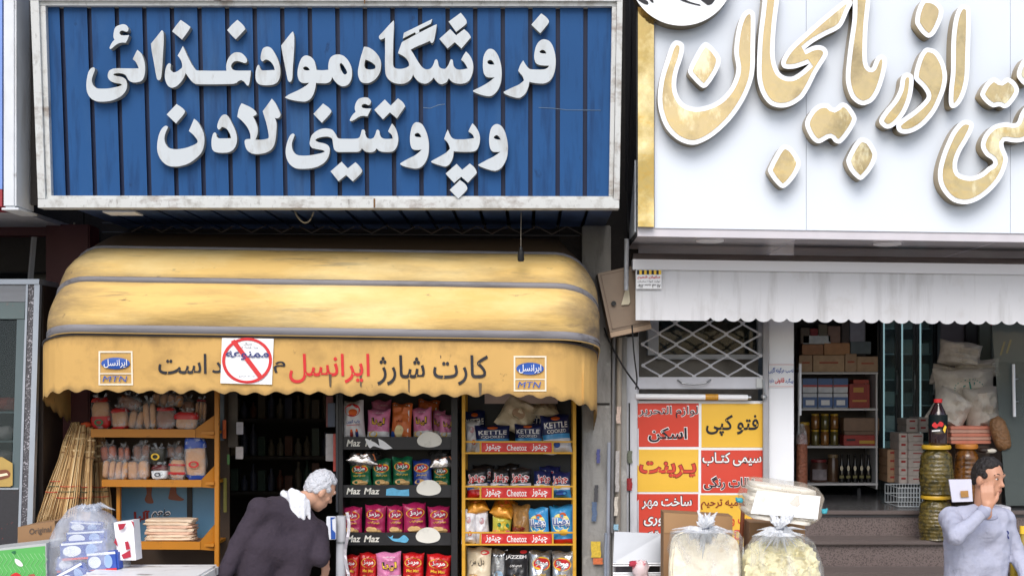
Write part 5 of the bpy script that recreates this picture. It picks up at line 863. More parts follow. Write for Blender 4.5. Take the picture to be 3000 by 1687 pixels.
for (x0, x1, y0, y1, d, c, lb) in [(1748, 1758, 1315, 1356, 10.19, (80, 84, 140), 'blue lettered sticker high on the grey pillar'), (1741, 1752, 1420, 1470, 10.19, (70, 70, 74), 'black lettered sticker in the middle of the grey pillar'), (1734, 1748, 1470, 1526, 10.19, (84, 104, 134), 'torn blue grey sticker below the black one on the pillar'), (1732, 1760, 1585, 1632, 10.19, (226, 180, 60), 'yellow sticker low on the grey pillar'), (1738, 1766, 1634, 1652, 10.19, (206, 110, 64), 'orange sticker under the yellow one on the pillar'),
 (1838, 1852, 1320, 1356, 10.38, (106, 112, 96), 'green and black sticker on the white door jamb'), (1836, 1852, 1400, 1436, 10.38, (150, 36, 40), 'dark red sticker on the white door jamb'), (1806, 1818, 1190, 1240, 10.2, (196, 176, 164), 'peeling pale paper high on the beige pipe'), (1803, 1814, 1320, 1440, 10.2, (170, 166, 164), 'long strip of printed paper on the beige pipe'), (1800, 1810, 1455, 1510, 10.2, (200, 192, 180), 'pale torn paper low on the beige pipe'), (1798, 1812, 1535, 1552, 10.2, (140, 180, 200), 'small light blue sticker low on the beige pipe')]:
    g = G(); n = 8; e = [R.uniform(-1.5, 1.5) for _ in range(n+1)]; g.poly([[(x0+e[k], y0+(y1-y0)*k/n) for k in range(n+1)]+[(x1+e[n-k], y1-(y1-y0)*k/n) for k in range(n+1)]], lambda x, y: P(x, y, d), 0, M('scrap_%d' % x0, c, .6, var=.6, vs=60, stretch=(1, 1, 1)), .002); tag(g.build('sticker'), lb, 'sticker', scr)
GR = thing('grille', 'white diamond lattice roller grille with a handle bar, half lowered above the banner', 'grille', P(2050, 1145, 10.45))
gw = M('grille_white', (206, 208, 214), .4, dirt=((130, 126, 122), .4, 6, (1, 1, 1), .55, .75)); g = G()
nx_ = [(1, 0)]
def gnode(i, j): return P(1836+98.5*i/2-(j*1.0), 1101-j*31.2+i*.4, 10.44+.012*((i+j) % 2))
for i in range(-1, 10):
    for j in range(0, 9):
        if (i+j) % 2: continue
        for di in (1, -1):
            a, b = gnode(i, j), gnode(i+di, j+1)
            if min(a.x, b.x) > XP(1846, 10.44) and max(a.x, b.x) < XP(2250, 10.44): g.tube([a, a.lerp(b, .1)+Vector((0, 0, .004)), a.lerp(b, .9)+Vector((0, 0, -.004)), b], .0075, 6, gw)
for i in range(0, 9):
    for j in range(0, 9):
        if (i+j) % 2 == 0:
            a = gnode(i, j)
            if XP(1850, 10.44) < a.x < XP(2240, 10.44): g.tube([a+Vector((0, -.012, 0)), a+Vector((0, .016, 0))], .014, 8, gw)
g.build('lattice', None, GR)
g = G(); g.pbox(1858, 2238, 1104, 1139, 10.43, 10.47, M('bar_white', (208, 210, 218), .35, dirt=((150, 146, 144), .4, 5, (1, 1, 1), .55, .75)), .004); g.build('bottom_bar', None, GR)
g = G(); g.tube([P(1985, 1113, 10.42), P(1998, 1122, 10.39), P(2035, 1127, 10.385), P(2070, 1121, 10.39), P(2082, 1112, 10.42)], .006, 8, alu); g.build('handle', None, GR)
for a in ((1848, 1858), (2236, 2251)):
    g = G(); g.pbox(*a, 930, 1700, 10.41, 10.44, M('guide_rail', (166, 166, 170), .45, dirt=((100, 96, 94), .5, 5, (1, 1, .4), .5, .75)), .003); g.build('guide_rail', None, GR)
g = G(); g.pbox(2216, 2240, 1108, 1136, 10.415, 10.43, alu); g.tube([P(2236, 1110, 10.4), P(2240, 1150, 10.4)], .006, 6, alu); g.lathe([(0, 0), (.022, 0), (.022, .02), (.012, .03), (0, .03)], P(2238, 1166, 10.39), 12, alu); g.build('latch', None, GR)
TL = thing('tube_light', 'unlit white fluorescent tube with an orange label above the red and yellow banner', 'tube light', P(2020, 1172, 10.42))
g = G(); a = P(1862, 1161, 10.4); b = P(2190, 1164, 10.4); g.tube([a, b], .021, 12, M('tube_white', (240, 242, 246), .25, var=.01)); g.tube([b, P(2200, 1164, 10.4)], .014, 10, alu); g.build('tube', None, TL, True)
g = G(); c0, c1 = P(2066, 1162.5, 10.4), P(2104, 1163, 10.4); g.tube([c0, c1], .0222, 12, M('label_orange', (206, 150, 50), .5, var=.3, vs=60)); g.build('label', None, TL)
BN = thing('banner', 'vinyl banner of six red and yellow squares with Persian copy shop words', 'banner', P(2050, 1650, 10.46))
Db = 10.455; mb_ = lambda x, y: P(x, y, Db+.006*math.sin(x*.02)+.004*math.sin(y*.03))
yl = [1176, 1312, 1444, 1600]; xl_ = [1864, 2052, 2238]
bL = lambda y: 1865-(y-1176)*.008
n = 14; g = G(); g.sm = True; vs = [mb_(1862+(2240-1862)*i/n, 1174+(1640-1174)*j/n) for j in range(n+1) for i in range(n+1)]; g.add(vs, [(j*(n+1)+i, (j+1)*(n+1)+i, (j+1)*(n+1)+i+1, j*(n+1)+i+1) for j in range(n) for i in range(n)], paper); sht = g.build('sheet', None, BN)
cells = [(1868, 2047, 1181, 1308, redp), (2055, 2234, 1182, 1310, yelp), (1867, 2046, 1316, 1440, yelp), (2054, 2234, 1318, 1443, redp), (1865, 2045, 1446, 1600, redp), (2051, 2233, 1449, 1600, yelp)]
for x0, x1, y0, y1, m in cells:
    g = G(); g.sm = True; k = 6; g.add([mb_(x0+(x1-x0)*i/k, y0+(y1-y0)*j/k)+Vector((0, -.003, 0)) for j in range(k+1) for i in range(k+1)], [(j*(k+1)+i, (j+1)*(k+1)+i, (j+1)*(k+1)+i+1, j*(k+1)+i+1) for j in range(k) for i in range(k)], m); g.build('square', None, sht)
for t, x0, x1, y0, y1, m, ol, bo in [('لوازم التحریر', 1872, 2044, 1190, 1224, ink, white_ink, .012), ('اسکن', 1900, 2012, 1252, 1294, ink, white_ink, .045), ('فتو کپی', 2068, 2222, 1214, 1276, ink, yelp, .04), ('پـرینت', 1874, 2038, 1352, 1402, redp, darkred, .05), ('سیمی کتـاب', 2058, 2230, 1324, 1364, white_ink, ink, .035), ('مقالات رنگی', 2062, 2230, 1394, 1434, ink, white_ink, .035),
    ('ساخت مهر', 1880, 2026, 1452, 1490, white_ink, ink, .04), ('فوری', 1886, 1960, 1502, 1540, white_ink, ink, .04), ('۵ دقیقه', 1900, 2000, 1552, 1568, white_ink, ink, .03), ('اعلامیه ترحیم', 2053, 2200, 1458, 1492, darkred, yelp, .035), ('کارت ویزیت', 2080, 2222, 1504, 1542, redp, yelp, .035), ('CD DVD', 2090, 2222, 1550, 1580, redp, yelp, .03)]:
    g = G(); g.sm = True; q = 2.6
    if ol is not yelp: g.text(t, x0-q, x1+q, y0-q, y1+q, mb_, .0045, ol, bo*.5+.035)
    g.text(t, x0, x1, y0, y1, mb_, .0075, m, bo*.5); g.build('lettering', None, sht)
NP = tag((lambda g: (g.pbox(2252.5, 2325, 1066, 1136, 10.493, 10.496, paper), g.build('sign'))[1])(G()), 'white paper strip with blue and red Persian writing on the white pillar', 'notice')
g = G(); g.sm = True; mq = lambda x, y: P(x, y, 10.492); g.text('نصب هرگونه آگهی', 2252, 2324, 1076, 1094, mq, .002, blue_ink, .02); g.text('پیگرد', 2300, 2324, 1108, 1124, mq, .002, blue_ink, .02); g.text('قانونی', 2270, 2298, 1106, 1124, mq, .002, red_ink, .03); g.text('دارد', 2253, 2267, 1108, 1122, mq, .002, blue_ink, .02)
for y in (1067, 1131): g.poly([[(2253, y), (2325, y), (2325, y+1.2), (2253, y+1.2)]], mq, .002, M('faint_red', (226, 160, 160), .6))
g.build('print', None, NP)
# ---------------------------------------------------------------- inside the right hand shop
for (x0, x1, d, c, nm, lb) in [(2328, 2340, 10.75, (60, 58, 58), 'door_frame', 0)]:
    pass
DD = thing('glass_door', 'open glass door leaf with a white pull bar beside the white pillar', 'door', P(2340, 1487, 10.7))
g = G(); g.box(X2+.022, X2+.034, 10.7, 11.5, FZ+.002, 3.1, glassd); g.build('pane', None, DD); g = G(); g.tube([P(2344, 1065, 10.75), P(2344, 1216, 10.75)], .011, 8, M('pull_bar', (224, 226, 230), .3)); g.tube([P(2344, 1080, 10.75), P(2336, 1080, 10.8)], .006, 6, alu); g.tube([P(2344, 1200, 10.75), P(2336, 1200, 10.8)], .006, 6, alu); g.build('handle', None, DD)
D_R = thing('glass_door', 'greenish glass door leaf with a white pull bar at the right edge', 'door', P(3000, 1487, 10.7))
g = G(); f = [P(2948, 1480, 10.72), P(3300, 1480, 10.62), P(3300, 930, 10.62), P(2905, 930, 10.72)]; f[0] = P(2948, 1480, 10.72); g.hexa(f, [p+Vector((0, .01, 0)) for p in f], M('door_glass', (120, 130, 128), .05, var=0, vs=1, trans=.35)); g.build('pane', None, D_R)
g = G(); g.tube([P(2969, 1066, 10.66), P(2972, 1220, 10.66)], .012, 8, M('pull_bar', (224, 226, 230), .3)); g.tube([P(2970, 1110, 10.66), P(2982, 1110, 10.7)], .006, 6, alu); g.tube([P(2971, 1176, 10.66), P(2984, 1176, 10.7)], .006, 6, alu); g.build('handle', None, D_R)
SU = thing('shelf_unit', 'white edged grocery shelf unit just inside the right shop doorway', 'shelf unit', P(2460, 1440, 11.9)); D5 = 11.8
wl_ = M('shelf_white', (200, 200, 202), .4); sbk = M('shelf_back', (70, 66, 64), .6)
for y in (1090, 1196, 1306, 1415):
    g = G(); g.box(XP(2338, D5), XP(2572, D5), D5, D5+.38, ZP(y, D5)-.016, ZP(y, D5), wl_); g.build('shelf', None, SU)
for x in (2338, 2566):
    g = G(); g.box(XP(x, D5), XP(x+5, D5), D5+.002, D5+.38, FZ+.06, ZP(1090, D5)-.018, wl_); g.build('side_panel', None, SU)
g = G(); g.box(XP(2342, D5), XP(2568, D5), D5+.382, D5+.39, FZ+.06, ZP(930, D5), sbk); g.build('back_panel', None, SU)
for x in (2345, 2520): g = G(); g.box(XP(x, D5), XP(x+10, D5), D5+.1, D5+.3, FZ, FZ+.058, offdark); g.build('leg', None, SU)
def pk(x0, x1, y0, y1, c, lb, cat, grp, d=11.84, th=.16, lab=None, name=None, txt=None, jit=0):
    g = G(); g.pbox(x0, x1, y0, y1, d, d+th, M('pack_%d_%d_%d' % c, c, .5, var=.25, vs=22), .004); o = g.build(name or cat.replace(' ', '_'))
    if lab:
        g = G(); g.sm = True; w, h = x1-x0, y1-y0; mp = lambda x, y: P(x, y, d)
        for q_, (a, b, e, f_, m) in enumerate(lab): g.poly([[(x0+w*a, y0+h*e), (x0+w*b, y0+h*e), (x0+w*b, y0+h*f_), (x0+w*a, y0+h*f_)]], mp, .002+.002*q_, m)
        if txt: g.text(txt[0], x0+w*txt[1], x0+w*txt[2], y0+h*txt[3], y0+h*txt[4], mp, .004, txt[5], .02)
        g.build('label', None, o)
    return tag(o, lb, cat, grp)
gs = 'goods on the white edged shelf unit'
tcn = (176, 146, 116)
for a in [(2342, 2380, 1040, 1089, 'leftmost tan carton on the top board of the shelf unit'), (2382, 2474, 1040, 1089, 'long tan carton in the middle of the top board'), (2476, 2510, 1036, 1089, 'narrow tan carton right of the long one on the top board'), (2511, 2572, 1044, 1089, 'tan carton at the right end of the top board')]: pk(*a[:4], tcn if a[0] != 2382 else (186, 156, 122), a[4], 'carton', gs, lab=[(.2, .8, .4, .5, M('faint_red_print', (176, 92, 70), .6))])
for a in [(2350, 2412, 1008, 1039, (170, 120, 84), 'reddish tan box on top of the left cartons'), (2414, 2490, 1004, 1039, (190, 140, 96), 'orange tan box on top of the long carton'), (2492, 2552, 1000, 1036, (96, 110, 116), 'blue grey jar pack on top of the right cartons'), (2346, 2372, 960, 1006, (110, 96, 80), 'brown box at the upper left of the shelf unit'), (2374, 2396, 962, 984, (140, 40, 40), 'small red box at the upper left of the shelf unit'), (2398, 2424, 950, 984, (120, 110, 90), 'olive box at the upper left of the shelf unit'), (2426, 2462, 955, 1003, (150, 120, 104), 'pale brown box in the upper middle of the shelf unit'), (2490, 2534, 938, 1000, (150, 150, 160), 'grey printed box at the upper right of the shelf unit'), (2352, 2434, 982, 1007, (214, 220, 220), 'white foil pack lying above the left cartons'), (2466, 2488, 940, 1003, (70, 60, 56), 'dark box beside the grey printed box')]:
    pk(*a[:5], a[5], 'box', gs, d=11.86)
for j, (y0, y1) in enumerate(((1108, 1150), (1152, 1195))):
    for i in range(3):
        pk(2352+i*45, 2394+i*45, y0, y1, (212, 216, 224), ['left', 'middle', 'right'][i]+' blue and white sugar pack in the '+['upper', 'lower'][j]+' row', 'sugar pack', 'blue and white sugar packs on the second board', d=11.85, lab=[(0, 1, 0, .45, M('sugar_blue', (52, 92, 150), .4)) if j == 0 else (0, 1, .25, .95, M('sugar_blue', (52, 92, 150), .4)), (.0, 1, .45, .6, M('sugar_red', (190, 80, 80), .5)) if j == 0 else (.2, .8, .45, .8, paper)])
pk(2488, 2548, 1124, 1195, (150, 44, 34), 'red box with golden printing on the second board of the shelf unit', 'box', gs, d=11.86, lab=[(.2, .7, .15, .35, M('dull_gold', (190, 140, 60), .5)), (.15, .85, .66, .74, M('dull_gold', (190, 140, 60), .5))])
pk(2500, 2546, 1112, 1123, (170, 60, 44), 'flat red box on top of the red and gold box', 'box', gs, d=11.88)
def jar(px, y0, y1, w, d, label, fill, lid, grp, cat='jar', ribs=0, lab=None, n=20):
    c = P(px, y1, d); h = (y1-y0)*d/FPX; r = w*d/FPX/2; o = thing('jar', label, cat, c, grp)
    pr = [(0, 0), (r*.8, 0), (r*.96, h*.04)]
    if ribs:
        for k in range(ribs*4+1): t = k/(ribs*4); pr.append((r*(.985+.03*math.cos(t*ribs*2*math.pi)*.55)*(1-.05*math.cos(t*6.3)), h*(.05+.7*t)))
        pr += [(r*.86, h*.83), (r*.66, h*.89), (r*.62, h*.92)]
    else: pr += [(r, h*.1), (r, h*.78), (r*.8, h*.86), (r*.8, h*.88)]
    g = G(); g.lathe(pr+[(0, pr[-1][1])], c, n, fill); g.build('glass_body', None, o, True)
    rl = r*(.86 if ribs else .88); g = G(); g.lathe([(0, pr[-1][1]), (rl, pr[-1][1]+.001), (rl*1.04, h*.96), (rl*.98, h), (0, h)], c, n, lid); g.build('lid', None, o, True)
    if lab: g = G(); g.rings([[c+Vector(((r+.002)*math.sin(a), -(r+.002)*math.cos(a), z)) for z in (h*lab[0], h*lab[1])] for a in [-.9+k*.18 for k in range(11)]], lab[2], False); g.build('label', None, o)
    return o
hon = M('olive_jar', (92, 84, 42), .12, var=.5, vs=50, coat=.6); amber = M('amber_jar', (130, 88, 40), .12, var=.5, vs=40, coat=.6); ylid = M('yellow_lid', (196, 156, 40), .4)
for j, (y0, y1) in enumerate(((1212, 1256), (1258, 1305))):
    for i in range(3): jar(2388+i*28, y0, y1, 25, 11.95, ['left', 'middle', 'right'][i]+' yellow lidded jar in the '+['upper', 'lower'][j]+' row on the third board', hon if (i+j) % 2 else amber, ylid, 'yellow lidded jars on the third board', n=14)
jar(2356, 1236, 1305, 34, 11.95, 'dim jar with a yellow lid behind the bag of nuts', amber, ylid, gs)
pk(2472, 2576, 1224, 1262, (126, 98, 76), 'plain brown carton on top of the red tray on the third board', 'carton', gs); pk(2472, 2572, 1274, 1305, (158, 44, 36), 'red and yellow tray box on the third board', 'box', gs, lab=[(.08, .34, .35, .55, ink), (.45, .95, .5, .8, M('tray_yellow', (190, 150, 50), .5))]); pk(2474, 2574, 1263, 1273, (116, 90, 70), 'flat brown carton between the tray and the plain carton', 'carton', gs)
jar(2398, 1345, 1414, 52, 11.95, 'brown bucket jar with a dark red lid and white label on the bottom board', M('bucket_brown', (70, 48, 40), .4), M('maroon_lid', (110, 30, 34), .4), gs, lab=(.15, .6, M('bucket_label', (190, 180, 186), .5, var=.4, vs=25))); jar(2440, 1330, 1414, 34, 12.0, 'tall dim jar of brown preserve on the bottom board', M('preserve', (84, 62, 46), .2), M('tan_cap', (130, 110, 80), .5), gs)
for i in range(5):
    x = 2466+i*19.5; c = P(x, 1414, 11.92); o = thing('bottle', ['first', 'second', 'third', 'fourth', 'fifth'][i]+' from the left of the black bottles with round white labels', 'bottle', c, 'black bottles on the bottom board'); h = .235
    g = G(); g.lathe([(0, 0), (.024, 0), (.026, .02), (.026, .12), (.012, .17), (.01, .22), (.012, h), (0, h)], c, 12, M('black_glass', (16, 14, 14), .1)); g.build('glass_body', None, o, True)
    g = G(); g.poly([[(x+4.2*math.cos(a*.524), 1371+8*math.sin(a*.524)) for a in range(12)]], lambda a, b: P(a, b, 11.89), 0, M('cream_label', (206, 196, 170), .5), .002); g.poly([[(x-6, 1400), (x+6, 1400), (x+6, 1392), (x-6, 1392)]], lambda a, b: P(a, b, 11.89), 0, M('olive_label', (110, 106, 60), .5), .002); g.build('label', None, o)
NB = thing('nut_bag', 'tall clear bag of reddish brown nuts just inside the right shop door', 'bag', P(2350, 1436, 11.2))
g = G(); k = [[P(2349+ (17*w)*math.cos(a*math.pi/9), y, 11.2+.05*w*math.sin(a*math.pi/9)) for a in range(18)] for y, w in ((1452, .85), (1430, 1), (1350, .98), (1290, .95), (1276, .8), (1268, .3))]; g.rings(k, M('nuts', (150, 92, 68), .5, var=.6, vs=55, bump=.9, bs=50)); g.build('nuts', None, NB, True)
g = G(); k = [[P(2348+(17*w)*math.cos(a*math.pi/9), y, 11.2+.06*w*math.sin(a*math.pi/9)) for a in range(18)] for y, w in ((1300, 1.06), (1278, 1.0), (1254, .62), (1240, .35))]; g.rings(k, film, False); g.build('bag_top', None, NB, True)
# refrigerator
FRD = thing('refrigerator', 'tall glass door refrigerator with lit edges at the back of the right shop', 'refrigerator', P(2680, 1400, 12.8)); D6 = 12.6
fb_ = M('fridge_frame', (70, 76, 80), .3, metal=.4); glow = M('fridge_light', (190, 232, 240), .5, var=0, emit=.55)
g = G(); g.box(XP(2570, D6), XP(2578, D6), D6, D6+.7, FZ, 3.08, fb_); g.box(XP(2740, D6), XP(2752, D6), D6, D6+.7, FZ, 3.08, fb_); g.box(XP(2570, D6), XP(2752, D6), D6+.62, D6+.7, FZ, 3.08, M('fridge_back', (90, 100, 104), .5)); g.box(XP(2579, D6), XP(2739, D6), D6, D6+.6, FZ+.001, FZ+.12, fb_); g.build('carcass', None, FRD)
for i, (x0, x1) in enumerate(((2580, 2630), (2632, 2682), (2684, 2738))):
    g = G()
    for a in ((x0, x0+7), (x1-6, x1)): g.pbox(*a, 900, 1380, D6-.04, D6-.005, fb_)
    dd = g.build('door', None, FRD); g = G(); g.pbox(x0+7, x1-6, 900, 1376, D6-.03, D6-.024, M('fridge_glass', (150, 176, 180), .05, var=0, vs=1, trans=.18)); g.build('pane', None, dd)
    g = G(); g.tube([P(x1-3, 1085, D6-.06), P(x1-1, 1100, D6-.1), P(x1-1, 1140, D6-.1), P(x1-3, 1155, D6-.06)], .008, 6, alu); g.build('handle', None, dd)
    g = G(); g.pbox(x0+9+i*1.5, x0+12+i*1.5, 930, 1370, D6+.03, D6+.05, glow); g.build('lamp', None, FRD)
    for y in (960, 1035, 1110, 1185, 1260, 1335):
        g = G(); g.box(XP(x0+2, D6), XP(x1-2, D6), D6+.1, D6+.58, ZP(y, D6+.1)-.012, ZP(y, D6+.1), M('fridge_shelf', (170, 190, 194), .2)); g.build('shelf', None, FRD)
fgp = 'tubs and packs in the glass door refrigerator'
for j, y in enumerate((960, 1035, 1110, 1185, 1260, 1335)):
    for i, x in enumerate((2608, 2660, 2714)):
        cc = [(150, 176, 170), (96, 120, 116), (206, 216, 212), (70, 86, 90), (176, 196, 190)][(i*2+j*3) % 5]; g = G(); g.box(XP(x-17, D6+.2), XP(x+15, D6+.2), D6+.2, D6+.4, ZP(y, D6+.1)+.001, ZP(y-46+R.uniform(0, 16), D6+.1), M('tub_%d' % cc[0], cc, .3), .006)
        tag(g.build('tub', None, None), ['left', 'middle', 'right'][i]+' door stack, tub on the '+['top', 'second', 'third', 'fourth', 'fifth', 'bottom'][j]+' shelf of the glass refrigerator', 'tub', fgp)
iw = thing('partition', 'lavender grey panel and dark post behind the sacks in the right shop', 'partition', P(2800, 1440, 12.4))
g = G(); g.box(XP(2756, 12.3), XP(2828, 12.3), 12.3, 12.4, FZ, 3.1, M('lavender_panel', (128, 122, 132), .5)); g.build('panel', None, iw); g = G(); g.box(XP(2830, 12.25), XP(2868, 12.25), 12.25, 12.4, FZ, 3.1, M('dark_post', (44, 44, 48), .4)); g.build('post', None, iw); g = G(); g.box(XP(2870, 12.2), XP(2902, 12.2), 12.2, 12.4, FZ, 3.1, M('pale_green_post', (128, 138, 130), .4)); g.build('edge_post', None, iw)
PS = tag((lambda g: (g.box(XP(2905, 11.6), XP(3060, 11.6), 11.6, 11.62, ZP(1060, 11.6), ZP(925, 11.6), M('poster_dark', (60, 70, 66), .5, var=.4, vs=8)), g.build('poster'))[1])(G()), 'dark green poster with yellow strokes behind the right glass door', 'poster')
g = G(); g.sm = True; pm_ = lambda x, y: P(x, y, 11.597); [g.poly([q], pm_, .002, m) for q, m in (([(2940, 1000), (2946, 1000), (2934, 1040), (2928, 1040)], yel_ink), ([(2958, 995), (2964, 995), (2952, 1035), (2946, 1035)], yel_ink), ([(2900, 930), (2922, 930), (2914, 952), (2902, 952)], red_ink), ([(2950, 930), (2966, 930), (2958, 948)], red_ink))]; g.build('print', None, PS)
# cartons, basket, pickle jars, sacks
ctw = (206, 196, 188); gc = 'white and red cartons stacked on the shop floor'; hm = M('carton_red', (176, 60, 56), .6); zc = {}
for i, (x0, x1, y0, y1, d, nrow) in enumerate([(2600, 2632, 1316, 1412, 11.7, 4), (2634, 2660, 1268, 1416, 11.55, 6), (2662, 2706, 1268, 1418, 11.5, 6), (2656, 2690, 1225, 1266, 11.75, 2), (2690, 2720, 1222, 1266, 11.8, 2)]):
    hh = (y1-y0)/nrow
    for k in range(nrow):
        c_ = ctw if i else (186, 150, 118); ya = y1-(k+1)*hh
        pk(x0, x1-.6, ya+.5, y1-k*hh, c_, '%s carton from the bottom in the %s column of white and red cartons' % (['lowest', 'second', 'third', 'fourth', 'fifth', 'sixth'][k], ['brownish left', 'narrow second', 'broad front', 'small rear left', 'small rear right'][i]), 'carton', gc, d=d, th=.3, lab=[(.25, .75, .25, .5, hm) if i != 2 else (.3, .9, .3, .42, hm)], name='carton')
WB = thing('wire_basket', 'low white wire basket standing on the shop floor by the cartons', 'basket', P(2665, 1474, 10.9)); g = G(); wm = M('wire_white', (190, 196, 198), .4)
x0, x1, y0_, y1_ = XP(2612, 10.95), XP(2716, 10.95), 10.75, 11.15
for z in (FZ+.01, FZ+.08, FZ+.15): g.tube([(x0, y0_, z), (x1, y0_, z), (x1, y1_, z), (x0, y1_, z), (x0, y0_, z)], .0035, 5, wm)
for k in range(13): x = x0+(x1-x0)*k/12; g.tube([(x, y0_, FZ+.01), (x, y0_, FZ+.15)], .0025, 5, wm); g.tube([(x, y1_, FZ+.01), (x, y1_, FZ+.15)], .0025, 5, wm)
g.build('wire_frame', None, WB)
pick = M('pickles', (96, 82, 34), .22, var=.6, vs=34, coat=.35, dirt=[((44, 42, 16), .85, 22, (1, 1, 1), .46, .6), ((140, 128, 70), .5, 30, (1, 1, 1), .6, .7)], bump=.7, bs=30); pjl = 'big pickle jars by the shop entrance'
j1 = jar(2741, 1450, 1583, 98, 10.33, 'lower big pickle jar standing on the granite step', pick, ylid, pjl, ribs=9, n=28); j2 = jar(2743, 1303, 1450, 96, 10.33, 'upper big pickle jar stacked on the lower one', pick, ylid, pjl, ribs=9, n=28)
jar(2832, 1300, 1470, 74, 10.75, 'big jar of orange pickles behind the two stacked jars', M('orange_pickles', (120, 76, 30), .2, var=.6, vs=34, coat=.35, dirt=((60, 36, 16), .8, 22, (1, 1, 1), .46, .6)), M('orange_lid', (204, 130, 50), .4), pjl, ribs=9, n=24)
c = P(2748, 1303, 10.33); CB = thing('cola_bottle', 'large dark cola bottle with a red cap standing on the upper pickle jar', 'bottle', c); h = 135*10.33/FPX
g = G(); g.lathe([(0, 0), (.06, 0), (.066, .012), (.066, h*.36), (.062, h*.4), (.066, h*.46), (.066, h*.62), (.05, h*.74), (.03, h*.86), (.022, h*.92), (0, h*.92)], c, 22, M('cola', (46, 30, 34), .1, coat=.6)); g.build('glass_body', None, CB, True)
g = G(); g.lathe([(0, h*.92), (.03, h*.92), (.03, h*1.0), (0, h*1.0)], c, 18, red_ink); g.build('cap', None, CB); g = G(); g.rings([[c+Vector((.068*math.sin(a), -.068*math.cos(a), z)) for z in (h*.36, h*.66)] for a in [-1.5+k*.3 for k in range(11)]], M('cola_label', (22, 40, 44), .4), False); ol_ = g.build('label', None, CB, True); g = G(); g.sm = True; cl_ = lambda x, y: P(x, y, 10.258); g.poly([smooth_loop('2730,1246 2738,1236 2746,1242 2754,1234 2764,1240 2760,1250 2750,1248 2742,1254')], cl_, .002, red_ink); g.poly([[(2762, 1258), (2768, 1244), (2773, 1250), (2768, 1268)]], cl_, .002, yel_ink); g.poly([[(2730, 1260), (2754, 1258), (2754, 1262), (2730, 1264)]], cl_, .002, white_ink); g.build('printed_mark', None, ol_)
sk_ = M('sack_white', (206, 198, 186), .8, var=.1, vs=7, bump=.9, bs=13, dirt=((140, 126, 108), .5, 6, (1, 1, 1), .52, .75)); gsk = 'white sacks piled in the right shop'
for i, (x, y, w, h, d, ro, e, lb) in enumerate([(2812, 1037, 60, 32, 11.2, .14, .8, 'topmost plump white sack of the pile'), (2862, 1080, 64, 24, 11.25, -.06, .7, 'flat white sack just under the topmost one, sticking out to the right'), (2825, 1135, 86, 52, 11.15, -.05, .75, 'biggest white sack with a green ring of printing on its front'), (2785, 1200, 54, 48, 11.0, .5, .8, 'bulging white sack at the lower left of the pile'), (2876, 1196, 48, 56, 11.0, -.1, .75, 'upright white sack at the lower right of the pile'), (2770, 1100, 40, 28, 11.3, .2, .8, 'small white sack behind the left of the pile')]):
    g, sf = crisp_body(w*2.12*d/FPX, h*2.2*d/FPX, .27, [(1, sk_)], .075, i*3+2); rm_ = Matrix.Rotation(ro, 3, 'Y'); cq = P(x, y, d); hz = h*1.1*d/FPX
    g.v = [cq+rm_ @ (q-Vector((0, 0, hz))) for q in g.v]; o = g.build('sack', None, None, True); tag(o, lb, 'sack', gsk)
    if i == 2:
        g = G(); g.sm = True; gr = M('sack_green', (60, 130, 120), .7); fm_ = lambda a, b: cq+rm_ @ (sf((a-x)/(w*2.12), .5-(b-y)/(h*2.2))-Vector((0, .004, hz)))
        for k in range(26): a = k*2*math.pi/26; g.poly([[(x+44*math.cos(a)+2.4*math.cos(t*1.57), y+6+30*math.sin(a)+2.4*math.sin(t*1.57)) for t in range(4)]], fm_, .003, gr)
        for q in ([(x-6, y-18), (x-2, y-18), (x+8, y+24), (x+4, y+26)], [(x+12, y-16), (x+18, y-14), (x+20, y+14), (x+15, y+14)], [(x-20, y-6), (x-14, y-8), (x-10, y+10), (x-16, y+12)], [(x+4, y+32), (x+40, y+24), (x+42, y+28), (x+6, y+37)]): g.poly([q], fm_, .003, gr)
        g.build('print', None, o)
ps = 'flat pink boxes stacked below the sacks'
for k in range(5): pk(2786+R.uniform(-2, 3), 2904+R.uniform(-4, 2), 1290-k*10.5, 1299.5-k*10.5, (206, 128, 104) if k % 2 == 0 else (196, 150, 130), ['lowest', 'second lowest', 'middle', 'second highest', 'topmost'][k]+' flat pink box in the stack below the sacks', 'box', ps, d=10.78, th=.2)
SD = thing('stand', 'dark wooden stand carrying the sacks behind the pickle jars', 'stand', P(2850, 1487, 11.1)); g = G(); g.box(XP(2760, 11.02), XP(2930, 11.02), 10.99, 11.4, FZ, ZP(1248, 11.02), M('dark_wood', (64, 48, 38), .6)); g.build('body', None, SD)
g = G(); g.box(XP(2800, 10.8), XP(2900, 10.8), 10.81, 10.96, FZ, ZP(1302, 10.8), M('dark_wood', (64, 48, 38), .6)); g.build('front_block', None, SD)
g = G(); g.blob(P(2930, 1270, 10.72), (.065, .05, .13), .8, .15, 5, 18, 12, M('nut_mix', (128, 92, 58), .5, var=.6, vs=50, bump=.8, bs=45), rot=-.3); tag(g.build('nut_bag', None, None, True), 'lumpy clear bag of mixed brown nuts leaning beside the pink boxes', 'bag')
g = G(); g.blob(P(2885, 1318, 10.7), (.06, .06, .02), .8, .2, 6, 18, 8, M('basket_dark', (50, 38, 32), .6)); g.blob(P(2900, 1320, 10.68), (.045, .04, .018), .8, .2, 7, 14, 8, M('garlic_white', (206, 200, 186), .6)); tag(g.build('produce', None, None, True), 'dark bundle with a white bulb beside the nut bag', 'produce')
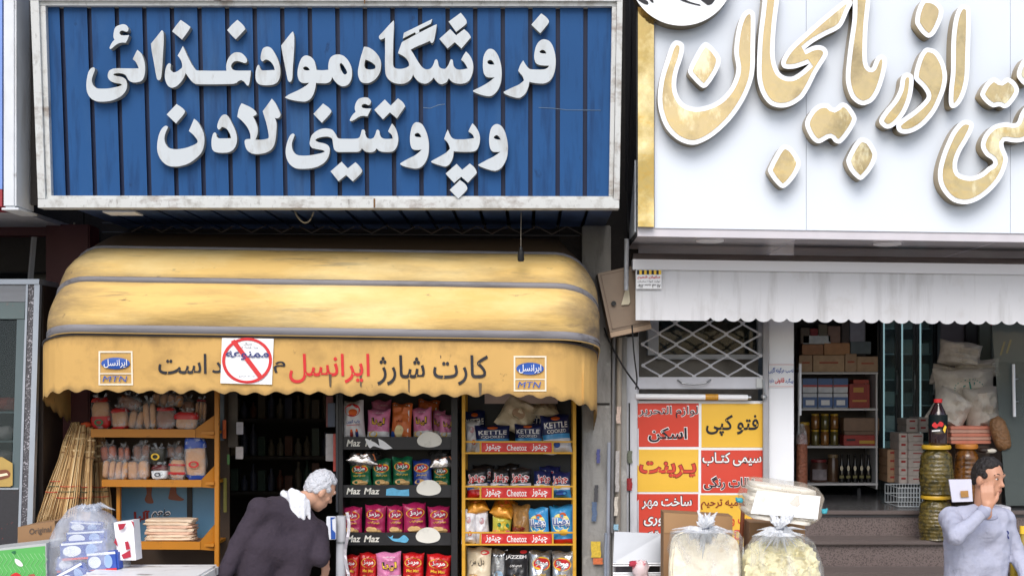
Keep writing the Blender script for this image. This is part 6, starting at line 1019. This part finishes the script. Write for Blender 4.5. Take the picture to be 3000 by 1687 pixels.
FC = tag((lambda g: (g.hexa([P(2790, 1470, 10.1), P(2850, 1468, 10.1), P(2846, 1403, 10.12), P(2780, 1404, 10.12)], [p+Vector((0, .02, 0)) for p in [P(2790, 1470, 10.1), P(2850, 1468, 10.1), P(2846, 1403, 10.12), P(2780, 1404, 10.12)]], M('picture_white', (206, 206, 222), .4)), g.build('picture_box'))[1])(G()), 'white picture box half hidden behind the man in the pale jumper', 'box')
g = G(); g.poly([[(2815, 1456), (2838, 1455), (2836, 1436), (2813, 1437)]], lambda x, y: P(x, y, 10.095), .003, M('picture_print', (176, 130, 70), .5, var=.5, vs=30)); g.build('print', None, FC)
g = G(); g.pbox(2930, 2962, 1484, 1540, 10.1, 10.3, M('white_carton', (200, 200, 208), .5), .004); tag(g.build('carton'), 'small white carton behind the shoulder of the man in the pale jumper', 'carton')
for (x, y0, y1, w, d, lb) in [(2996, 1540, 1700, 34, 9.75, 'yellow oil bottle with a yellow cap at the right edge'), (2972, 1560, 1720, 26, 9.85, 'second yellow oil bottle behind the first at the right edge')]:
    c = P(x, y1, d); o = thing('bottle', lb, 'bottle', c, 'oil bottles at the right edge'); h = (y1-y0)*d/FPX; r = w*d/FPX/2
    g = G(); g.lathe([(0, 0), (r, .002), (r, h*.6), (r*.4, h*.82), (r*.4, h*.86), (0, h*.86)], c, 16, M('oil', (150, 128, 40), .1, coat=.6)); g.build('glass_body', None, o, True); g = G(); g.lathe([(0, h*.86), (r*.5, h*.86), (r*.5, h), (0, h)], c, 14, yel_ink); g.build('cap', None, o)
# ---------------------------------------------------------------- sidewalk stall on the right
SS = thing('market_stall', 'wooden stall table under the big bags of dry bread', 'stand', P(2180, 1830, 8.6)); zt2 = ZP(1800, 8.5)
g = G(); g.box(XP(1940, 8.5), XP(2420, 8.5), 8.2, 9.15, zt2-.05, zt2-.002, wood); g.build('top', None, SS)
for x in (1950, 2400):
    for y in (8.25, 9.05): g = G(); g.box(XP(x, 8.5), XP(x+12, 8.5), y, y+.06, .001, zt2-.052, wood); g.build('leg', None, SS)
dry = M('dry_bread', (246, 236, 214), .75, var=.08, vs=10, dirt=[((196, 156, 96), .55, 16, (1, 1, 1), .56, .72), ((170, 120, 70), .5, 5, (1, 1, 1), .6, .8)], bump=.4, bs=30); dry2 = M('dry_round_bread', (246, 236, 192), .75, var=.1, vs=12, dirt=[((190, 168, 96), .6, 18, (1, 1, 1), .53, .68), ((120, 100, 60), .6, 40, (1, 1, 1), .66, .72)], bump=.6, bs=24)
def bigbag(cx, yk, hw, ytop, ybot, d, label, round_):
    o = thing('bread_bag', label, 'bread', P(cx, ybot, d), 'big clear bags of dry bread'); g = G(); w = hw*d/FPX
    rr = random.Random(int(cx))
    if round_:
        cc = P(cx, ytop+hw*1.0, d); g.blob(cc, (w*.94, .15, w*.97), .8, .1, 3, 64, 40, dry2, fs=7, rg=.1)
        for q in range(170):
            a, b_ = rr.uniform(0, 6.28), math.sqrt(rr.random())*.86; s = rr.uniform(.02, .045); x, z = w*b_*math.cos(a), w*b_*math.sin(a); y = -.142*max(0, 1-b_**2.4)**.42-.008
            n1 = Vector((math.cos(a*7), rr.uniform(-.5, .3), math.sin(a*7))).normalized(); n2 = Vector((-n1.z, rr.uniform(-.7, .2), n1.x)).normalized(); p = cc+Vector((x, y, z)); k_ = 6
            g.add([p]+[p+(n1*math.cos(t*1.047)+n2*math.sin(t*1.047))*s*rr.uniform(.6, 1.2)+Vector((0, .012*math.cos(t*2.1), 0)) for t in range(k_)], [(0, 1+t, 1+(t+1) % k_) for t in range(k_)], dry2)
    else:
        for k in range(10):
            jx, jy, sq = rr.uniform(-7, 7), rr.uniform(-4, 10), rr.uniform(.92, 1.02); dd = d-.15+k*.032
            lp = smooth_loop(f'{cx-hw*.8*sq+jx},{ytop+16+jy} {cx-hw*.35},{ytop+4+jy} {cx+hw*.3},{ytop+6+jy} {cx+hw*.78*sq+jx},{ytop+20+jy} {cx+hw*.92*sq+jx},{ytop+62} {cx+hw*.95*sq+jx},{ytop+130} {cx+hw*.93*sq+jx},{ybot-20} {cx+hw*.8},{ybot} {cx-hw*.8},{ybot} {cx-hw*.94*sq+jx},{ybot-20} {cx-hw*.96*sq+jx},{ytop+130} {cx-hw*.93*sq+jx},{ytop+64}')
            n = len(lp); mx_, my_ = cx+jx*.5, (ytop+ybot)/2; rows_ = []
            for sc_ in (1, .97, .9, .75, .55, .35, .15, .02):
                rows_.append([P(mx_+(x-mx_)*sc_, my_+(y-my_)*sc_, dd+.010*noise.noise(Vector((x*.03*sc_+k, y*.03*sc_, k*2.2)))*4*(1-sc_*.3)*.6-(0 if sc_ == 1 else .006)) for x, y in lp])
            rows_.insert(0, [p+Vector((0, .02, 0)) for p in rows_[0]]); g.rings(rows_, dry)
    g.build('bread', None, o, True)
    k = []; nn = 48; H = ytop-yk
    prof = [(yk-34, .16, .03), (yk-20, .2, .04), (yk-8, .08, .02), (yk, .05, .015), (yk+8, .1, .03), (yk+H*.45, .3 if round_ else .45, .07), (ytop-2, .5 if round_ else .8, .11), (ytop+20, .72 if round_ else .97, .15), (ytop+50, .9 if round_ else 1.02, .17), (ytop+90, 1.0, .18), (ytop+150, 1.03, .18), (ybot, .98, .17)]
    for y, f, dp in prof:
        row = []
        for j in range(nn):
            a = 2*math.pi*j/nn; pl = 1+(.16*math.sin(a*11+1)+.1*math.sin(a*17))*(1 if y < ytop else .25 if y < ytop+60 else .05)+.04*noise.noise(Vector((math.cos(a)*3, math.sin(a)*3, y*.03)))
            p = P(cx+(4*math.sin(y*.1)), y+(6*math.sin(a*5) if y < yk-20 else 0), d-(.17 if y <= yk+8 else .17*max(0, 1-(y-yk-8)/60))); row.append(p+Vector((w*f*math.cos(a)*pl, dp*math.sin(a)*pl-.02, 0)))
        k.append(row)
    g = G(); tp_ = M('gathered_film', (244, 246, 250), .2, var=0, vs=9, trans=.5, bump=1.0, bs=16, stretch=(2.5, 2.5, .6)); g.rings(k[:7], tp_, False); g.build('gathered_neck', None, o, True)
    g = G(); g.rings(k[6:], M('bread_bag_film', (244, 246, 250), .15, var=0, vs=8, trans=.1, bump=1.0, bs=9, stretch=(2.2, 2.2, .5))); g.build('bag_film', None, o, True)
    g = G(); fr_ = random.Random(int(cx)+5); kc = P(cx, yk, d-.185)
    for q in range(26):
        a = -1.45+2.9*(q+fr_.uniform(-.3, .3))/25; L_ = w*fr_.uniform(.35, .85)*(.8 if round_ else 1.15); e_ = kc+Vector((math.sin(a)*L_, .03+.05*abs(math.sin(a)), -math.cos(a)*L_*.95)); md_ = kc.lerp(e_, .45)+Vector((0, -.012, .01)); g.tube([kc, md_, e_], [.007, fr_.uniform(.008, .016), .001], 5, tp_)
    for q in range(16):
        a = fr_.gauss(.1, .55); L_ = fr_.uniform(.03, .13); e_ = kc+Vector((math.sin(a)*L_, fr_.uniform(-.03, .05), math.cos(a)*L_)); g.tube([kc, kc.lerp(e_, .6)+Vector((fr_.uniform(-.01, .01), 0, .005)), e_], [.006, .014, .002], 5, tp_)
    g.build('gathered_folds', None, o, True)
    g = G(); c = P(cx, yk, d-.17); g.tube([c+Vector((.02*math.cos(a*.7), -.02+.02*math.sin(a*.7), .004*math.sin(a))) for a in range(10)], .004, 5, M('tie', (90, 96, 110), .5)); g.build('knot', None, o)
    return o
bigbag(2066, 1546, 106, 1556, 1802, 8.5, 'big pleated clear bag of squarish dry bread in front of the banner', False)
bigbag(2284, 1548, 124, 1566, 1802, 8.5, 'big clear bag of round speckled dry bread below the lying bread pack', True)
LP = thing('bread_pack', 'long pack of white flatbread with teal clips lying on the round bread bag', 'bread', P(2284, 1540, 8.55))
lm = lambda a, b, dd: P(2284, 1470, 8.5)+Vector((a*math.cos(.13)+b*math.sin(.13), dd, -a*math.sin(.13)+b*math.cos(.13)))
nb_ = M('flatbread_white', (246, 240, 228), .7, var=.03, vs=8, dirt=((214, 190, 150), .5, 9, (1, 1, 3), .58, .75)); g = G()
for k in range(8):
    z = -.095+k*.026; hw_ = .2+.012*math.sin(k*2.1)-(.02 if k in (0, 7) else 0)
    o2 = G(); o2.blob((0, 0, 0), (hw_, .15, .0145), .3, .06, k, 26, 8, nb_, fs=6); g.add([lm(q.x, q.z+z, q.y) for q in o2.v], o2.f, nb_)
g.build('bread', None, LP, True)
g = G(); o2 = G(); o2.blob((0, 0, 0), (.238, .17, .118), .5, .1, 9, 34, 20, film, fs=5); pf = M('pack_film', (226, 214, 196), .12, var=0, vs=6, trans=.2, bump=1.0, bs=12); g.add([lm(q.x, q.z+.012, q.y) for q in o2.v], o2.f, pf); g.build('wrapper', None, LP, True)
g = G(); f = [lm(-.19, -.075, -.172), lm(.2, -.06, -.172), lm(.2, .075, -.172), lm(-.17, .06, -.172)]; g.hexa(f, [p+Vector((0, .004, 0)) for p in f], M('paper_sheet', (250, 250, 248), .6, var=.01)); g.build('paper_sheet', None, LP)
for s in (-1, 1):
    g = G(); c = lm(.25*s, -.015, -.08); g.blob(c, (.02, .02, .014), .6, .3, s+3, 12, 8, M('teal_clip', (46, 160, 176), .4)); g.tube([c, c+Vector((.022*s, 0, .014))], .007, 5, M('teal_clip', (46, 160, 176), .4)); g.build('clip', None, LP)
PO = tag((lambda g: (g.tube([P(2178, 1470, 8.9), P(2168, 1640, 8.9), P(2160, 1800, 8.9)], .013, 8, M('brown_pole', (130, 70, 44), .5)), g.build('pole'))[1])(G()), 'brown wooden pole between the two big bread bags', 'pole')
def carton(label, q, d, th=.25, flap=None):
    f = [P(x, y, d) for x, y in q]; g = G(); g.hexa(f, [p+Vector((0, th, 0)) for p in f], card); o = tag(g.build('carton'), label, 'carton')
    if flap: g = G(); f = [P(x, y, d-.004) for x, y in flap]; g.hexa(f, [p+Vector((0, .003, 0)) for p in f], M('cardboard_flap', (166, 130, 92), .8, var=.1, vs=5)); g.build('flap', None, o)
carton('brown cardboard carton standing behind the pleated bread bag', [(1944, 1800), (2146, 1800), (2146, 1512), (1944, 1500)], 8.85, .2, [(1946, 1560), (2146, 1566), (2146, 1513), (1946, 1501)])
carton('grey brown cardboard carton behind the round bread bag', [(2196, 1800), (2360, 1800), (2358, 1534), (2196, 1530)], 8.8, .25)
MS = thing('metal_stand', 'grey metal stand with a tilted sheet panel and white rails beside the bread bags', 'stand', P(1868, 1800, 9.3)); D8 = 9.3
g = G(); f = [P(1796, 1648, D8), P(1940, 1646, D8), P(1942, 1562, D8+.06), P(1800, 1556, D8+.06)]; g.hexa(f, [p+Vector((0, .006, 0)) for p in f], M('galvanised_sheet', (140, 144, 150), .35, metal=.6, var=.15, vs=5)); g.build('sheet_panel', None, MS)
for y in (1650, 1656, 1678, 1684): g = G(); g.tube([P(1796, y, D8-.02), P(1942, y-1, D8-.02)], .006, 8, M('rail_white', (210, 214, 218), .3, metal=.3)); g.build('rail', None, MS)
for x in (1799, 1938): g = G(); g.tube([P(x, 1646, D8), P(x, 1687+310, D8)], .012, 8, alu); g.build('leg', None, MS)
g = G(); g.pbox(1802, 1860, 1658, 1676, D8+.1, D8+.12, M('stand_goods', (80, 76, 84), .5, var=.6, vs=30)); g.pbox(1866, 1936, 1658, 1676, D8+.1, D8+.12, black); g.build('back_panel', None, MS)
g = G(); g.blob(P(1878, 1668, D8-.1), (.05, .04, .06), .8, .35, 4, 18, 12, M('pink_white_bag', (226, 206, 208), .4, var=.3, vs=18, dirt=((190, 70, 90), .8, 12, (1, 1, 1), .55, .62)), fs=5); g.blob(P(1856, 1650, D8-.1), (.03, .03, .018), .8, .35, 5, 14, 8, M('red_knot', (190, 60, 80), .5)); tag(g.build('plastic_bag', None, None, True), 'crumpled pink and white plastic bag tied on the metal stand rails', 'bag')
# things right of the bending man
g = G(); g.tube([P(1000, 1510, 9.9), P(998, 1800, 9.9)], .034, 14, M('pale_post', (196, 198, 204), .4)); PP = tag(g.build('post', None, None, True), 'pale grey round post with a metal band in front of the black rack', 'post'); g = G(); g.tube([P(1000, 1584, 9.9), P(1000, 1590, 9.9)], .037, 14, alu); g.build('band', None, PP)
g = G(); g.pbox(956, 984, 1512, 1580, 9.8, 9.83, M('pack_white', (226, 230, 238), .4), .004); WBp = tag(g.build('packet'), 'white and blue packet hanging beside the bending man', 'packet'); g = G(); g.poly([[(970, 1578), (983, 1578), (983, 1560), (974, 1550), (972, 1520), (983, 1516), (983, 1514), (968, 1514)]], lambda x, y: P(x, y, 9.797), .002, blue_ink); g.build('print', None, WBp)
g = G(); k = 12; g.sm = True; vs = [P(1012+6*math.sin(j*.7)+i*9, 1500+j*18, 9.85+.02*math.sin(i*2+j)) for j in range(k) for i in range(2)]; g.add(vs, [(2*j, 2*j+2, 2*j+3, 2*j+1) for j in range(k-1)], M('white_strip', (224, 220, 226), .5)); tag(g.build('plastic_strip'), 'white plastic strip hanging beside the pale post', 'plastic strip')
# ---------------------------------------------------------------- people
def caps_mesh(caps, voxel, smooth=6, fac=.5):
    g = G()
    for c in caps:
        if c[0] == 'e':        # ellipsoid: centre, radii along three axes, axes
            _, ce, rad, ax = c; k = []
            for i in range(13):
                ph = -math.pi/2+math.pi*(i+.05)/12.1; k.append([Vector(ce)+ax[0]*(rad[0]*math.cos(ph)*math.cos(t*math.pi/9))+ax[1]*(rad[1]*math.cos(ph)*math.sin(t*math.pi/9))+ax[2]*(rad[2]*math.sin(ph)) for t in range(18)])
            g.rings(k)
        else:
            p0, r0, p1, r1 = Vector(c[0]), c[1], Vector(c[2]), c[3]; t = (p1-p0); L = t.length; t = t.normalized() if L > 1e-6 else Vector((0, 0, 1)); pts, rs = [], []
            for i in range(6): a = math.pi/2*(i+.15)/6; pts.append(p0-t*r0*math.cos(a)); rs.append(r0*math.sin(a))
            for i in range(5, -1, -1): a = math.pi/2*(i+.15)/6; pts.append(p1+t*r1*math.cos(a)); rs.append(r1*math.sin(a))
            a = t.cross(Vector((0, 0, 1)) if abs(t.z) < .9 else Vector((1, 0, 0))).normalized(); b = t.cross(a)
            g.rings([[p+(a*math.cos(2*math.pi*j/16)+b*math.sin(2*math.pi*j/16))*r for j in range(16)] for p, r in zip(pts, rs)])
    me = bpy.data.meshes.new('tmp'); me.from_pydata(g.v, [], g.f); bm = bmesh.new(); bm.from_mesh(me); bmesh.ops.recalc_face_normals(bm, faces=bm.faces[:]); bm.to_mesh(me); bm.free()
    o = bpy.data.objects.new('tmp', me); COL.objects.link(o); md = o.modifiers.new('r', 'REMESH'); md.mode = 'VOXEL'; md.voxel_size = voxel; s = o.modifiers.new('s', 'SMOOTH'); s.factor = fac; s.iterations = smooth
    dg = bpy.context.evaluated_depsgraph_get(); out = bpy.data.meshes.new_from_object(o.evaluated_get(dg)); bpy.data.objects.remove(o); bpy.data.meshes.remove(me); return out
def skin_obj(name, caps, voxel, mat, parent=None, smooth=6, org=None, disp=None):
    me = caps_mesh(caps, voxel, smooth); o0 = ORG[parent.name] if parent else Vector(org)
    for v in me.vertices:
        co = v.co.copy()
        if disp: co = co+v.normal*disp(co)
        v.co = co-o0
    me.materials.clear(); me.materials.append(mat); me.polygons.foreach_set('use_smooth', [True]*len(me.polygons)); o = bpy.data.objects.new(name, me); COL.objects.link(o)
    if parent: o.parent = parent
    else: o.location = o0
    ORG[o.name] = o0; return o
def frame(f, up):
    f = Vector(f).normalized(); u = Vector(up); u = (u-f*u.dot(f)).normalized(); return f, f.cross(u).normalized(), u      # forward, right, up
def head(c, f, r, u, neck):
    c = Vector(c); ax = (r, f, u)
    return [('e', c+u*.02, (.077, .096, .108), ax), ('e', c+f*.028-u*.045, (.058, .062, .075), ax), (c+f*.055-u*.088, .026, c+f*.05-u*.092, .03), (c+f*.088+u*.012, .008, c+f*.107-u*.026, .0115), (c+f*.095-u*.03-r*.011, .008, c+f*.095-u*.03+r*.011, .008),
            (c+f*.083+u*.034-r*.04, .012, c+f*.083+u*.034+r*.04, .012), (c+f*.082-u*.058-r*.018, .009, c+f*.082-u*.058+r*.018, .009), (c+f*.08-u*.07-r*.014, .009, c+f*.08-u*.07+r*.014, .009), (c+f*.055-u*.02-r*.045, .022, c+f*.055-u*.02-r*.04, .022), (c+f*.055-u*.02+r*.045, .022, c+f*.055-u*.02+r*.04, .022),
            ('e', c-r*.08-f*.01-u*.005, (.011, .021, .034), ax), ('e', c+r*.08-f*.01-u*.005, (.011, .021, .034), ax), (c-u*.06-f*.02, .056, Vector(neck), .062)]
def face_bits(c, f, r, u, parent, brow):
    for s in (-1, 1):
        e = Vector(c)+f*.0775+r*.031*s+u*.014; g = G(); g.blob(e, (.0118, .0118, .007), 1, 0, 0, 12, 8, M('eye_white', (226, 222, 216), .2)); q = e+f*.009; g.blob(q, (.006, .006, .006), 1, 0, 0, 10, 6, M('iris', (40, 26, 18), .15)); g.build('eye', None, parent, True)
        g = G(); b = Vector(c)+f*.09+u*.038; g.tube([b+r*s*.014, b+r*s*.034+u*.006-f*.003, b+r*s*.052-u*.002-f*.014], [.004, .0048, .002], 6, brow); g.build('eyebrow', None, parent, True)
    g = G(); m = Vector(c)+f*.0905-u*.064; g.tube([m-r*.022-f*.006, m-r*.008+u*.001, m+r*.008+u*.001, m+r*.022-f*.006], [.002, .0045, .0045, .002], 6, M('lips', (150, 84, 76), .45)); g.build('lips', None, parent, True)
def hair(c, f, r, u, front, low):
    c = Vector(c); out = []; n = 90
    for i in range(n):
        z = 1-2*(i+.5)/n; a = i*2.39996; q = Vector((math.sqrt(1-z*z)*math.cos(a), math.sqrt(1-z*z)*math.sin(a), z))
        if q.y > front and q.z < .62: continue
        if q.z < low+(.45 if q.y > -.25 else 0): continue
        p = c+u*.022+r*(q.x*.073)+f*(q.y*.09)+u*(q.z*.102); out.append((p, .021, p+u*.004, .021))
    return out
def hand(w, d, n_, thumb, L=.18, curl=.5):     # wrist, direction, palm normal (the way fingers curl), thumb side
    w = Vector(w); d = Vector(d).normalized(); n_ = Vector(n_); n_ = (n_-d*n_.dot(d)).normalized(); t = d.cross(n_).normalized()
    if t.dot(Vector(thumb)) < 0: t = -t
    out = [(w-d*.05, .026, w+d*.01, .027)]
    for k, (off, l) in enumerate(((.032, .92), (.011, 1.0), (-.011, .94), (-.031, .74))):
        b = w+t*off*.6; kn = w+d*.088+t*off; out.append((b, .016, kn, .0125)); p = kn; dr = d
        for seg, (ll, r0, r1) in enumerate(((.042, .0105, .0098), (.028, .0098, .009), (.02, .009, .0075))):
            a = curl*(seg+.6)*(1+.12*k); dr = (d*math.cos(a)+n_*math.sin(a)).normalized(); q = p+dr*ll*l; out.append((p, r0, q, r1)); p = q
    b = w+d*.02+t*.03; m = b+d*.03+t*.026+n_*.012; out += [(b, .016, m, .0125), (m, .0125, m+d*.032+t*.006+n_*.014, .0095)]
    return out
skinm = M('skin', (196, 144, 116), .5, var=.06, vs=20); skin2 = M('skin_pale', (202, 156, 130), .5, var=.06, vs=20)
knit = M('dark_plum_knit', (54, 45, 56), .9, var=.2, vs=60, bump=.6, bs=17); knit2 = M('pale_lilac_knit', (174, 177, 196), .85, var=.08, vs=60, bump=.55, bs=19)
black_hair = M('dark_hair', (30, 24, 22), .5, var=.3, vs=30, bump=.8, bs=80); white_hair = M('white_hair', (200, 202, 208), .6, var=.12, vs=30, bump=.8, bs=70); trou = M('dark_trousers', (44, 44, 52), .85); shoe = M('black_shoe', (22, 20, 20), .4)
def foldf(seed, amp, sc): return lambda c: amp*(.7*noise.noise(Vector((c.x*sc+c.z*sc*.8, c.y*sc, c.z*sc*1.6+seed)))+.9*(.3-abs(noise.noise(Vector((c.x*sc*.7-c.z*sc*1.1, c.y*sc, c.x*sc*.9+c.z*sc*.8+seed)))))+.35*noise.noise(Vector((c.x*sc*2.4, c.y*sc*2, c.z*sc*3.2+seed))))
def legs(hip, footz, dx, fx, fy, hy):
    hip = Vector(hip); L, S = [], []
    for s in (-1, 1):
        h = hip+Vector((dx*s, 0, 0)); ft = Vector((hip.x+dx*1.1*s, hip.y, .09)); kn = h.lerp(ft, .5)+Vector((fx*.04, fy*.05, 0)); L += [(h, .095, kn, .066), (kn, .066, ft, .052)]; S.append((ft, fx, fy))
    return L, S
def shoes(S, parent):
    for ft, fx, fy in S:
        t = Vector((fx, fy, 0)).normalized(); g = G(); b = Vector((ft.x, ft.y, .001)); sd = Vector((-t.y, t.x, 0)); k = []
        for a, w, h in ((-.09, .02, .05), (-.075, .036, .085), (0, .042, .095), (.07, .046, .065), (.14, .045, .05), (.18, .03, .035), (.195, .01, .02)): k.append([b+t*a+sd*w*math.cos(j*math.pi/6)+Vector((0, 0, h/2+h/2*math.sin(j*math.pi/6))) for j in range(12)])
        g.rings(k, shoe); g.build('shoe', None, parent, True)
# --- man in the pale jumper, hand at his mouth
nk = P(2882, 1492, 8.8); hc = P(2894, 1404, 8.77); f, r, u = frame((.62, -.75, -.06), (0, 0, 1))
wr = P(2893, 1484, 8.54); hd = hand(wr, Vector((-.02, .02, 1)), Vector((.25, .9, .1)), Vector((1, 0, 0)), curl=.55)
lw = P(3010, 1722, 8.7); hd2 = hand(lw, Vector((.05, -.05, -1)), Vector((-.9, 0, 0)), Vector((0, -1, 0)), curl=.35)
B2 = skin_obj('person', head(hc, f, r, u, nk)+hd+hd2+[(nk, .06, nk-Vector((0, 0, .1)), .08), (wr-Vector((.03, 0, .03)), .026, wr, .026), (nk-Vector((0, 0, .1)), .07, P(2857, 1700, 8.81), .07), (P(2857, 1700, 8.81), .07, P(2857, 1780, 8.82), .1)]+[c for c in legs(P(2857, 1775, 8.82), 0, .085, .3, -1, 0)[0]], .0065, skinm, None, 5, (P(2857, 1775, 8.82).x, 8.82, 0))
tag(B2, 'man in a pale lilac jumper raising his hand to his mouth before the granite steps', 'person')
rs, ls = P(2786, 1518, 8.78), P(2940, 1520, 8.86); re_, le = P(2800, 1568, 8.52), P(2978, 1622, 8.88)
sw = [(rs, .075, ls, .07), (rs, .072, re_, .058), (re_, .057, P(2888, 1494, 8.54), .037), (ls, .068, le, .054), (le, .054, lw+Vector((0, 0, .03)), .036),
      (P(2822, 1560, 8.8), .125, P(2905, 1560, 8.84), .12), (P(2828, 1650, 8.79), .12, P(2890, 1650, 8.83), .118), (P(2826, 1760, 8.8), .118, P(2888, 1760, 8.84), .118), (P(2822, 1560, 8.8), .122, P(2826, 1760, 8.8), .118), (P(2905, 1560, 8.84), .118, P(2888, 1760, 8.84), .118), (nk-Vector((0, 0, .03)), .075, nk-Vector((0, 0, .1)), .12), (P(2830, 1520, 8.8), .09, nk-Vector((0, 0, .04)), .07), (P(2915, 1518, 8.83), .085, nk-Vector((0, 0, .04)), .07)]
SW2 = skin_obj('jumper', sw, .011, knit2, B2, 8, None, foldf(3, .011, 8))
g = G(); cn = nk-Vector((0, 0, .035)); g.tube([cn+Vector((.078*math.cos(q*.3307), .078*math.sin(q*.3307)-.004, -.014*math.cos(q*.3307-1.57)*-1)) for q in range(20)], .011, 8, M('rib_knit', (160, 163, 184), .9)); g.build('collar', None, SW2, True)
for w0_, w1_ in ((P(2876, 1504, 8.54), P(2889, 1493, 8.54)), (P(3004, 1694, 8.72), P(3009, 1716, 8.7))):
    g = G(); g.tube([w0_, w0_.lerp(w1_, .5), w1_], [.043, .044, .041], 14, M('rib_knit', (160, 163, 184), .9)); g.build('cuff', None, SW2, True)
g = G(); g.poly([smooth_loop("2950,1553 2955,1556 2956,1562 2953,1566 2956,1572 2957,1578 2953,1576 2951,1568 2949,1562 2947,1558")], lambda x, y: P(x, y, 8.742), 0, navy_ink, .004); g.build('emblem', None, SW2)
skin_obj('hair', hair(hc, f, r, u, .3, -.55), .008, black_hair, B2, 8); face_bits(hc, f, r, u, B2, black_hair)
Lg, S_ = legs(P(2857, 1775, 8.82), 0, .085, .3, -1, 0); skin_obj('trousers', [(a, b+.012, c, d+.012) for a, b, c, d in Lg]+[(P(2820, 1775, 8.82), .11, P(2894, 1775, 8.82), .11)], .014, trou, B2, 6); shoes(S_, B2)
# --- bending man seen from behind
nk = P(862, 1470, 8.92); hc = P(934, 1437, 9.0); f, r, u = frame((.72, .5, -.48), (.55, .25, .8))
rw = P(955, 1646, 8.98); hd = hand(P(950, 1630, 8.98), Vector((.08, .1, -1)), Vector((-.7, .3, 0)), Vector((.2, 1, 0)), curl=.5); lw = P(636, 1722, 8.62); hd2 = hand(lw, Vector((-.3, 0, -1)), Vector((.9, .2, 0)), Vector((0, 1, 0)), curl=.35)
hip = P(780, 1782, 8.78)
B1 = skin_obj('person', head(hc, f, r, u, nk)+hd+hd2+[(nk, .06, nk-Vector((.06, 0, .1)), .08), (nk-Vector((.06, 0, .1)), .07, hip, .08)]+legs(hip, 0, .09, .8, .5, 0)[0], .0065, skin2, None, 5, (hip.x, hip.y, 0))
tag(B1, 'white-haired man in a dark plum jumper bending towards the black crisp rack', 'person')
lsd, rsd = P(764, 1494, 8.74), P(926, 1556, 8.98); lel, rel = P(702, 1592, 8.7), P(938, 1632, 8.82)
sw = [(lsd, .085, rsd, .08), (lsd, .082, lel, .064), (lel, .064, lw, .044), (rsd, .082, rel, .062), (rel, .06, P(950, 1628, 8.97), .04), (P(800, 1510, 8.84), .12, P(890, 1560, 8.93), .125), (P(770, 1600, 8.76), .125, P(865, 1620, 8.84), .125), (P(732, 1730, 8.76), .118, P(838, 1745, 8.82), .118), (P(800, 1510, 8.84), .12, P(770, 1600, 8.76), .125), (P(770, 1600, 8.76), .125, P(732, 1730, 8.76), .118), (P(890, 1560, 8.93), .12, P(865, 1620, 8.84), .125), (P(865, 1620, 8.84), .125, P(838, 1745, 8.82), .118), (P(800, 1500, 8.84), .1, nk-Vector((.03, 0, .02)), .07), (P(880, 1520, 8.93), .1, nk, .07), (P(735, 1790, 8.76), .12, P(832, 1795, 8.8), .12)]
skin_obj('jumper', sw, .012, knit, B1, 8, None, foldf(8, .009, 5.5))
skin_obj('hair', hair(hc, f, r, u, .35, -.6), .008, white_hair, B1, 9); face_bits(hc, f, r, u, B1, white_hair)
sc = [(nk+Vector((.068*math.cos(a*.628), .068*math.sin(a*.628), .015-.04*math.cos(a*.628))), .022, nk+Vector((.068*math.cos((a+1)*.628), .068*math.sin((a+1)*.628), .015-.04*math.cos((a+1)*.628))), .022) for a in range(10)]
sc += [(P(854, 1440, 8.84), .026, P(858, 1506, 8.82), .016), (P(870, 1446, 8.83), .028, P(874, 1516, 8.82), .014), (P(886, 1456, 8.84), .026, P(890, 1520, 8.83), .012), (P(900, 1470, 8.86), .022, P(906, 1518, 8.86), .012)]
skin_obj('collar', sc, .009, M('white_collar', (232, 234, 240), .8, bump=.3, bs=60), B1, 8, None, foldf(5, .004, 14))
Lg, S_ = legs(hip, 0, .09, .8, .5, 0); skin_obj('trousers', [(a, b+.012, c, d+.012) for a, b, c, d in Lg]+[(P(738, 1790, 8.78), .112, P(826, 1790, 8.78), .112)], .014, trou, B1, 6); shoes(S_, B1)
bpy.data.objects.remove(_fo); bpy.data.curves.remove(_fc)
